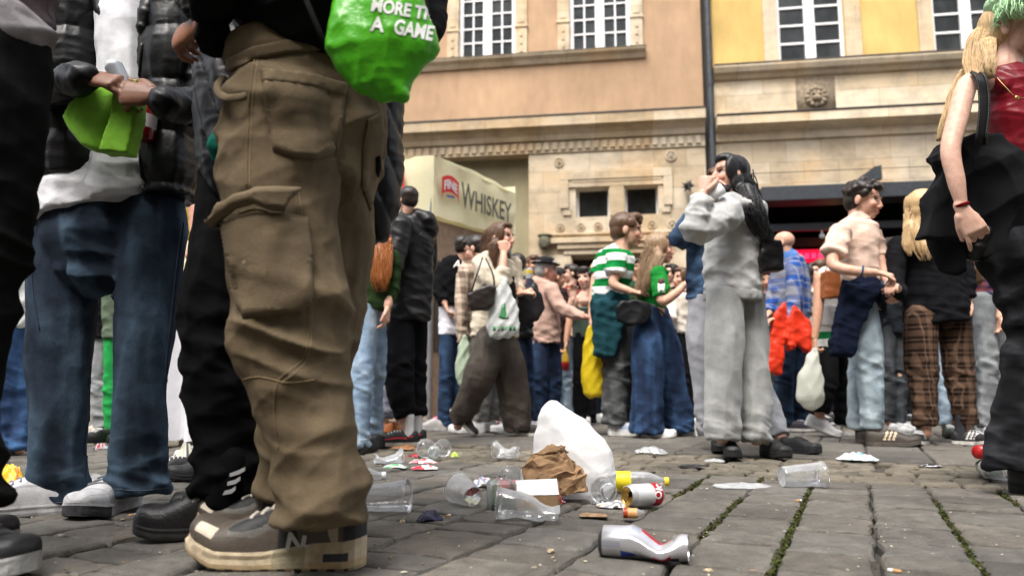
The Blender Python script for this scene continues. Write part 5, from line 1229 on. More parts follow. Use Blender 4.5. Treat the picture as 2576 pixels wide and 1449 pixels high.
# blazer and plaid trousers
r, hd, bz, pt = who('blonde woman in a black blazer and brown plaid trousers, back turned', 4.78, 2350, (2318, 532, 98, 165), (H_BLOND, 'long', dict(tubes=[[(2316, 520, 40), (2306, 570, 34, -.05), (2318, 620, 26, -.1), (2330, 662, 12, -.12)], [(2292, 560, 18, -.06), (2282, 610, 12, -.08), (2290, 650, 5, -.1)], [(2338, 560, 20, -.06), (2350, 610, 16, -.1), (2344, 655, 7, -.12)]], n=90)),
    [(2330, 580, 28), (2334, 598, 74), (2336, 640, 88), (2342, 700, 84), (2350, 760, 86), (2356, 812, 86)],
    [dict(p=[(2262, 612, 30), (2250, 690, 29, -.04), (2262, 740, 22, -.16), (2256, 724, 15, -.26)], hand=(-.6, -.1, -.6, 0, -1, 0, dict(curl=35))), dict(p=[(2412, 612, 30), (2428, 690, 28, -.04), (2436, 760, 22, -.06)], hand=(0, 1, 0, 1, 0, 0))],
    [[(2318, 790, 52), (2316, 900, 44), (2324, 990, 36, -.02), (2328, 1070, 33, -.03)], [(2398, 790, 52), (2408, 900, 42, .02), (2420, 990, 38, 0), (2428, 1068, 34, 0)]],
    [(2322, -42, .26, dict(up=(.014, .014, .015), sole=(.6, .58, .54), paint=stripes3((.6, .58, .55)), dy=.05, sock=(.62, .62, .6))), (2388, 55, .27, dict(up=(.014, .014, .015), sole=(.6, .58, .54), paint=stripes3((.6, .58, .55)), dy=.02, sock=(.04, .04, .045))), (2426, -2, .26, dict(up=(.014, .014, .015), sole=(.6, .58, .54), dy=.08, sock=(.62, .62, .6)))],
    cloth('#17171a', 'knit'), cloth('#2a201b', 'plaid', '#6e5646', .082), skin=LIGHT, topname='blazer')
who('person in light blue jeans standing behind the plaid trousers', 5.5, 2400, (2390, 640, 70, 170), (H_BROWN, 'short'), [(2392, 680, 16), (2396, 696, 44), (2398, 760, 44), (2400, 850, 40)], [], [[(2390, 830, 32), (2384, 940, 28), (2378, 1070, 26)], [(2436, 800, 30), (2440, 920, 26), (2444, 1066, 24)]], [(2378, -20, .27, dict(up=(.04, .05, .04), sole=DSOLE)), (2446, 10, .27, dict(up=(.7, .7, .7), sole=WHT))], cloth('#3c5066', 'denim'), cloth('#86a2ba', 'denim', '#b8cad6'))
r, hd, _, _ = who('person in grey jeans and red patterned top beside the woman in black jeans', 5.3, 2490, (2470, 600, 74, -60), (H_DARK, 'long'), [(2472, 642, 18), (2474, 658, 46), (2478, 700, 44), (2484, 745, 38)], [dict(p=[(2512, 680, 18), (2518, 750, 15), (2516, 800, 12, -.05)], cut=.3, hand=(-.1, 1, 0, 1, 0, 0, dict(curl=35)))], [[(2476, 745, 34), (2482, 880, 30), (2486, 1076, 27)], [(2508, 745, 32, .05), (2514, 880, 28, .08), (2518, 1072, 26, .1)]], [(2480, -20, .27, dict(up=WHT, sole=WHT)), (2520, 0, .27, dict(up=WHT, sole=WHT))], cloth('#7a3a34', 'plaid', '#31476a', .05), cloth('#7f8487', 'denim', '#b0b4b6'))
soft('belt', r, simple('brown_leather', (.16, .06, .025), .5), [T([(2486, 742, 40), (2488, 752, 40)], 5.3, .66, r0=False, r1=False)], .007, None)
# left side: people behind the puffer jacket
who('person in blue flared jeans behind the black trousers at the edge of the picture', 4.05, 30, (40, 420, 88, 150), (H_BROWN, 'long'), [(40, 470, 22), (40, 488, 58), (38, 580, 58), (34, 700, 54), (34, 800, 52)], [dict(p=[(84, 510, 24), (98, 610, 20), (84, 700, 15, -.08)], hand=(-.1, 1, 0, 1, 0, 0, dict(curl=45)))], [[(14, 780, 44), (10, 900, 40), (4, 1020, 40), (0, 1136, 44)], [(56, 780, 40, .05), (50, 900, 32, .06), (44, 1020, 30, .05), (46, 1132, 32, .02)]], [(46, -60, .26, dict(up=DSOLE, sole=DSOLE)), (0, -60, .26, dict(up=DSOLE, sole=DSOLE))], cloth('#2a2b30', 'knit'), cloth('#1e4270', 'denim', '#4c77a6'))
who('person in pale grey jeans and beige shoes seen between the blue jeans', 5.2, 255, (262, 560, 70, 40), (H_BROWN, 'short'), [(262, 604, 18), (262, 620, 50), (260, 720, 46), (258, 850, 42)], [], [[(248, 835, 30), (252, 940, 26), (254, 1080, 24)], [(276, 835, 30, .25), (282, 940, 26, .25), (286, 1080, 24, .25)]], [(262, -50, .28, dict(up=(.5, .42, .32), sole=(.5, .46, .4))), (290, -40, .28, dict(up=(.5, .42, .32), sole=(.5, .46, .4), dy=.25))], cloth('#17171a', 'knit'), cloth('#8f9396', 'denim', '#c2c6c8'))
who('person in bright green trousers half hidden behind the blue jeans', 5.05, 290, (300, 560, 72, -20), (H_DARK, 'short'), [(300, 606, 18), (300, 622, 48), (300, 720, 44), (300, 850, 42)], [], [[(286, 835, 28), (283, 960, 22), (280, 1108, 20)], [(318, 835, 28), (322, 960, 24), (322, 1108, 22)]], [(282, -10, .27, dict(up=DSOLE, sole=DSOLE)), (322, 10, .27, dict(up=DSOLE, sole=DSOLE))], cloth('#5d6a58', 'knit'), cloth('#2c9a4e', 'knit'))
r, hd, _, _ = who('person in a mustard yellow top with an arm hanging down, behind the puffer jacket', 3.1, 520, (560, 240, 120, 170), (H_RED, 'long'), [(560, 310, 30), (555, 335, 84), (548, 420, 82), (545, 520, 76), (548, 640, 76)], [dict(p=[(478, 350, 34), (482, 450, 33, -.02), (494, 530, 24, -.06), (494, 600, 19, -.1)], cut=.42, hand=(-.12, 1, -.1, -1, .1, .2, dict(curl=38, size=1.05))), dict(p=[(632, 360, 32), (648, 480, 28), (640, 600, 22)], hand=(0, 1, 0, 1, 0, 0))], [[(524, 620, 52), (524, 800, 46), (528, 990, 44), (530, 1170, 42)], [(588, 620, 52), (592, 800, 46), (592, 990, 44), (592, 1170, 42)]], [(530, -60, .26, dict(up=DSOLE, sole=DSOLE)), (592, -50, .26, dict(up=DSOLE, sole=DSOLE))], cloth('#b5982c', 'knit'), cloth('#17171a', 'knit'), skin=(.5, .27, .2), bvox=.005)

# more of the crowd, farther back, filling the gaps between the others
FAR_ONES = [(1236, 7.3, 655, '#23262a', '#24403c', H_DARK, 'dark green trousers and a dark coat behind the striding brown trousers', 'short', -40), (1344, 7.6, 668, '#4a4d52', '#2a3a52', H_BROWN, 'dark jeans and a grey top behind the black leather bag', 'short', 30),
 (1434, 7.9, 690, '#8c3a32', '#93a9bd', H_DARK, 'pale jeans and a red top in the gap before the doorway', 'short', -90), (1508, 7.7, 684, '#c8c2b8', '#1d2430', H_BLOND, 'cream top and dark jeans behind the yellow carrier bag', 'long', 60),
 (1604, 7.9, 676, '#2d4a35', '#30343a', H_DARK, 'dark green jacket between the hooped shirt and the girl', 'short', 10), (1686, 7.6, 690, '#1c1d22', '#17181b', H_BLACK, 'all black clothes behind the outstretched arm of the girl', 'long', -60),
 (2072, 7.9, 676, '#6d6a66', '#20242c', H_BROWN, 'grey jumper between the bald man and the white frilled top', 'short', 120), (2140, 7.7, 680, '#2a3350', '#4c5a6a', H_DARK, 'navy jumper and washed jeans behind the tied navy sweater', 'short', -20),
 (2276, 7.4, 668, '#3a3d3b', '#181a1e', H_BROWN, 'dark grey jacket in the gap before the plaid trousers', 'long', 40), (2402, 7.8, 672, '#b7b1a8', '#5a6f86', H_BLACK, 'pale jumper and blue jeans glimpsed past the black blazer', 'short', -70),
 (2456, 7.2, 660, '#51302c', '#8a9098', H_BLOND, 'rust brown top and light grey jeans behind the brown bag', 'long', 20)]
for i_, (x, Yf, hy, c1, c2, hm, lab, hst, yw) in enumerate(FAR_ONES):
    k = 6.3/Yf*1.0; n_ = int(x) % 7-3
    who('person with '+lab, Yf, x, (x+n_, hy, 50*7.3/Yf, yw), (hm, hst), [(x, hy+33, 14), (x, hy+45, 31), (x, hy+90, 29), (x+n_, hy+150, 29)],
        [dict(p=[(x-26, hy+56, 13), (x-30, hy+105, 12), (x-25+n_, hy+150, 10)], hand=(0, 1, 0, -1, 0, 0)), dict(p=[(x+26, hy+56, 13, .05), (x+31, hy+104, 12, .02), (x+16, hy+138, 10, -.1)], hand=(-.7, .3, -.3, 0, 0, 1))],
        [[(x-12, hy+140, 19), (x-13, hy+245, 17), (x-13+n_, 1046, 15)], [(x+12, hy+140, 19, .04), (x+14, hy+245, 16, .06), (x+14, 1046, 15, .08)]],
        [(x-12, yw*.5, .27, dict(up=WHT if i_ % 2 else DSOLE, sole=WHT)), (x+14, yw*.5+20, .27, dict(up=WHT if i_ % 2 else DSOLE, sole=WHT, dy=.08))], cloth(c1, 'knit'), cloth(c2, 'denim' if i_ % 3 else 'knit'), skin=(LIGHT, TAN, PALE)[i_ % 3], vox=.011, bvox=.008)
# ================================================================== figures close to the camera
def fig(label, Y, base, group=None):
    x = at(base, 1000, Y)[0]; return empty('person', (x, Y, 0), label, 'person', group)
STITCH = cloth((.20, .145, .08), 'knit')
# ---- man in cargo trousers
Y4 = 1.52
f4 = fig('man in khaki cargo trousers and a black jumper with chunky beige-soled trainers', Y4, 760)
M_KHAKI = cloth((.135, .102, .063), 'knit')
def khaki_fold(P, s, L, k):
    Q = P.copy(); z = P[:, 2]
    D1 = P@np.array([[.8, .2, .55], [.1, 1, 0], [-.5, 0, .8]])
    d = .008*ridge(.7*vn(D1*np.array((8, 8, 2.6)), 31)+.3*vn(D1*np.array((17, 17, 6)), 32))
    lo = np.exp(-((z-.17)/.15)**2); d += .026*lo*ridge(.75*vn((P+np.outer(P[:, 0], [0, 0, .55]))*np.array((3.2, 3.2, 13)), 33)+.25*vn(P*np.array((9, 9, 26)), 34))
    kn = np.exp(-((z-.47)/.10)**2); d += .018*kn*ridge(vn((P+np.outer(P[:, 0], [0, 0, .4]))*np.array((6, 6, 19)), 35))
    hp = np.exp(-((z-.92)/.16)**2); d += .012*hp*ridge(vn((P-np.outer(P[:, 0], [0, 0, .7]))*np.array((5, 5, 13)), 36))
    d += .0022*ridge(vn(P*np.array((30, 30, 18)), 37))
    w_ = np.clip(.35+lo+kn+.6*hp, 0, 1.1)
    for i, a in enumerate(CROSS): d += .007*w_*crease(P, a, (8, 9, 11, 7)[i], .5, 4.0, 220+3*i, .5)
    for i, a in enumerate(((1, .3, .2), (.8, .6, -.35))): d += .005*crease(P, a, 7, .5, 3.5, 240+i, .55)
    return d
kt_ = soft('cargo_trousers', f4, M_KHAKI, [
    T([(702, 95, 128), (720, 160, 158), (765, 240, 208, .04), (768, 320, 208, .05), (742, 420, 190, .05)], Y4, .62, r0=False),
    T([(705, 250, 140, -.02), (700, 350, 147), (703, 450, 150), (711, 600, 146), (733, 740, 148), (735, 860, 146), (752, 940, 130), (768, 1020, 118), (780, 1110, 114), (796, 1210, 116), (804, 1280, 122), (804, 1312, 124)], Y4, .92, r1=False),
    T([(850, 250, 132, .13), (838, 350, 136, .15), (812, 460, 136, .16), (802, 600, 133, .17), (798, 740, 122, .19), (795, 860, 106, .21), (772, 1000, 92, .25), (730, 1130, 82, .28), (712, 1245, 72, .3)], Y4, .92, r1=False)], .0048, khaki_fold, 3)
fj = lambda P, s, L, k: .008*ridge(vn(P*np.array((9, 9, 8)), 41))+.012*np.exp(-((L-s)/.08)**2)*ridge(vn(P*np.array((4, 4, 26)), 42))
jump = soft('jumper', f4, cloth('#121213', 'knit'), [T([(800, -420, 90), (800, -380, 200), (800, -250, 262), (805, -100, 275), (800, 0, 285), (745, 70, 215), (715, 118, 160)], Y4, .62, r1=False),
    T([(1010, -300, 92, .1), (1040, -150, 86, .16), (1046, -20, 80, .18), (1068, 60, 56, .14), (1078, 100, 34, .1)], Y4, .9), T([(600, -300, 90, -.1), (560, -150, 82, -.14), (540, -30, 74, -.12), (530, 20, 58, -.06)], Y4, .9)], .006, fj, 3)
hd4 = Head(760, -560, 285, Y4, -90)
soft('body', f4, SKIN, hd4.blobs()+[T3([hd4.p(0, -.02, -.02), at(800, -420, Y4), at(800, -330, Y4)], [.055, .058, .08]), T([(800, -330, 120), (800, -100, 200), (780, 60, 180)], Y4, .5), T([(560, -150, 40, -.14), (540, -30, 36, -.1), (513, 62, 26, -.04), (500, 66, 24, 0)], Y4, .95),
    T([(1010, -300, 50, .1), (1040, -100, 45, .16), (1065, 60, 30, .14)], Y4)]+hand(at(508, 66, Y4-.03), (-.8, .5, -.05), (0, -1, .3), .95, 35), .006, None, 1, lambda P: np.tile(np.array(BROWN)*1.4, (len(P), 1)))
hair(f4, hd4, H_DARK, 'short', Y=Y4, vox=.008, n=0)
cuff = soft('fur_cuff', f4, cloth('#0c0c0c', 'fleece'), [T([(470, -20, 40, -.02), (505, 20, 42, -.03), (520, 44, 30, -.04)], Y4, .9)], .006, lambda P, s, L, k: .008*ridge(vn(P*90, 3))+.005*ridge(vn(P*170, 4)))
soft('cuff', f4, cloth('#0c0c0c', 'knit'), [T([(545, 70, 46, -.06), (520, 96, 30, -.05), (545, 130, 24, -.04)], Y4, .9)], .006, fj)
# trainers
TAUP, CREAM, SILV = (.075, .06, .048), (.50, .41, .28), (.30, .29, .28)
def trainer(t, a, h):
    e = min(a, 1-a); z = h
    if t > .80 and t < .95 and .1 < e < .30 and abs(t-.86-.12*(.22-e)) < .055: return (.55, .48, .38)
    if t > .93: return TAUP
    if .44 < t < .74 and .10 < e < .40:
        if ((t-.61)/.13)**2+((e-.27)/.10)**2 < 1: return (.012, .012, .013)
        if ((t-.60)/.17)**2+((e-.25)/.145)**2 < 1: return (.10, .095, .085)
    if .40 < t < .56 and e > .30: return SILV if e < .38 else (.22, .2, .19)
    if .30 < t < .46 and e < .42: return (.02, .019, .02) if abs(t-.36-.25*(e-.2)) > .03 else TAUP
    if .13 < t < .28:
        q = abs(t-.21-.35*(e-.22)); return (.34, .29, .22) if q < .03 else TAUP
    if t < .1: return (.014, .014, .016)
    return TAUP
def trsole(t, z):
    if z < .16: return (.36, .28, .17) if math.sin(t*70) > -.2 else (.05, .045, .04)
    if t < .2 and .3 < z < .7 and .04 < t: return (.04, .04, .045) if abs(z-.35-t*1.3) < .16 else CREAM
    if .3 < t < .48: return (.33, .29, .19)
    return CREAM if z > .3 else (.47, .35, .2)
hx = at(930, 1050, 1.585); s1 = shoe(f4, (hx[0], 1.585, 0), -93, .370, TAUP, CREAM, trainer, (.42, .38, .33), .125, .037, soleP=trsole, htop=1.0, toe=.014, hi=1, heelx=1.65)
hx = at(842, 1050, Y4+.30); s2 = shoe(f4, (hx[0], Y4+.30, 0), -102, .345, TAUP, CREAM, trainer, (.42, .38, .33), .125, .044, soleP=trsole, htop=.95, toe=.01, hi=1, heelx=1.45)
LATER.append(lambda: lettering('emblem', s1, 'N', 716, 1377, 50, 42, simple('silver_print', (.42, .42, .40), .35, metal=.3), rot=12, bold=.035, off=.0025))
def f4_detail():
    K2 = cloth((.142, .108, .068), 'knit'); o = kt_
    pk = patch('hip_pocket', o, [(655, 182), (765, 196), (868, 222), (866, 290), (848, 390), (790, 402), (740, 398), (686, 380), (672, 300)], K2, .006, .0008, bulge=.006)
    patch('pocket_band', o, [(653, 178), (770, 190), (872, 212), (866, 246), (770, 226), (662, 216)], K2, .012, .004)
    cp = patch('cargo_pocket', o, [(566, 560), (640, 540), (715, 536), (772, 548), (784, 650), (788, 742), (760, 785), (690, 792), (612, 802), (594, 740), (584, 650)], K2, .010, .001, bulge=.008)
    patch('pocket_flap', o, [(545, 581), (556, 540), (572, 512), (602, 487), (648, 473), (744, 475), (714, 538), (684, 531), (645, 516), (604, 529), (566, 562)], K2, .016, .012, bulge=.004)
    patch('back_pocket', o, [(925, 300), (958, 282), (966, 340), (950, 450), (930, 530), (908, 470), (912, 380)], K2, .006, .001)
    patch('pocket_slit', o, [(940, 392), (950, 388), (952, 420), (944, 444), (938, 424)], cloth('#060504', 'knit'), .003, .008)
    patch('waistband', o, [(572, 150), (640, 118), (720, 102), (798, 98), (820, 128), (720, 136), (640, 152), (574, 186)], K2, .006, .001)
    seam('seam', o, [[(640, 150), (628, 250), (622, 360), (620, 470)], [(742, 480), (765, 640), (778, 800), (762, 900), (700, 960), (690, 1040), (700, 1130)], [(676, 300), (690, 376), (745, 392), (800, 396)], [(590, 960), (650, 948), (720, 962), (790, 955)], [(575, 178), (640, 146), (720, 128), (800, 122)]], STITCH, .0013)
    seam('stitching', o, [[(648, 150), (636, 250), (630, 360), (628, 470)], [(750, 480), (772, 640), (784, 800), (770, 905), (708, 965)], [(682, 300), (696, 368), (748, 384), (800, 388)], [(600, 535), (645, 524), (690, 538), (712, 545)], [(600, 790), (690, 780), (770, 772)]], cloth((.27, .21, .13), 'knit'), .0009, True)
    P = [at(x, y, Y4-.11+d) for x, y, d in ((562, 196, .08), (548, 212, .05), (549, 232, .03), (566, 246, .0), (592, 247, -.015), (616, 243, -.02))]
    m = MB(); V, F, _ = T3([p-np.array(f4.location) for p in P], .0085, .0045); m.add(V, F); m.build('hammer_loop', K2, o, smooth=True)
LATER.append(f4_detail)
# ---- green drawstring bag
gb = empty('drawstring_bag', at(960, 1000, 1.36)*np.array([1, 1, 0]), 'shiny green drawstring bag printed MORE THAN A GAME hanging at his back', 'bag')
def gfold(P, s, L, k):
    c = P-np.array([.0, 0, 1.0]); z = P[:, 2]; a = np.arctan2(P[:, 0]+.02, (z-z.min())+.05)
    up = np.clip((z-z.min()-.09)/.08, 0, 1)
    return .007*up*ridge(vn(np.column_stack([a*5.5, z*2.0, P[:, 1]*3]), 51))+.004*ridge(vn(P*np.array((13, 9, 9)), 52))+.006*up*crease(P, (1, .2, .3), 13, .5, 5, 55, .7)+.003*ridge(vn(P*np.array((36, 20, 30)), 53))
bagm = soft('bag', gb, film('green_film', (.075, .40, .012), .18, .3), [T([(948, -160, 60), (950, -80, 92), (956, 0, 112), (959, 60, 130), (964, 125, 143), (966, 165, 122), (976, 205, 84), (990, 240, 44)], 1.36, .42), T([(985, 215, 30), (1010, 244, 22), (1014, 252, 14)], 1.36, .8)], .0042, gfold, 2)
WPR = simple('white_print', (.75, .75, .72), .6)
LATER.append(lambda: lettering('print', bagm, 'MORE TH', 932, 28, 158, 32, WPR, rot=9, bold=.035))
LATER.append(lambda: lettering('print', bagm, 'A', 932, 78, 34, 36, WPR, rot=6, bold=.035))
LATER.append(lambda: lettering('print', bagm, 'GAME', 988, 84, 100, 36, WPR, rot=11, bold=.035))
m = MB(); V, F, _ = T3([at(x, y, 1.36+d)-np.array(gb.location) for x, y, d in ((758, -30, .02), (782, 30, -.02), (812, 100, -.02), (832, 140, .0))], .0055); m.add(V, F); m.build('cord', cloth('#0e0e10', 'knit'), gb, smooth=True)
# ---- man in the puffer jacket
Y2 = 2.25; f2 = fig('man in an open black puffer jacket and wide jeans holding a lime hat', Y2, 285)
M_PUFF = cloth('#0d0d0f', 'nylon', rough=.42)
jeans2 = soft('jeans', f2, cloth((.016, .030, .055), 'denim', (.10, .16, .23)), [T([(285, 490, 172), (285, 545, 180), (285, 600, 188), (282, 690, 150)], Y2, .5),
    T([(190, 510, 84), (180, 560, 94), (166, 650, 92), (152, 850, 92), (148, 1000, 84), (142, 1130, 76), (146, 1196, 74), (160, 1240, 62), (172, 1266, 52)], Y2, .9, r1=False), T([(378, 510, 84), (377, 560, 94), (376, 650, 92), (365, 850, 79), (355, 1000, 71), (350, 1150, 70), (350, 1200, 74), (350, 1238, 74)], Y2, .9, r1=False)], .0062,
    folds(.014, .013, (7, 7, 1.3), (4, 4, 17), .12, 61, diag=.6, mid=.06), 2)
quil2 = quilt(.13, .016, 62, .003)
jk2 = soft('puffer_jacket', f2, M_PUFF, [T([(200, -20, 60), (188, 30, 92), (178, 150, 102), (182, 300, 106), (182, 400, 106), (180, 462, 104)], Y2, 1.35, r1=False), T([(405, -10, 50), (428, 40, 78), (432, 140, 92), (426, 260, 90), (424, 400, 82), (422, 502, 74)], Y2, 1.45, r1=False),
    T([(310, 60, 150, .08), (305, 250, 165, .1), (300, 440, 160, .1)], Y2, .55)], .006, quilt(.165, .016, 62, .003, True), 2)
soft('sleeves', jk2, M_PUFF, [T([(452, 80, 66, -.02), (505, 165, 60, -.04), (528, 250, 58, -.08), (480, 274, 50, -.22), (425, 256, 40, -.30), (398, 248, 33, -.325)], Y2, .95), T([(110, 90, 64, -.02), (78, 190, 62, -.06), (120, 225, 48, -.2), (196, 202, 38, -.31), (214, 200, 34, -.325)], Y2, .95)], .006, lambda P, s, L, k: quil2(P, s, L, k)*.35+folds(.004, .012, seed=66, mid=.8)(P, s, L, k), 2)
soft('collar', jk2, M_PUFF, [T([(225, -50, 26, -.0), (250, 0, 24, -.06), (268, 50, 18, -.10), (276, 110, 12, -.11)], Y2, 1.0), T([(425, -50, 30, .0), (405, -8, 26, -.06), (372, 24, 20, -.10), (356, 80, 10, -.11)], Y2, 1.0)], .006, folds(.005, .006, seed=63), 2)
soft('t_shirt', f2, cloth('#e7e7ec', 'knit'), [T([(325, -30, 50, -.02), (320, 0, 66, -.03), (312, 60, 74, -.05), (312, 200, 70, -.07), (305, 380, 70, -.07), (300, 480, 80, -.06), (300, 505, 82, -.06)], Y2, .9, r1=False), T([(288, 430, 150), (284, 480, 186), (287, 508, 196), (290, 528, 200)], Y2, .50, r0=False, r1=False)], .006, folds(.006, .007, (8, 8, 3), (5, 5, 12), seed=64, mid=.4), 2)
LATER.append(lambda: seam('zip', jk2, [[(279, 180), (276, 260), (274, 360), (262, 450)], [(358, 110), (352, 180), (350, 260), (352, 380), (362, 490)]], simple('black_zip', (.03, .03, .032), .35, metal=.5), .004))
hd2 = Head(345, -112, 205, Y2, -4, 26)
wl, wr_ = at(222, 200, Y2-.315), at(396, 244, Y2-.322)
soft('body', f2, SKIN, hd2.blobs()+[T3([hd2.p(0, -.02, -.03), at(345, 0, Y2-.01), at(340, 60, Y2)], [.06, .062, .08]), T([(320, 30, 90), (300, 250, 100), (290, 480, 110)], Y2, .5), T([(452, 80, 40, -.02), (505, 165, 36, -.04), (525, 250, 34, -.08), (480, 273, 24, -.215), (430, 258, 17, -.29), (406, 248, 20, -.32)], Y2, .95), T([(110, 90, 40, -.02), (82, 190, 36, -.06), (120, 222, 30, -.2), (222, 200, 24, -.33)], Y2, .95)]
     +hand(wl, (1, -.15, -.12), (.1, -.75, .75), 1.02, [30, 26, 24, 18], 4, -1, 30)+hand(wr_, (-1, -.08, .08), (.1, -1, .25), 1.02, [62, 58, 50, 10], 5, 1, 40), .0042, None, 1, lambda P: hd2.paint(P+np.array(f2.location), BROWN))
hair(f2, hd2, H_BLACK, 'short', Y=Y2, vox=.008, n=0)
WSH = (.52, .52, .54)
wsh = lambda t, a, h: (.36, .36, .38) if (abs(t-.74) < .012 or abs(min(a, 1-a)-.22) < .02 and t > .3) else ((.05, .05, .055) if abs(t-.80) < .01 else None)
shoe(f2, (at(222, 1050, 2.27)[0], 2.27, 0), -58, .31, WSH, (.46, .46, .47), wsh, (.2, .2, .22), .115, .032, soleP=lambda t, z: (.06, .06, .065) if t > .82 and z < .8 else (.46, .46, .47))
shoe(f2, (at(352, 1050, 2.375)[0], 2.375, 0), -3, .30, WSH, (.46, .46, .47), wsh, (.2, .2, .22), .118, .036, soleP=lambda t, z: (.05, .05, .055) if t > .72 and z < .85 else (.46, .46, .47))
LATER.append(lambda: seam('seam', jeans2, [[(462, 560), (445, 700), (432, 820), (420, 930), (424, 1060)], [(222, 950), (224, 1080), (214, 1200)], [(80, 640), (84, 740), (100, 830)]], cloth((.03, .045, .07), 'knit'), .002))
LATER.append(lambda: seam('stitching', jeans2, [[(456, 560), (439, 700), (426, 820), (414, 930)], [(228, 950), (230, 1080)], [(62, 1258), (140, 1264), (214, 1258)], [(276, 1228), (350, 1234), (424, 1226)]], cloth((.12, .15, .19), 'knit'), .0011, True))
# fleece hat, can and bottle in his hands
ht = empty('fleece_hat', at(300, 300, Y2-.26)*np.array([1, 1, 0]), 'lime green fleece hat held open in the hands of the puffer jacket man', 'hat')
M_LIME = cloth((.20, .46, .035), 'fleece')
soft('crown', ht, M_LIME, [prism([(168, 302), (184, 268), (222, 238), (262, 217), (312, 214), (300, 388), (270, 386), (216, 372), (184, 332)], Y2-.235, .055)], .005, lambda P, s, L, k: .004*ridge(vn(P*np.array((7, 7, 10)), 71))+.007*crease(P, (.3, .3, 1), 5, .6, 5, 75, .5)+.0009*ridge(vn(P*130, 72)), 9)
soft('brim', ht, M_LIME, [prism([(298, 213), (358, 210), (354, 300), (332, 393), (262, 386), (290, 300)], Y2-.275, .06)], .005, lambda P, s, L, k: .003*ridge(vn(P*np.array((16, 16, 9)), 73))+.0009*ridge(vn(P*120, 74)), 5)
def lathe(prof, n=28):
    V = []; k = len(prof)
    for r, z in prof:
        for j in range(n): t = 2*math.pi*j/n; V.append((r*math.cos(t), r*math.sin(t), z))
    return np.array(V), [(i*n+j, i*n+(j+1) % n, (i+1)*n+(j+1) % n, (i+1)*n+j) for i in range(k-1) for j in range(n)]
def capface(k, n=28): return tuple(k*n+j for j in range(n))
def place(V, c, ax, roll=0):
    ax = norm(np.array(ax, float)); a = np.cross([0, 0, 1], ax); a = norm(a) if np.linalg.norm(a) > .05 else np.array([1., 0, 0]); b = np.cross(ax, a); q = R(roll); a, b = a*math.cos(q)+b*math.sin(q), b*math.cos(q)-a*math.sin(q)
    return np.asarray(V)@np.array([a, b, ax])+np.asarray(c)
ALU = simple('brushed_aluminium', (.55, .55, .56), .3, metal=.9, var=.1)
def canobj(c, ax, label, L=.122, r=.033, paint=None, roll=0, group=None, topcol=(.55, .55, .55), name='drink_can'):
    root = empty(name, np.array(c), label, 'can', group); m = MB()
    prof = [(r*.72, .004), (r*.80, 0), (r*.97, .010)]+[(r, .012+(L-.030)*i/10) for i in range(11)]+[(r*.84, L-.006), (r*.86, L-.001), (r*.82, L)]
    V, F = lathe(prof); n = 28; col = []
    for i in range(len(prof)-1):
        for j in range(n): col.append(paint((prof[i][1]+prof[i+1][1])/2/L, (j+.5)/n) if paint and 2 <= i <= 12 else (.5, .5, .5))
    m.add(V-np.array([0, 0, L/2]), F+[capface(0)], col+[(.5, .5, .5)]); V2 = place(np.concatenate(m.v), (0, 0, 0), ax, roll); m.v = [V2]
    o = m.build('can', simple('printed_can', 'attr', .3, metal=.35, var=.06), root, smooth=True)
    m = MB(); V, F = lathe([(r*.82, L-.0005), (r*.78, L-.006), (r*.2, L-.005), (0.0005, L-.005)]); m.add(V-np.array([0, 0, L/2]), F, topcol)
    V, F, _ = ell((r*.35, 0, L-.0045-L/2), (r*.34, r*.24, .0008)); m.add(V, F, (.01, .01, .01)); V, F, _ = ell((-r*.15, 0, L-.002-L/2), (r*.33, r*.22, .0012)); m.add(V, F, topcol)
    m.v = [place(np.concatenate(m.v), (0, 0, 0), ax, roll)]; m.build('lid', simple('can_lid', 'attr', .3, metal=.8, var=.08), o, smooth=True); return root
canobj(at(300, 196, Y2-.30), (.5, .1, -1), 'silver can in the puffer jacket man\'s fist above the lime hat', .095, .024, paint=lambda u, a: (.35, .37, .4))
rb = empty('drink_bottle', at(366, 296, Y2-.15), 'bottle of red drink held behind the lime green hat', 'bottle'); m = MB()
V, F = lathe([(.0005, -.07), (.030, -.07), (.033, -.062), (.033, .02), (.028, .045), (.014, .07), (.013, .095), (.0005, .096)]); m.add(place(V, (0, 0, 0), (.1, 0, 1)), F); m.build('bottle', simple('red_drink', (.16, .006, .008), .12, coat=.6), rb, smooth=True)
m = MB(); V, F = lathe([(.0337, -.035), (.0337, .005)]); m.add(place(V, (0, 0, 0), (.1, 0, 1)), F); m.build('label', simple('pale_label', (.4, .36, .36), .5), rb, smooth=True)
# ---- person in black behind the cargo trousers
Y3 = 1.9; f3 = fig('person in black trousers and a quilted black jacket mostly hidden by the cargo trousers', Y3, 640)
soft('trousers', f3, cloth('#0d0d0e', 'knit'), [T([(690, 400, 190, .05), (690, 520, 180, .06), (650, 620, 120, .04)], Y3, .6), T([(596, 430, 98), (580, 600, 104), (562, 760, 112), (556, 840, 112), (562, 950, 106), (576, 1130, 86), (572, 1236, 90)], Y3, .9, r1=False), T([(700, 430, 96, .14), (690, 700, 100, .16), (660, 950, 92, .2), (640, 1130, 78, .24), (640, 1240, 72, .24)], Y3, .9, r1=False)], .0062, folds(.010, .014, (7, 7, 2), seed=81, knee=.6), 3)
def q3(P, s, L, k):
    u = P[:, 0]*.85+P[:, 2]*.35; q = np.abs(np.sin(math.pi*(u/.052+.3*vn(P*5, 82)))); return .010*(np.sqrt(q)-.7)+.004*ridge(vn(P*np.array((14, 14, 40)), 83))
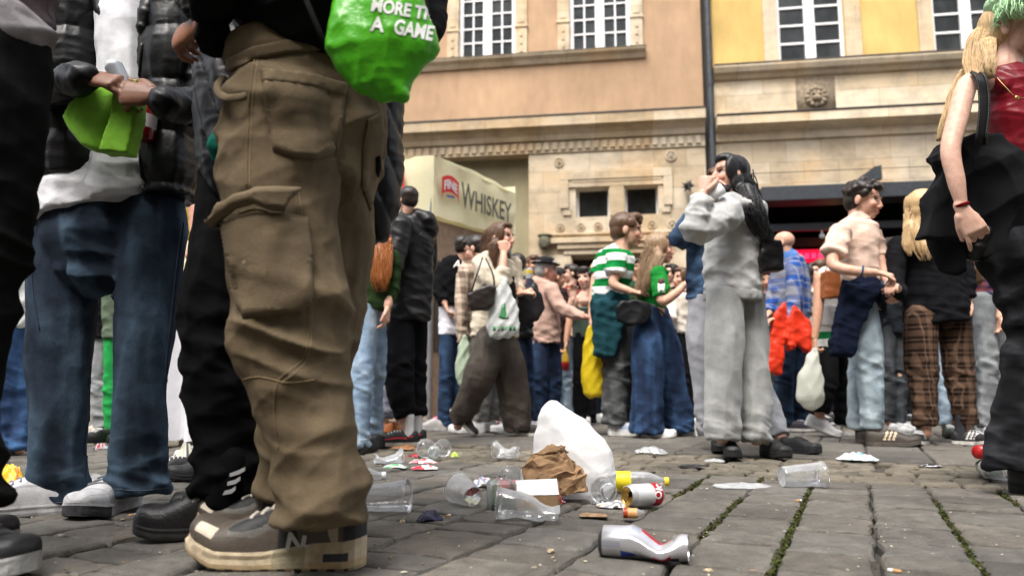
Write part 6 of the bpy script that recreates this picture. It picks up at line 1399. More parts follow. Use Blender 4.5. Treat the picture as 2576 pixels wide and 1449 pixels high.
jk3 = soft('quilted_jacket', f3, cloth('#151518', 'nylon'), [T([(740, -200, 120), (745, -120, 220), (750, 50, 248), (752, 250, 258), (758, 400, 250), (775, 500, 215)], Y3, .6), T([(925, 60, 78), (932, 250, 82), (930, 430, 86), (932, 530, 74), (940, 585, 42)], Y3, 1.1), T([(556, 150, 46, -.1), (540, 260, 40, -.1), (526, 350, 33, -.08), (514, 428, 22, -.06)], Y3, 1.1)], .006, q3, 2)
soft('teal_shirt', f3, cloth('#11584c', 'knit'), [T([(575, 320, 30, -.165), (560, 372, 40, -.17), (556, 408, 30, -.165)], Y3, .6)], .006, folds(.006, .006, (12, 12, 8), seed=3))
hd3 = Head(730, -330, 225, Y3, -90); soft('body', f3, SKIN, hd3.blobs()+[T3([hd3.p(0, -.02, -.03), at(740, -200, Y3), at(740, -140, Y3)], [.055, .058, .08]), T([(745, -120, 150), (750, 300, 170), (690, 500, 120)], Y3, .5), T([(580, 600, 60), (560, 900, 50), (575, 1200, 36)], Y3), T([(690, 600, 60, .15), (660, 900, 50, .2), (640, 1200, 36, .24)], Y3)], .007, None, 1, lambda P: hd3.paint(P+np.array(f3.location), LIGHT))
hair(f3, hd3, H_DARK, 'short', Y=Y3, n=0)
bars = lambda t, a, h: (.30, .30, .31) if .34 < t < .56 and min(a, 1-a) > .2 and (t*16) % 1 < .45 and .2 < min(a, 1-a) < .34 else None
sh3 = shoe(f3, (at(672, 1050, 1.92)[0], 1.92, 0), -78, .30, (.012, .012, .013), (.022, .022, .022), bars, (.03, .03, .03), .112, .03, htop=1.25, rough=.4)
shoe(f3, (at(720, 1050, 2.15)[0], 2.15, 0), -80, .30, (.012, .012, .013), (.022, .022, .022), None, (.03, .03, .03), .112, .03, htop=1.2, rough=.4)
m = MB()
for i in range(3):
    for q in range(2):
        x0, y0 = 586-i*9+q*0, 1182+i*24; P = [at(x, y, 1.815)-np.array(f3.location) for x, y in ((x0-8+i*-6, y0+8), (x0+14, y0), (x0+30-i*3, y0-8), (x0+30-i*3, y0+2), (x0+14, y0+11), (x0-8+i*-6, y0+17))]
    m.add(P+[p+np.array([0, .004, 0]) for p in P], [(0, 1, 4, 5), (1, 2, 3, 4), (6, 7, 10, 11), (7, 8, 9, 10)]+[(i_, (i_+1) % 6, 6+(i_+1) % 6, 6+i_) for i_ in range(6)])
so3 = soft('sock', f3, cloth('#0c0c0d', 'knit'), [T([(580, 1150, 46, -.04), (575, 1210, 46, -.05), (565, 1260, 52, -.04)], Y3, .9)], .006, None, 2)
m.build('stripes', simple('grey_stripe', (.33, .33, .34), .6), so3)
# ---- person at the left edge
Y1 = 1.46; f1 = fig('person in black trousers and a mauve-grey sweatshirt at the very edge of the picture', Y1, 10)
tr1 = soft('trousers', f1, cloth('#141615', 'knit'), [T([(-22, 40, 146), (-22, 150, 152), (-28, 280, 158), (-48, 480, 150), (-72, 640, 144), (-100, 800, 140), (-124, 950, 136), (-132, 1080, 132), (-112, 1200, 130), (-102, 1278, 124)], Y1, .9, r0=False, r1=False), T([(-150, 200, 150, .14), (-170, 480, 150, .15), (-190, 800, 140, .16), (-200, 1270, 124, .2)], Y1, .9)], .0062, folds(.012, .012, (6, 6, 2), (4, 4, 14), seed=91, knee=.5), 3)
soft('sweatshirt', f1, cloth('#6d6365', 'knit'), [T([(-50, -420, 110), (-50, -380, 200), (-40, -200, 190), (-30, -60, 168), (-24, 40, 150), (-22, 92, 148)], Y1, .8, r1=False), T([(80, -300, 70, .1), (100, -140, 62, .14), (96, 0, 54, .1), (80, 90, 44, .04)], Y1, .9)], .006, folds(.010, .010, (6, 6, 5), (5, 5, 14), seed=92, mid=.5), 3)
soft('undershirt', f1, cloth('#9a9698', 'knit'), [T([(-24, 40, 151), (-22, 90, 153), (-22, 128, 153)], Y1, .86, r0=False, r1=False)], .006, folds(.006, .012, (9, 9, 4), (6, 6, 14), seed=93, mid=.8))
hd1 = Head(-50, -580, 290, Y1, 60); soft('body', f1, SKIN, hd1.blobs()+[T3([hd1.p(0, -.02, -.03), at(-50, -420, Y1), at(-50, -340, Y1)], [.055, .058, .08]), T([(-50, -340, 120), (-30, -60, 120), (-28, 300, 100), (-72, 640, 80), (-124, 950, 60), (-110, 1250, 44)], Y1, .6)], .007, None, 1, lambda P: hd1.paint(P+np.array(f1.location), LIGHT))
hair(f1, hd1, H_DARK, 'short', Y=Y1, n=0)
toe1 = lambda t, a, h: (.5, .5, .5) if .44 < t < .62 and .06 < min(a, 1-a) < .26 else ((.18, .18, .2) if abs(t-.70) < .012 or abs(t-.735) < .012 else None)
shoe(f1, (at(-196, 1050, 1.535)[0], 1.535, 0), 76, .30, (.012, .012, .014), (.42, .42, .41), toe1, (.35, .35, .35), .118, .040, htop=1.1)
shoe(f1, (at(-260, 1050, 1.70)[0], 1.70, 0), 86, .30, (.012, .012, .014), (.42, .42, .41), toe1, (.35, .35, .35), .118, .040, htop=1.1)
# ---- blonde woman at the right
Y5 = 2.6; f5 = fig('blonde woman in a sleeveless maroon top and black jeans wearing a green fringed hat', Y5, 2540)
hd5 = Head(2548, 80, 146, Y5, 48, 2)
w5 = at(2421, 526, Y5-.14)
soft('body', f5, SKIN, hd5.blobs()+[T3([hd5.p(0, -.02, -.02), hd5.p(0, -.025, -.08), at(2530, 180, Y5), at(2530, 230, Y5+.02)], [.052, .048, .052, .08]), T([(2530, 200, 60), (2545, 290, 60), (2580, 400, 50), (2575, 520, 70)], Y5, .8),
    T([(2490, 208, 26, -.02), (2442, 206, 28, -.06), (2424, 240, 29, -.09), (2409, 300, 29, -.11), (2391, 376, 27, -.13), (2404, 448, 24.5, -.14), (2421, 526, 16, -.14)], Y5, .9), T([(2600, 208, 26, .05), (2650, 300, 28, .06), (2660, 420, 24, 0)], Y5, 1.0)]
     +hand(w5, (.45, -.1, -1), (-.5, -1, .1), .98, [26, 30, 32, 12], 7, 1, 24), .0042, None, 1, lambda P: hd5.paint(P+np.array(f5.location), PALE, lip=(.45, .14, .15)))
top5 = soft('sleeveless_top', f5, cloth('#7d0f20', 'satin'), [T([(2532, 196, 62), (2540, 222, 72), (2546, 260, 70), (2550, 300, 74), (2562, 350, 66), (2588, 408, 60)], Y5, .85, r1=False), T([(2470, 200, 20, -.02), (2500, 206, 28, -.02), (2530, 218, 34, -.03)], Y5, 1.0)], .005, lambda P, s, L, k: .006*ridge(vn((P+np.outer(P[:, 0], [0, 0, .5]))*np.array((5, 5, 22)), 101))+.003*ridge(vn(P*np.array((12, 12, 30)), 102)), 3)
soft('jeans', f5, cloth('#151517', 'denim', '#3c3d42'), [T([(2584, 400, 62), (2572, 520, 95), (2562, 640, 114), (2572, 740, 76), (2574, 850, 52), (2570, 950, 54), (2558, 1050, 64), (2545, 1140, 66), (2542, 1182, 66)], Y5, .9, r1=False), T([(2640, 500, 90, .1), (2650, 700, 80, .14), (2650, 900, 60, .14), (2640, 1180, 66, .14)], Y5, .9)], .0062, folds(.010, .010, (8, 8, 1.8), seed=103, knee=.55), 3)
shoe(f5, (at(2530, 1050, Y5+.08)[0], Y5+.08, 0), 18, .27, (.012, .012, .013), (.012, .012, .012), None, (.02, .02, .02), .105, .04, htop=1.5, lz=False)
shoe(f5, (at(2640, 1050, Y5+.2)[0], Y5+.2, 0), 30, .27, (.012, .012, .013), (.012, .012, .012), None, (.02, .02, .02), .105, .04, htop=1.5, lz=False)
hair(f5, hd5, H_BLOND, 'plain', [[(2506, 50, 34, .05), (2474, 100, 44, .03), (2464, 150, 44, .0), (2462, 190, 34, -.06), (2470, 226, 8, -.11)], [(2440, 175, 24, .02), (2406, 232, 18, .04), (2380, 300, 13, .04), (2356, 366, 4, .04)], [(2486, 100, 20, -.09), (2490, 160, 18, -.12), (2494, 208, 5, -.13)]], Y5, .006, 520, .0010, .005, seed=7, sm=9, twist=.06)
hc = at(2574, 14, Y5-.06)
g5 = soft('hat', f5, cloth('#a4c99b', 'fleece'), [ell(hc, (.092, .10, .062)), ell(hc+np.array([0, .03, .03]), (.10, .12, .06))], .006, lambda P, s, L, k: .005*ridge(vn(P*60, 5)))
m = MB(); gq = np.random.default_rng(8)
for i in range(420):
    a = gq.uniform(0, 6.283); r_ = gq.uniform(.86, 1.04); p = hc+np.array([.092*r_*math.sin(a), -.10*r_*math.cos(a), gq.uniform(-.035, .02)]); l = gq.uniform(.03, .065)
    P = [p, p+np.array([gq.normal(0, .006), gq.normal(0, .006), -l*.5]), p+np.array([gq.normal(0, .012), gq.normal(0, .012), -l])]; V, F = tubemesh(np.array(P)-np.array(f5.location), np.array([.0022, .0018, .0008]), np.array([.0022, .0018, .0008]), 4, False, False); m.add(V, F)
m.build('fringe', cloth('#aed3a5', 'fleece'), g5, smooth=True, fix=False)
soft('bracelet', f5, cloth('#6a0b16', 'knit'), [T([(2418, 512, 22, -.14), (2421, 520, 21, -.14)], Y5, 1.0, r0=False, r1=False)], .004, None, 1)
m = MB(); pts = [at(x, y, Y5-.1-d)-np.array(f5.location) for x, y, d in ((2508, 196, .0), (2530, 220, .02), (2556, 244, .035), (2590, 246, .03))]; V, F, _ = T3(pts, .0012); m.add(V, F); V, F, _ = ell(pts[2]+np.array([0, -.004, -.006]), (.007, .003, .009)); m.add(V, F); m.build('necklace', simple('gold', (.6, .38, .14), .3, metal=.9), f5, smooth=True)
# bag strap and jacket over it
b5 = empty('shoulder_bag', at(2450, 1000, Y5)*np.array([1, 1, 0]), 'black shoulder bag with a braided strap on the blonde woman in maroon', 'bag')
soft('bag', b5, cloth('#0e0e0f', 'leather'), [T([(2470, 400, 60), (2470, 480, 90), (2460, 570, 80), (2440, 640, 40)], Y5+.02, .5)], .006, folds(.006, .006, seed=4), 3)
m = MB(); sp5 = cr(np.array([at(x, y, Y5+d) for x, y, d in ((2452, 184, -.09), (2466, 196, -.15), (2474, 240, -.16), (2474, 290, -.165), (2468, 340, -.16), (2466, 366, -.14))]), .006); V, F = tubemesh(sp5-np.array(b5.location), .017, .004, 10); m.add(V, F)
for i in range(1, len(sp5)-1):
    for q in (-1, 1): V, F, _ = ell(sp5[i]-np.array(b5.location)+np.array([q*.016, -.003, 0]), (.005, .004, .0042), None, 8, 6); m.add(V, F)
m.build('strap', cloth('#1a1a1b', 'leather'), b5, smooth=True)
j5 = empty('jacket', at(2400, 1000, Y5-.05)*np.array([1, 1, 0]), 'black jacket slung over the shoulder bag of the woman in maroon', 'jacket')
soft('jacket', j5, cloth('#1a1a1c', 'knit'), [prism([(2339, 393), (2378, 372), (2440, 345), (2500, 350), (2535, 400), (2540, 480), (2500, 600), (2440, 606), (2312, 602), (2345, 480), (2360, 430)], Y5, .07), T([(2490, 350, 36, -.06), (2520, 420, 66, -.08), (2530, 500, 92, -.06), (2520, 580, 96, -.02), (2500, 640, 80, 0)], Y5, .5), T([(2350, 392, 10, 0), (2362, 420, 24, 0), (2390, 450, 40, 0)], Y5, .5), T([(2392, 580, 62), (2386, 640, 52), (2384, 680, 36)], Y5+.04, .5)], .006, lambda P, s, L, k: .010*ridge(vn((P+np.outer(P[:, 2], [.4, 0, 0]))*np.array((9, 6, 3.5)), 111))+.020*crease(P, (1, .3, .35), 7, .9, 4, 112, .7)+.012*crease(P, (.7, .3, -.8), 9, .8, 4, 115, .6), 2)
# ================================================================== bags and drinks carried in the crowd
def bag(name, label, cat, Y, tubes, mat, k=.45, straps=(), strapm=None, fold=None, vox=.008, sr=.006, part='bag', smooth=3):
    t = tubes[0][len(tubes[0])//2] if not isinstance(tubes[0], tuple) else (straps[0][0][0], 0); root = empty(name, at(t[0], 1000, Y)*np.array([1, 1, 0]), label, cat)
    o = soft(part, root, mat, [q if isinstance(q, tuple) else T(q, Y, k) for q in tubes], vox, fold or folds(.006, .006, (10, 10, 8), (10, 10, 14), mid=.8, seed=int(t[0])), smooth)
    for s in straps:
        m = MB(); V, F, _ = T3([at(x, y, Y+d)-np.array(root.location) for x, y, d in s], sr, sr*.5); m.add(V, F); m.build('strap', strapm or mat, root, smooth=True)
    return root, o
PLF = lambda P, s, L, k: .006*ridge(vn(P*np.array((14, 10, 5)), 121))+.012*crease(P, (1, .2, .25), 14, .5, 5, 122, .7)+.008*crease(P, (.8, .3, -.5), 17, .5, 5, 125, .6)
WF = film('white_bag_film', (.72, .74, .72), .4, .35)
r, o = bag('carrier_bag', 'white carrier bag with a green print on the arm of the beige-jacket woman', 'bag', 5.22, [[(1266, 700, 10), (1264, 730, 22), (1266, 780, 38), (1267, 828, 43), (1268, 840, 38)]], WF, .4, [[(1262, 712, 0), (1258, 690, .02), (1262, 672, .04)]], None, PLF)
GRN = simple('green_print', (.03, .2, .06), .7)
LATER.append(lambda o=o: (patch('print', o, [(1262, 768), (1270, 762), (1274, 790), (1280, 800), (1266, 804), (1254, 798), (1260, 786)], GRN, .001, .002), [patch('print', o, [(1240+i*10, 822), (1247+i*10, 821), (1248+i*10, 831), (1241+i*10, 832)], GRN, .001, .002) for i in range(6)]))
bag('shoulder_bag', 'dark brown slouchy shoulder bag under the elbow of the beige-jacket woman', 'bag', 5.2, [prism([(1176, 742), (1200, 730), (1232, 718), (1246, 724), (1244, 768), (1220, 780), (1186, 782)], 5.2, .09)], cloth('#2a2422', 'leather'), .5, [[(1184, 740, 0), (1200, 690, -.03), (1214, 648, .02)], [(1244, 728, 0), (1240, 690, 0), (1222, 650, .03)]])
m_ = [[(1196, 846, 0), (1200, 880, -.02), (1212, 888, -.02), (1222, 870, 0), (1230, 845, 0)]]
bag('carrier_bag', 'crumpled green and white carrier bag hanging beside the plaid overshirt', 'bag', 5.7, [[(1170, 846, 6), (1166, 880, 15), (1164, 930, 19), (1166, 965, 14)]], film('green_white_film', (.5, .6, .46), .35), .6, [], None, PLF)
bag('leather_bag', 'black leather bag hanging under the can with a yellow top', 'bag', 5.75, [prism([(1304, 726), (1340, 722), (1362, 740), (1370, 775), (1352, 806), (1306, 812), (1300, 770)], 5.75, .12)], cloth('#1d1c1f', 'leather'), .5, [[(1306, 740, 0), (1312, 712, 0), (1330, 712, 0), (1350, 740, 0)]])
canobj(at(1331, 700, 5.73), (.05, 0, 1), 'slim drink can with a yellow top held up before the hat wearer', L=.16, r=.027, paint=lambda u, a: (.75, .55, .03) if u > .72 else ((.5, .5, .5) if u > .45 else (.08, .09, .14)), topcol=(.75, .55, .03))
r, o = bag('carrier_bag', 'bright yellow carrier bag hanging from the hand of the man in hoops', 'bag', 5.64, [[(1486, 822, 7), (1484, 850, 14), (1488, 900, 24), (1490, 950, 28), (1491, 990, 25)]], film('yellow_film', (.74, .56, .02), .35), .55, [], None, PLF)
bag('waist_bag', 'black nylon waist bag slung behind the girl in the green shirt', 'bag', 5.32, [prism([(1550, 775), (1562, 760), (1600, 756), (1632, 764), (1638, 790), (1622, 814), (1580, 818), (1554, 806)], 5.32, .1)], cloth('#151517', 'nylon'), .6, [[(1624, 764, 0), (1650, 772, -.06), (1682, 800, -.04)]], None)
bag('handbag', 'glossy black handbag on the shoulder of the woman in grey', 'bag', 3.85, [prism([(1912, 604), (1958, 610), (1964, 640), (1966, 682), (1908, 686), (1906, 640)], 3.85, .1)], cloth('#0b0b0c', 'leather'), .5, [[(1920, 610, 0), (1914, 585, -.04), (1905, 560, -.04)], [(1956, 640, 0), (1938, 600, .0), (1916, 560, .02)]], None, vox=.007)
cu = empty('paper_cup', at(1795, 488, 3.72), 'white cup at the lips of the black-haired woman in grey', 'cup'); m = MB(); V, F = lathe([(.0005, -.05), (.026, -.05), (.036, .05), (.0345, .05), (.025, -.045), (.0005, -.045)]); m.add(place(V, (0, 0, 0), (.75, 0, .55)), F); m.build('cup', simple('white_paper', (.75, .74, .72), .6), cu, smooth=True)
oj = empty('jacket', at(1985, 1000, 5.95)*np.array([1, 1, 0]), 'orange-red jacket draped over the arm of the bald man', 'jacket')
soft('jacket', oj, cloth('#d8371c', 'nylon'), [prism([(1972, 760), (1946, 790), (1936, 850), (1926, 936), (1966, 942), (1970, 880), (1978, 800)], 5.9, .06), prism([(1982, 800), (2000, 768), (2030, 810), (2048, 860), (2040, 892), (2000, 866), (1986, 882), (1974, 850)], 5.88, .09)], .008, folds(.016, .012, (10, 10, 5), seed=12, mid=.5))
bag('shoulder_bag', 'tan brown leather shoulder bag on the woman in the white frilled top', 'bag', 5.35, [prism([(2072, 684), (2118, 684), (2123, 748), (2068, 752)], 5.35, .1)], cloth('#8a4f2c', 'leather'), .5, [[(2074, 690, 0), (2086, 664, .06), (2112, 690, 0)]], None)
bag('carrier_bag', 'translucent white carrier bag in the hand of the woman in the frilled top', 'bag', 5.35, [[(2048, 876, 7), (2044, 905, 18), (2040, 950, 33), (2038, 995, 37), (2044, 1020, 26)]], film('milky_film', (.74, .76, .68), .5), .5, [], None, PLF)
b = empty('beer_cup', at(2233, 728, 4.6), 'plastic cup of amber beer in the polo shirt man\'s hand', 'cup'); m = MB(); V, F = lathe([(.0005, -.03), (.026, -.03), (.031, .035), (.0005, .035)]); m.add(V, F); m.build('beer', simple('beer', (.42, .14, .015), .1, coat=.5), b, smooth=True)
m = MB(); V, F = lathe([(.0005, -.033), (.0275, -.033), (.034, .055), (.0355, .056)]); m.add(V, F); m.build('cup', clear_plastic('clear_cup'), b, smooth=True)
bag('shoulder_bag', 'brown shoulder bag between the black blazer and the black jeans', 'bag', 5.1, [[(2428, 668, 16), (2444, 690, 32), (2462, 700, 26)]], cloth('#5a4331', 'leather'), .5, [[(2420, 664, 0), (2440, 620, .05), (2462, 668, 0)]], None)
r, o = bag('carrier_bag', 'white carrier bag with dark print beside the blue flared jeans at far left', 'bag', 3.8, [[(70, 640, 10), (62, 690, 26), (58, 760, 34), (58, 815, 34)]], WF, .4, [], None, PLF)
LATER.append(lambda o=o: [patch('print', o, [(62, 752+i*18), (76, 750+i*18), (77, 755+i*18), (63, 757+i*18)], simple('dark_print', (.06, .05, .06), .8), .001, .002) for i in range(3)])
canobj(at(505, 632, 2.98), (.25, -.35, 1), 'red and white drink can in the hand below the mustard yellow top', paint=lambda u, a: (.5, .012, .02) if abs(u-.5) > .14 else ((.6, .55, .5) if int(a*28) % 3 else (.5, .012, .02)))
rb2 = empty('drink_bottle', at(1422, 905, 7.0), 'red and yellow bottle hanging from a hand behind the hat wearer', 'bottle'); m = MB(); V, F = lathe([(.0005, -.1), (.034, -.1), (.036, -.02), (.03, .04), (.014, .08), (.013, .1), (.0005, .1)]); m.add(V, F, [(.5, .02, .02) if (i//28) < 2 else (.6, .35, .03) for i in range(len(F))]); m.build('bottle', simple('printed_bottle', 'attr', .3), rb2, smooth=True)

# ================================================================== litter on the stones
CLEAR = clear_plastic('clear_cup'); MILKY = clear_plastic('milky_cup', milky=.22)
def lying(name, label, cat, px, py, Y, yaw, r0, r1, tilt=True, group=None):
    """a root whose local +Z lies along the ground; r0, r1 are the radii at its two ends"""
    p = at(px, py, Y); return empty(name, (p[0], Y, 0), label, cat, group)
def cup(label, px, Y, yaw, L=.13, r0=.031, r1=.046, mat=None, crush=None, cx=.5, group='empty plastic cups left on the stones', print_=None, seed=0, roll=0):
    """tapered cup lying on its side: base to rim along yaw (0 right, 90 away)"""
    root = empty('plastic_cup', (at(px, 1100, Y)[0], Y, 0), label, 'cup', group); a = R(yaw); ax = np.array([math.cos(a), math.sin(a), 0]); t = math.atan((r1-r0)/L); ax = ax*math.cos(t)+np.array([0, 0, math.sin(t)])
    zs = np.linspace(0, L, 16); prof = [(.0006, .004), (r0*.9, .004), (r0*.96, 0)]+[(r0+(r1-r0)*z/L+(.0007 if i in (5, 6) else 0), z) for i, z in enumerate(zs)]+[(r1+.0028, L), (r1+.0034, L+.0018), (r1+.002, L+.0034), (r1-.0006, L+.002)]
    V, F = lathe(prof, 40); V = place(V-np.array([0, 0, L*cx]), (0, 0, 0), ax, roll); V[:, 2] += (r0+(r1-r0)*cx)/math.cos(t)+.004
    if crush:
        c, amt, wd = crush; s = V@ax; z0 = V[:, 2].max(); f = 1-amt*np.exp(-((s-c*L)/wd)**2); V[:, 2] *= f; g = np.random.default_rng(seed)
        V += np.column_stack([.006*(vn(V*38, seed)-.5), .006*(vn(V*38, seed+2)-.5), .008*(vn(V*34, seed+4)-.5)])*2
    V[:, 2] = np.maximum(V[:, 2], .0015); m = MB(); m.add(V, F); o = m.build('cup', mat or CLEAR, root, smooth=True)
    if print_:
        m = MB(); k0, k1, j0, j1, col = print_; n = 40
        idx = [(i, j) for i in range(k0, k1) for j in range(j0, j1)]; ctr = V.mean(0)
        W = V.copy(); 
        for i, j in idx:
            q = [i*n+j % n, i*n+(j+1) % n, (i+1)*n+(j+1) % n, (i+1)*n+j % n]; P = W[q]; nn = np.cross(P[1]-P[0], P[2]-P[0]); nn = norm(nn); nn = nn if np.dot(nn, P.mean(0)-ctr-ax*np.dot(P.mean(0)-ctr, ax)) > 0 else -nn; m.add(P+nn*.0006, [(0, 1, 2, 3)])
        m.build('print', simple('red_print', col, .5), o)
    return root
cup('clear half-litre cup lying beside the cargo trouser hem, rim to the open stones', 968, 2.24, -6, .145, .034, .047)
cup('clear cup with a red print on its base, second from the cargo trousers', 1172, 2.36, 122, .10, .030, .047, print_=(0, 2, 2, 16, (.5, .03, .05)))
cup('crushed milky clear cup lying in front of the brown paper bag', 1330, 2.10, 172, .165, .030, .045, MILKY, (-.35, .45, .05), seed=3)
cup('small clear cup leaning at the foot of the big white bag', 1522, 2.42, -110, .085, .028, .040)
cup('clear cup lying alone with its rim beside a mossy joint', 2013, 2.78, 4, .155, .036, .044)
cup('clear cup with its round end showing, upper of the pair beside the stamped cans', 1070, 3.95, -80, .12, .034, .046, group='empty plastic cups left on the stones')
cup('clear cup behind the green-bottomed bottle near the red-flashed trainers', 1108, 4.02, -70, .11, .032, .042)
cup('crushed milky cup lying alone between the stamped cans and the big bag', 1275, 3.88, 155, .13, .030, .045, MILKY, (.1, .4, .04), seed=5)
cup('squashed clear cup beside the flattened green and white can', 978, 3.62, 20, .13, .032, .046, CLEAR, (.0, .6, .08), seed=6)
cup('pale cup standing half hidden behind the white trainer of the puffer jacket man', 266, 2.48, 165, .08, .030, .040, MILKY)
cup('round-ended clear cup behind the square glass bottle', 1282, 2.72, -85, .10, .033, .042)
cup('clear cup beside the green bottle near the black boot', 2500, 2.98, -60, .09, .026, .036)
def bottle(label, px, Y, yaw, prof, mat, labels=(), capc=None, name='plastic_bottle', group=None, z=None):
    root = empty(name, (at(px, 1100, Y)[0], Y, 0), label, 'bottle', group); a = R(yaw); ax = np.array([math.cos(a), math.sin(a), 0]); rm = max(p[0] for p in prof); L = prof[-1][1]
    def put(V): V = place(np.asarray(V)-np.array([0, 0, L/2]), (0, 0, 0), ax); V[:, 2] += rm+.004 if z is None else z; return V
    m = MB(); V, F = lathe(prof, 32); m.add(put(V), F); o = m.build('bottle', mat, root, smooth=True)
    for z0, z1, rr, col in labels:
        m = MB(); V, F = lathe([(rr, z0), (rr, z1)], 32); m.add(put(V), F); m.build('label', film('label_'+str(col)[:6], col, .25), o, smooth=True)
    if capc: m = MB(); r_, zz = prof[-2][0], prof[-1][1]; V, F = lathe([(r_+.003, zz-.014), (r_+.0035, zz-.002), (r_+.0025, zz+.002), (.0005, zz+.002)], 24); m.add(put(V), F); m.build('cap', simple('cap_'+str(capc)[:5], capc, .4), o, smooth=True)
    return root
PET = [(.0005, .006), (.022, .002), (.031, .006), (.034, .02), (.034, .05), (.0335, .09), (.034, .13), (.032, .15), (.022, .175), (.0135, .195), (.0125, .215), (.0005, .216)]
bottle('clear bottle with an orange label behind the cargo trouser hem', 898, 2.80, 8, [(r, z) for r, z in PET], CLEAR, [(.11, .142, .0348, (.85, .2, .02))], (.75, .75, .75))
bottle('clear bottle with a yellow label and yellow cap behind the red and white can', 1600, 2.66, -4, PET, CLEAR, [(.02, .085, .0348, (.82, .68, .03))], (.75, .55, .02))
bottle('green glass bottle lying by the black jeans', 2474, 3.10, 70, [(.0005, .004), (.03, .002), (.034, .01), (.034, .14), (.026, .17), (.013, .2), (.0125, .25), (.0005, .25)], simple('green_glass', (.006, .03, .012), .12, coat=.4), [(.03, .10, .0346, (.55, .55, .5))], None, 'glass_bottle')
bottle('small bottle showing its green bottom between two clear cups', 1092, 3.86, 95, [(.0005, .004), (.024, .001), (.031, .008), (.031, .12), (.02, .15), (.012, .17), (.0005, .17)], CLEAR, [(.004, .02, .026, (.12, .5, .1))], None)
bottle('red-topped bottle standing askew behind the black jeans', 2476, 3.45, 20, [(.0005, .0), (.03, 0), (.032, .05), (.02, .08), (.012, .1), (.0005, .1)], simple('red_plastic', (.5, .012, .012), .3), (), None, z=.07)
bottle('tiny orange-labelled spirit bottle lying in front of the red and white can', 1589, 2.13, -3, [(.0005, 0), (.013, 0), (.0135, .004), (.0135, .04), (.012, .043), (.0085, .047), (.0085, .058), (.0005, .058)], CLEAR, [(.001, .012, .01385, (.45, .06, .02)), (.0125, .039, .01385, (.72, .40, .16))], None, 'glass_bottle')
# red and white can with the gold lid
def vcan(u, a):
    if u < .36: return (.55, .012, .03) if not (.10 < u < .28 and (abs(a-.60) < .025 or abs(a-.70) < .02 or (abs(a-.66) < .05 and abs(u-.19) < .025) or abs(a-.48) < .02 or abs(a-.40) < .02)) else (.72, .72, .72)
    return (.66, .66, .67)
vc = canobj((at(1618, 1238, 2.34)[0], 2.34, .037), (-.86, -.5, .02), 'white and red drink can with a gold lid lying by the yellow-labelled bottle', .128, .0345, vcan, 30, topcol=(.45, .27, .06))
LATER.append(lambda: (lettering('print', vc.children[0], 'OK', 1662, 1256, 40, 17, WPR, rot=-82, bold=.03)))
# crushed can in front
cc = empty('crushed_can', (at(1612, 1100, 1.655)[0], 1.655, 0), 'crushed silver, red and blue drink can bent in the middle, closest to the camera', 'can')
sec = [(0, .024, .024, .030), (.004, .029, .029, .031), (.010, .033, .033, .034), (.05, .0335, .034, .0345), (.075, .033, .033, .034), (.095, .029, .036, .030), (.115, .021, .040, .022), (.132, .0145, .042, .0165), (.142, .0155, .041, .0175), (.155, .021, .036, .0225), (.172, .028, .031, .028), (.182, .0285, .0295, .0292), (.187, .027, .0275, .029), (.190, .0275, .0275, .029)]
n = 32; V = []
for x, rz, ry, zc in sec:
    for j in range(n):
        t = 2*math.pi*j/n; V.append((x-.095+.006*math.sin(2*t)*(1 if .06 < x < .15 else 0), ry*math.cos(t), max(.0015, zc+rz*math.sin(t)+(.004*math.sin(5*t) if .07 < x < .15 else 0))))
V = np.array(V); F = []; col = []
for i in range(len(sec)-1):
    for j in range(n):
        F.append((i*n+j, i*n+(j+1) % n, (i+1)*n+(j+1) % n, (i+1)*n+j)); x = (sec[i][0]+sec[i+1][0])/2; a = (j+.5)/n*360; c = (.52, .52, .55) if x > .09 or (int(a/19)+int(x*60)) % 5 else (.38, .40, .46)
        if i < 2: c = (.08, .07, .07)
        elif x < .03 and 62 < a < 200: c = (.5, .03, .05)
        elif .045 < x < .078 and 200 < a < 236: c = (.03, .07, .5)
        elif .112 < x < .15 and 186 < a < 226: c = (.5, .012, .03)
        elif .105 < x < .15 and 70 < a < 105: c = (.5, .04, .06)
        elif .155 < x < .172 and 210 < a < 270: c = (.03, .04, .16)
        col.append(c)
F.append(tuple(range(n))); col.append((.3, .3, .3))
ca = R(-17); Mz = np.array([[math.cos(ca), -math.sin(ca), 0], [math.sin(ca), math.cos(ca), 0], [0, 0, 1]])
m = MB(); m.add(V@Mz.T, F, col); oc = m.build('can', simple('crushed_can_metal', 'attr', .28, metal=.6, var=.1), cc, smooth=True)
m = MB(); V, F = lathe([(.0272, 0), (.0262, -.012), (.024, -.03), (.0005, -.032)], 32); V = V[:, [2, 0, 1]]*np.array([1, 1, 1])+np.array([.0945, 0, .029]); m.add(V@Mz.T, F); m.build('inside', ALU, oc, smooth=True)
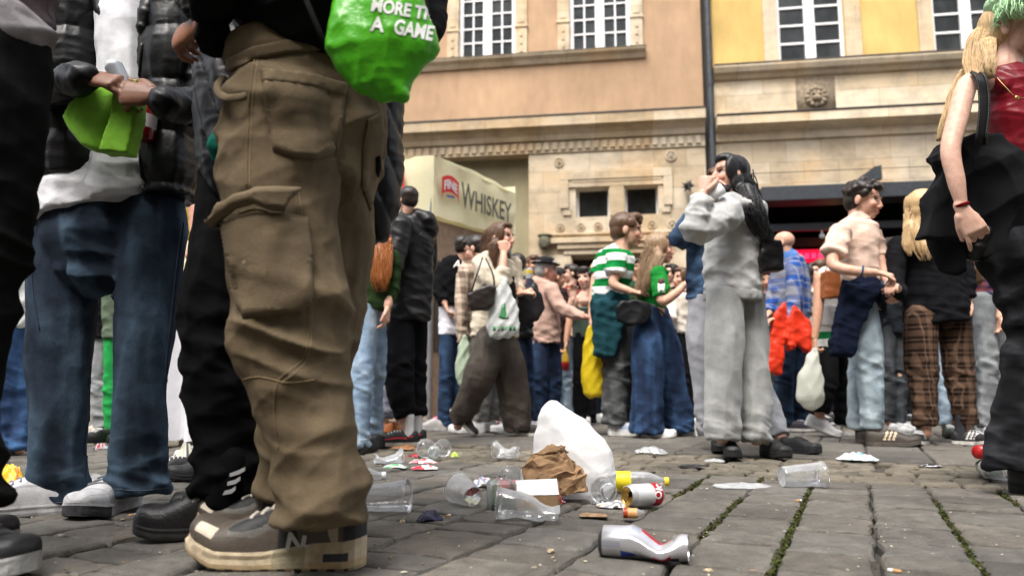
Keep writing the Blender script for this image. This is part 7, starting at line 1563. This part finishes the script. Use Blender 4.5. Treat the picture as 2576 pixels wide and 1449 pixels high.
# big white bag and brown paper bag
wb, o = bag('carrier_bag', 'big white plastic bag standing up over a brown paper bag in the litter', 'bag', 2.56, [[(1394, 1012, 15), (1396, 1040, 44), (1412, 1090, 78), (1430, 1150, 110), (1430, 1200, 121), (1440, 1246, 112)]], film('white_plastic', (.9, .9, .9), .3, .4), .5, [], None, lambda P, s, L, k: .010*ridge(vn((P+np.outer(P[:, 2], [-.45, 0, 0]))*np.array((8, 6, 3)), 131))+.009*crease(P, (1, .3, .55), 4.5, .9, 6, 132, .8)+.003*crease(P, (.4, .2, -1), 9, 1.2, 7, 136, .4), .0045, smooth=2)
pbg = empty('paper_bag', (at(1400, 1100, 2.44)[0], 2.44, 0), 'crumpled brown paper bag spilling from under the big white bag', 'bag')
P, a, b = pxpath([(1410, 1132, 16), (1400, 1148, 48), (1394, 1185, 78), (1398, 1236, 82)], 2.44, .42, .022); V, F = tubemesh(P, a, b, 15, True, False); g = np.random.default_rng(4)
bm = bmesh.new(); vs = [bm.verts.new(v-np.array(pbg.location)) for v in V+g.normal(0, .006, V.shape)]
for f in F: bm.faces.new([vs[i] for i in f])
bmesh.ops.triangulate(bm, faces=bm.faces, quad_method='ALTERNATE'); bmesh.ops.subdivide_edges(bm, edges=bm.edges, cuts=1); bmesh.ops.triangulate(bm, faces=bm.faces)
for v in bm.verts: v.co += Vector(g.normal(0, .0017, 3)); v.co.z = max(v.co.z, .002)
bm.normal_update(); m = MB(); bm.verts.index_update(); m.add([v.co[:] for v in bm.verts], [tuple(v.index for v in f.verts) for f in bm.faces]); bm.free()
m.build('bag', cloth((.36, .225, .125), 'paper', rough=.75), pbg, smooth=False)
# paper food tray
tr = empty('paper_tray', (at(1334, 1100, 2.33)[0], 2.345, 0), 'white and red paper food tray tipped over beside the brown paper bag', 'tray'); m = MB()
def slab(m, pts, th, col):
    pts = np.array(pts, float); nn = norm(np.cross(pts[1]-pts[0], pts[2]-pts[0]))*th; k = len(pts); m.add(np.concatenate([pts, pts+nn]), [tuple(range(k)), tuple(range(k, 2*k))]+[(i, (i+1) % k, k+(i+1) % k, k+i) for i in range(k)], col)
slab(m, [(-.105, -.03, .036), (.085, -.045, .042), (.085, .05, .078), (-.10, .05, .070)], .002, (.70, .69, .68)); slab(m, [(-.10, -.034, .0375), (-.045, -.037, .0395), (-.045, .045, .0745), (-.098, .045, .0725)], .0022, (.5, .10, .11))
slab(m, [(-.055, -.035, .001), (.08, -.045, .001), (.085, -.047, .040), (-.06, -.034, .037)], .002, (.34, .22, .12)); slab(m, [(.08, -.045, .001), (.10, .04, .001), (.087, .05, .076), (.085, -.045, .041)], .002, (.24, .15, .08)); slab(m, [(-.1, .05, .001), (.1, .05, .001), (.085, .052, .076), (-.1, .052, .068)], .002, (.34, .22, .12))
m.build('tray', simple('paper_board', 'attr', .75, var=.2, scale=40), tr)
rc = empty('screw_top', (at(1404, 1100, 2.47)[0], 2.37, 0), 'red plastic screw cap lying against the brown paper bag', 'cap'); m = MB(); V, F = lathe([(.0005, 0), (.014, 0), (.0165, .003), (.0165, .026), (.0175, .027), (.0175, .031), (.015, .031), (.014, .006), (.0005, .006)], 28); V = place(V, (0, 0, 0), (-.9, -.1, -.1)); V[:, 2] += .02; m.add(V, F); m.build('cap', simple('red_cap', (.55, .02, .025), .35), rc, smooth=True)
# square glass bottle
gl = empty('glass_bottle', (at(1262, 1100, 2.30)[0], 2.30, 0), 'square clear glass bottle with a green base beside the paper tray', 'bottle'); m = MB()
def rsq(h_, r_, z):
    o = []
    for cx_, cy_, a0 in ((h_-r_, h_-r_, 0), (-h_+r_, h_-r_, 90), (-h_+r_, -h_+r_, 180), (h_-r_, -h_+r_, 270)):
        for q in range(5): a = R(a0+q*22.5); o.append((cx_+r_*math.cos(a), cy_+r_*math.sin(a), z))
    return o
def rings(m, rs, col=None, caps=(True, False), mi=0):
    n = len(rs[0]); V = np.concatenate([np.array(r) for r in rs]); F = [(i*n+j, i*n+(j+1) % n, (i+1)*n+(j+1) % n, (i+1)*n+j) for i in range(len(rs)-1) for j in range(n)]
    if caps[0]: F.append(tuple(range(n)))
    if caps[1]: F.append(tuple((len(rs)-1)*n+j for j in range(n)))
    m.add(V, F, col, mi)
Rg = np.array(Matrix.Rotation(R(14), 3, 'Z'))
rings(m, [np.array(rsq(.040, .012, z))@Rg.T for z in (.002, .012, .04, .075)]+[np.array(rsq(.036, .014, .084))@Rg.T, np.array(rsq(.016, .014, .09))@Rg.T, np.array(rsq(.014, .0135, .1))@Rg.T], None, (True, False)); rings(m, [np.array(rsq(.0375, .011, z))@Rg.T for z in (.008, .07, .08)], None, (False, False))
og_ = m.build('bottle', clear_plastic('bottle_glass', (.88, .93, .9), .02, .02), gl, smooth=True)
m = MB(); rings(m, [np.array(rsq(.0372, .011, z))@Rg.T for z in (.004, .022)], None, (True, True)); m.build('green_base', simple('green_plastic', (.01, .10, .05), .3), og_)
# crumpled printed pieces: one builder, each its own thing
def scrap(name, label, cat, px, py, w, h, mat, cols=None, seed=0, thick=.02, Y=None, group=None, flat=.35, part=None):
    """crumpled piece of packaging: w, h in pixels, resting on the ground at (px, py)"""
    p = gnd(px, py); s = mpp(px, py, p[1]); W = w*s/2; Hh = h*s; root = empty(name, (p[0], p[1]+W*.4, 0), label, cat, group); n = 26; g = np.random.default_rng(seed); V = []; F = []; col = []
    for i in range(n):
        for j in range(n):
            u, v = i/(n-1)*2-1, j/(n-1)*2-1; V.append((u*W*(1-.12*abs(v)), v*W*.62*(1-.15*abs(u)), 0))
    V = np.array(V); sc = 2.2/max(W, .02); Q = V*sc
    z = np.abs(2*vn(Q*np.array((1.1, 1.3, 1)), seed)-1)*.6+np.abs(2*vn(Q*2.3, seed+1)-1)*.4; dome = 1-np.clip((V[:, 0]/W)**2+(V[:, 1]/(W*.62))**2, 0, 1)
    V[:, 2] = .002+Hh*(z*.65*(.35+.65*dome)+flat*dome); V[:, 0] += W*.25*(vn(Q*1.2, seed+3)-.5); V[:, 1] += W*.25*(vn(Q*1.2, seed+4)-.5)
    for i in range(n-1):
        for j in range(n-1):
            F.append((i*n+j, (i+1)*n+j, (i+1)*n+j+1, i*n+j+1))
            if cols: q = vn(np.array([[i*.16+seed, j*.13, seed*1.7]]))[0]; col.append(cols[min(len(cols)-1, int(q*1.6*len(cols)-.3*len(cols)))] if q > .19 else cols[0])
            else: col.append(None)
    m = MB(); m.add(V@np.array(Matrix.Rotation(g.uniform(-.5, .5), 3, 'Z')).T, F, col); o = m.build(part or name, mat, root, smooth=False)
    sd = o.modifiers.new('thick', 'SOLIDIFY'); sd.thickness = .0012; ss = o.modifiers.new('fine', 'SUBSURF'); ss.levels = ss.render_levels = 1; return root
FA = film('printed_film', 'attr', .2, .35)
W_, B_, R_, G_, BL, GO = (.72, .72, .72), (.06, .1, .42), (.55, .03, .05), (.06, .38, .1), (.012, .012, .016), (.45, .24, .05)
scrap('crumpled_cup', 'crumpled paper cup with blue and red print beside the brown paper bag', 'cup', 1384, 1268, 80, 36, FA, [W_, (.6, .6, .62), B_, W_, R_, (.6, .62, .66)], 3)
scrap('crumpled_cup', 'white crumpled cup with faint blue marks behind the crushed milky cup', 'cup', 1338, 1262, 56, 32, FA, [W_, W_, W_, (.3, .4, .7)], 6)
scrap('paper_wrapper', 'blue and white printed wrapper standing up behind the red-printed cup', 'wrapper', 1216, 1226, 58, 44, FA, [W_, (.3, .36, .62), W_, W_, R_], 9)
scrap('cigarette_pack', 'flattened black, gold and white packet in front of the red and white can', 'packet', 1552, 1279, 100, 20, FA, [BL, GO, W_, (.3, .3, .32), W_, BL], 12)
scrap('foil_wrapper', 'dark grey foil twist beside the flattened black and gold packet', 'wrapper', 1512, 1268, 44, 12, FA, [(.05, .05, .055), (.4, .4, .42)], 14)
scrap('paper_scrap', 'dark navy folded scrap lying alone on the stones', 'paper', 1080, 1311, 66, 26, FA, [(.018, .02, .05), (.03, .03, .09), (.012, .012, .014)], 17, flat=.8)
scrap('dry_leaf', 'brown dry leaf lying in front of the flattened packet', 'leaf', 1492, 1301, 74, 8, FA, [(.28, .17, .09), (.36, .23, .13)], 19)
scrap('flattened_can', 'flattened green and white can beside the squashed clear cup', 'can', 992, 1178, 66, 14, FA, [W_, G_, (.5, .52, .5), W_], 22)
scrap('flattened_can', 'stamped-flat red and white can, longer of the two', 'can', 1062, 1166, 74, 15, FA, [W_, W_, R_, (.6, .3, .32)], 24)
scrap('flattened_can', 'stamped-flat red and white can with a round end showing', 'can', 1066, 1182, 70, 18, FA, [R_, W_, W_, (.6, .2, .22)], 27)
scrap('paper_scrap', 'orange-brown greasy paper beside the red-flashed trainer', 'paper', 1016, 1130, 70, 13, FA, [(.36, .16, .06), (.42, .22, .1), (.28, .12, .04)], 29)
scrap('green_plastic', 'lime green lid lying beside the two clear cups', 'lid', 1144, 1150, 22, 11, FA, [(.45, .6, .1)], 31, flat=.9)
scrap('paper_scrap', 'dark red and black scrap just behind the green-bottomed bottle', 'paper', 1040, 1150, 40, 9, FA, [BL, R_, BL], 32)
scrap('napkin', 'crumpled white and pale blue napkin lying in front of the striped trainers', 'napkin', 2166, 1160, 96, 34, FA, [W_, W_, W_, W_, (.2, .5, .72), (.62, .66, .68)], 34)
scrap('plastic_wrap', 'clear crumpled wrap on the stones in front of the wide blue jeans', 'wrap', 1640, 1142, 84, 30, CLEAR, None, 36)
scrap('plastic_film', 'flat sheet of clear film beside the cup with its rim by a mossy joint', 'film', 1880, 1228, 150, 12, CLEAR, None, 38)
scrap('paper_carton', 'cream bag and carton lying at the foot of the draped table', 'carton', 462, 1168, 66, 54, FA, [(.68, .68, .58), (.6, .58, .44), (.7, .7, .66), (.12, .11, .1), (.66, .66, .56)], 41, flat=.75)
scrap('crisp_packet', 'bright yellow and orange packet lying behind the white trainer at far left', 'packet', 6, 1228, 100, 64, FA, [(.75, .52, .02), (.75, .5, .02), (.7, .2, .02), (.76, .55, .03)], 44, flat=.75)
scrap('paper_scrap', 'white, red and blue scrap below the pale grey jeans', 'paper', 250, 1132, 34, 28, FA, [W_, (.5, .55, .66), R_, W_, BL], 46)
scrap('paper_scrap', 'white scrap beside the hem of the blue flared jeans', 'paper', 100, 1140, 44, 30, FA, [W_, (.5, .5, .5), W_, BL], 48)
scrap('plastic_bag', 'small pink bag lying by the stall under the hooded man\'s elbow side', 'bag', 1100, 1060, 40, 20, FA, [(.7, .2, .25), (.72, .45, .45)], 51)
scrap('bottle_wrapper', 'red and white wrapper behind the striding woman\'s brown trousers', 'wrapper', 1258, 1084, 24, 40, FA, [R_, W_, R_, (.6, .3, .1)], 53)
scrap('rubber_scrap', 'flat black scrap lying on the sandstone setts beyond the mossy joints', 'scrap', 1742, 1176, 74, 9, FA, [BL, (.04, .04, .045)], 55)
scrap('paper_scrap', 'white and black scrap on the setts in front of the plaid trousers', 'paper', 2348, 1174, 56, 8, FA, [BL, W_, BL], 57)
scrap('plastic_wrap', 'small milky wrap in front of the grey joggers', 'wrap', 1800, 1162, 50, 10, MILKY, None, 58)
for i, (px, py, l) in enumerate(((1010, 1316, 'pale crumb of bread beside the navy scrap'), (1385, 1390, 'beige crust lying left of the crushed silver can'), (515, 1313, 'pinkish crumb lying in front of the black shoe'), (1782, 1440, 'beige pebble-like crumb in front of the crushed silver can'))):
    p = gnd(px, py); m = MB(); V, F, _ = ell((0, 0, .004), (.009, .006, .005), None, 10, 7); m.add(V+.002*rng.normal(0, 1, V.shape), F, (.55, .44, .3)); tag(m.build('bread_crumb', simple('crumb', 'attr', .8, var=.2), loc=(p[0], p[1], 0), smooth=True), l, 'crumb')
# cigarette ends
for i, (px, py, rz, l) in enumerate(((2010, 1262, .5, 'cigarette end caught in the mossy joint near the lone clear cup'), (1128, 1300, 1.2, 'cigarette end lying beside the navy scrap'), (335, 1298, .9, 'cigarette end in front of the puffer jacket man\'s trainer'), (2250, 1440, 2.4, 'cigarette end on the bottom row of stones'))):
    p = gnd(px, py); root = empty('cigarette_end', p, l, 'cigarette end', rz=rz); m = MB(); V, F, _ = T3([(-.013, 0, .004), (.002, 0, .004)], .0038, r0=False, r1=False); m.add(V, F); m.build('filter', simple('cork_filter', (.5, .27, .1), .7), root, smooth=True); m = MB(); V, F, _ = T3([(.002, 0, .004), (.012, .001, .0038)], .0038, r0=False, r1=False); m.add(V, F); m.build('paper', simple('white_paper', (.75, .74, .72), .6), root, smooth=True)
finish()
bpy.context.view_layer.update()
for f in LATER: f()
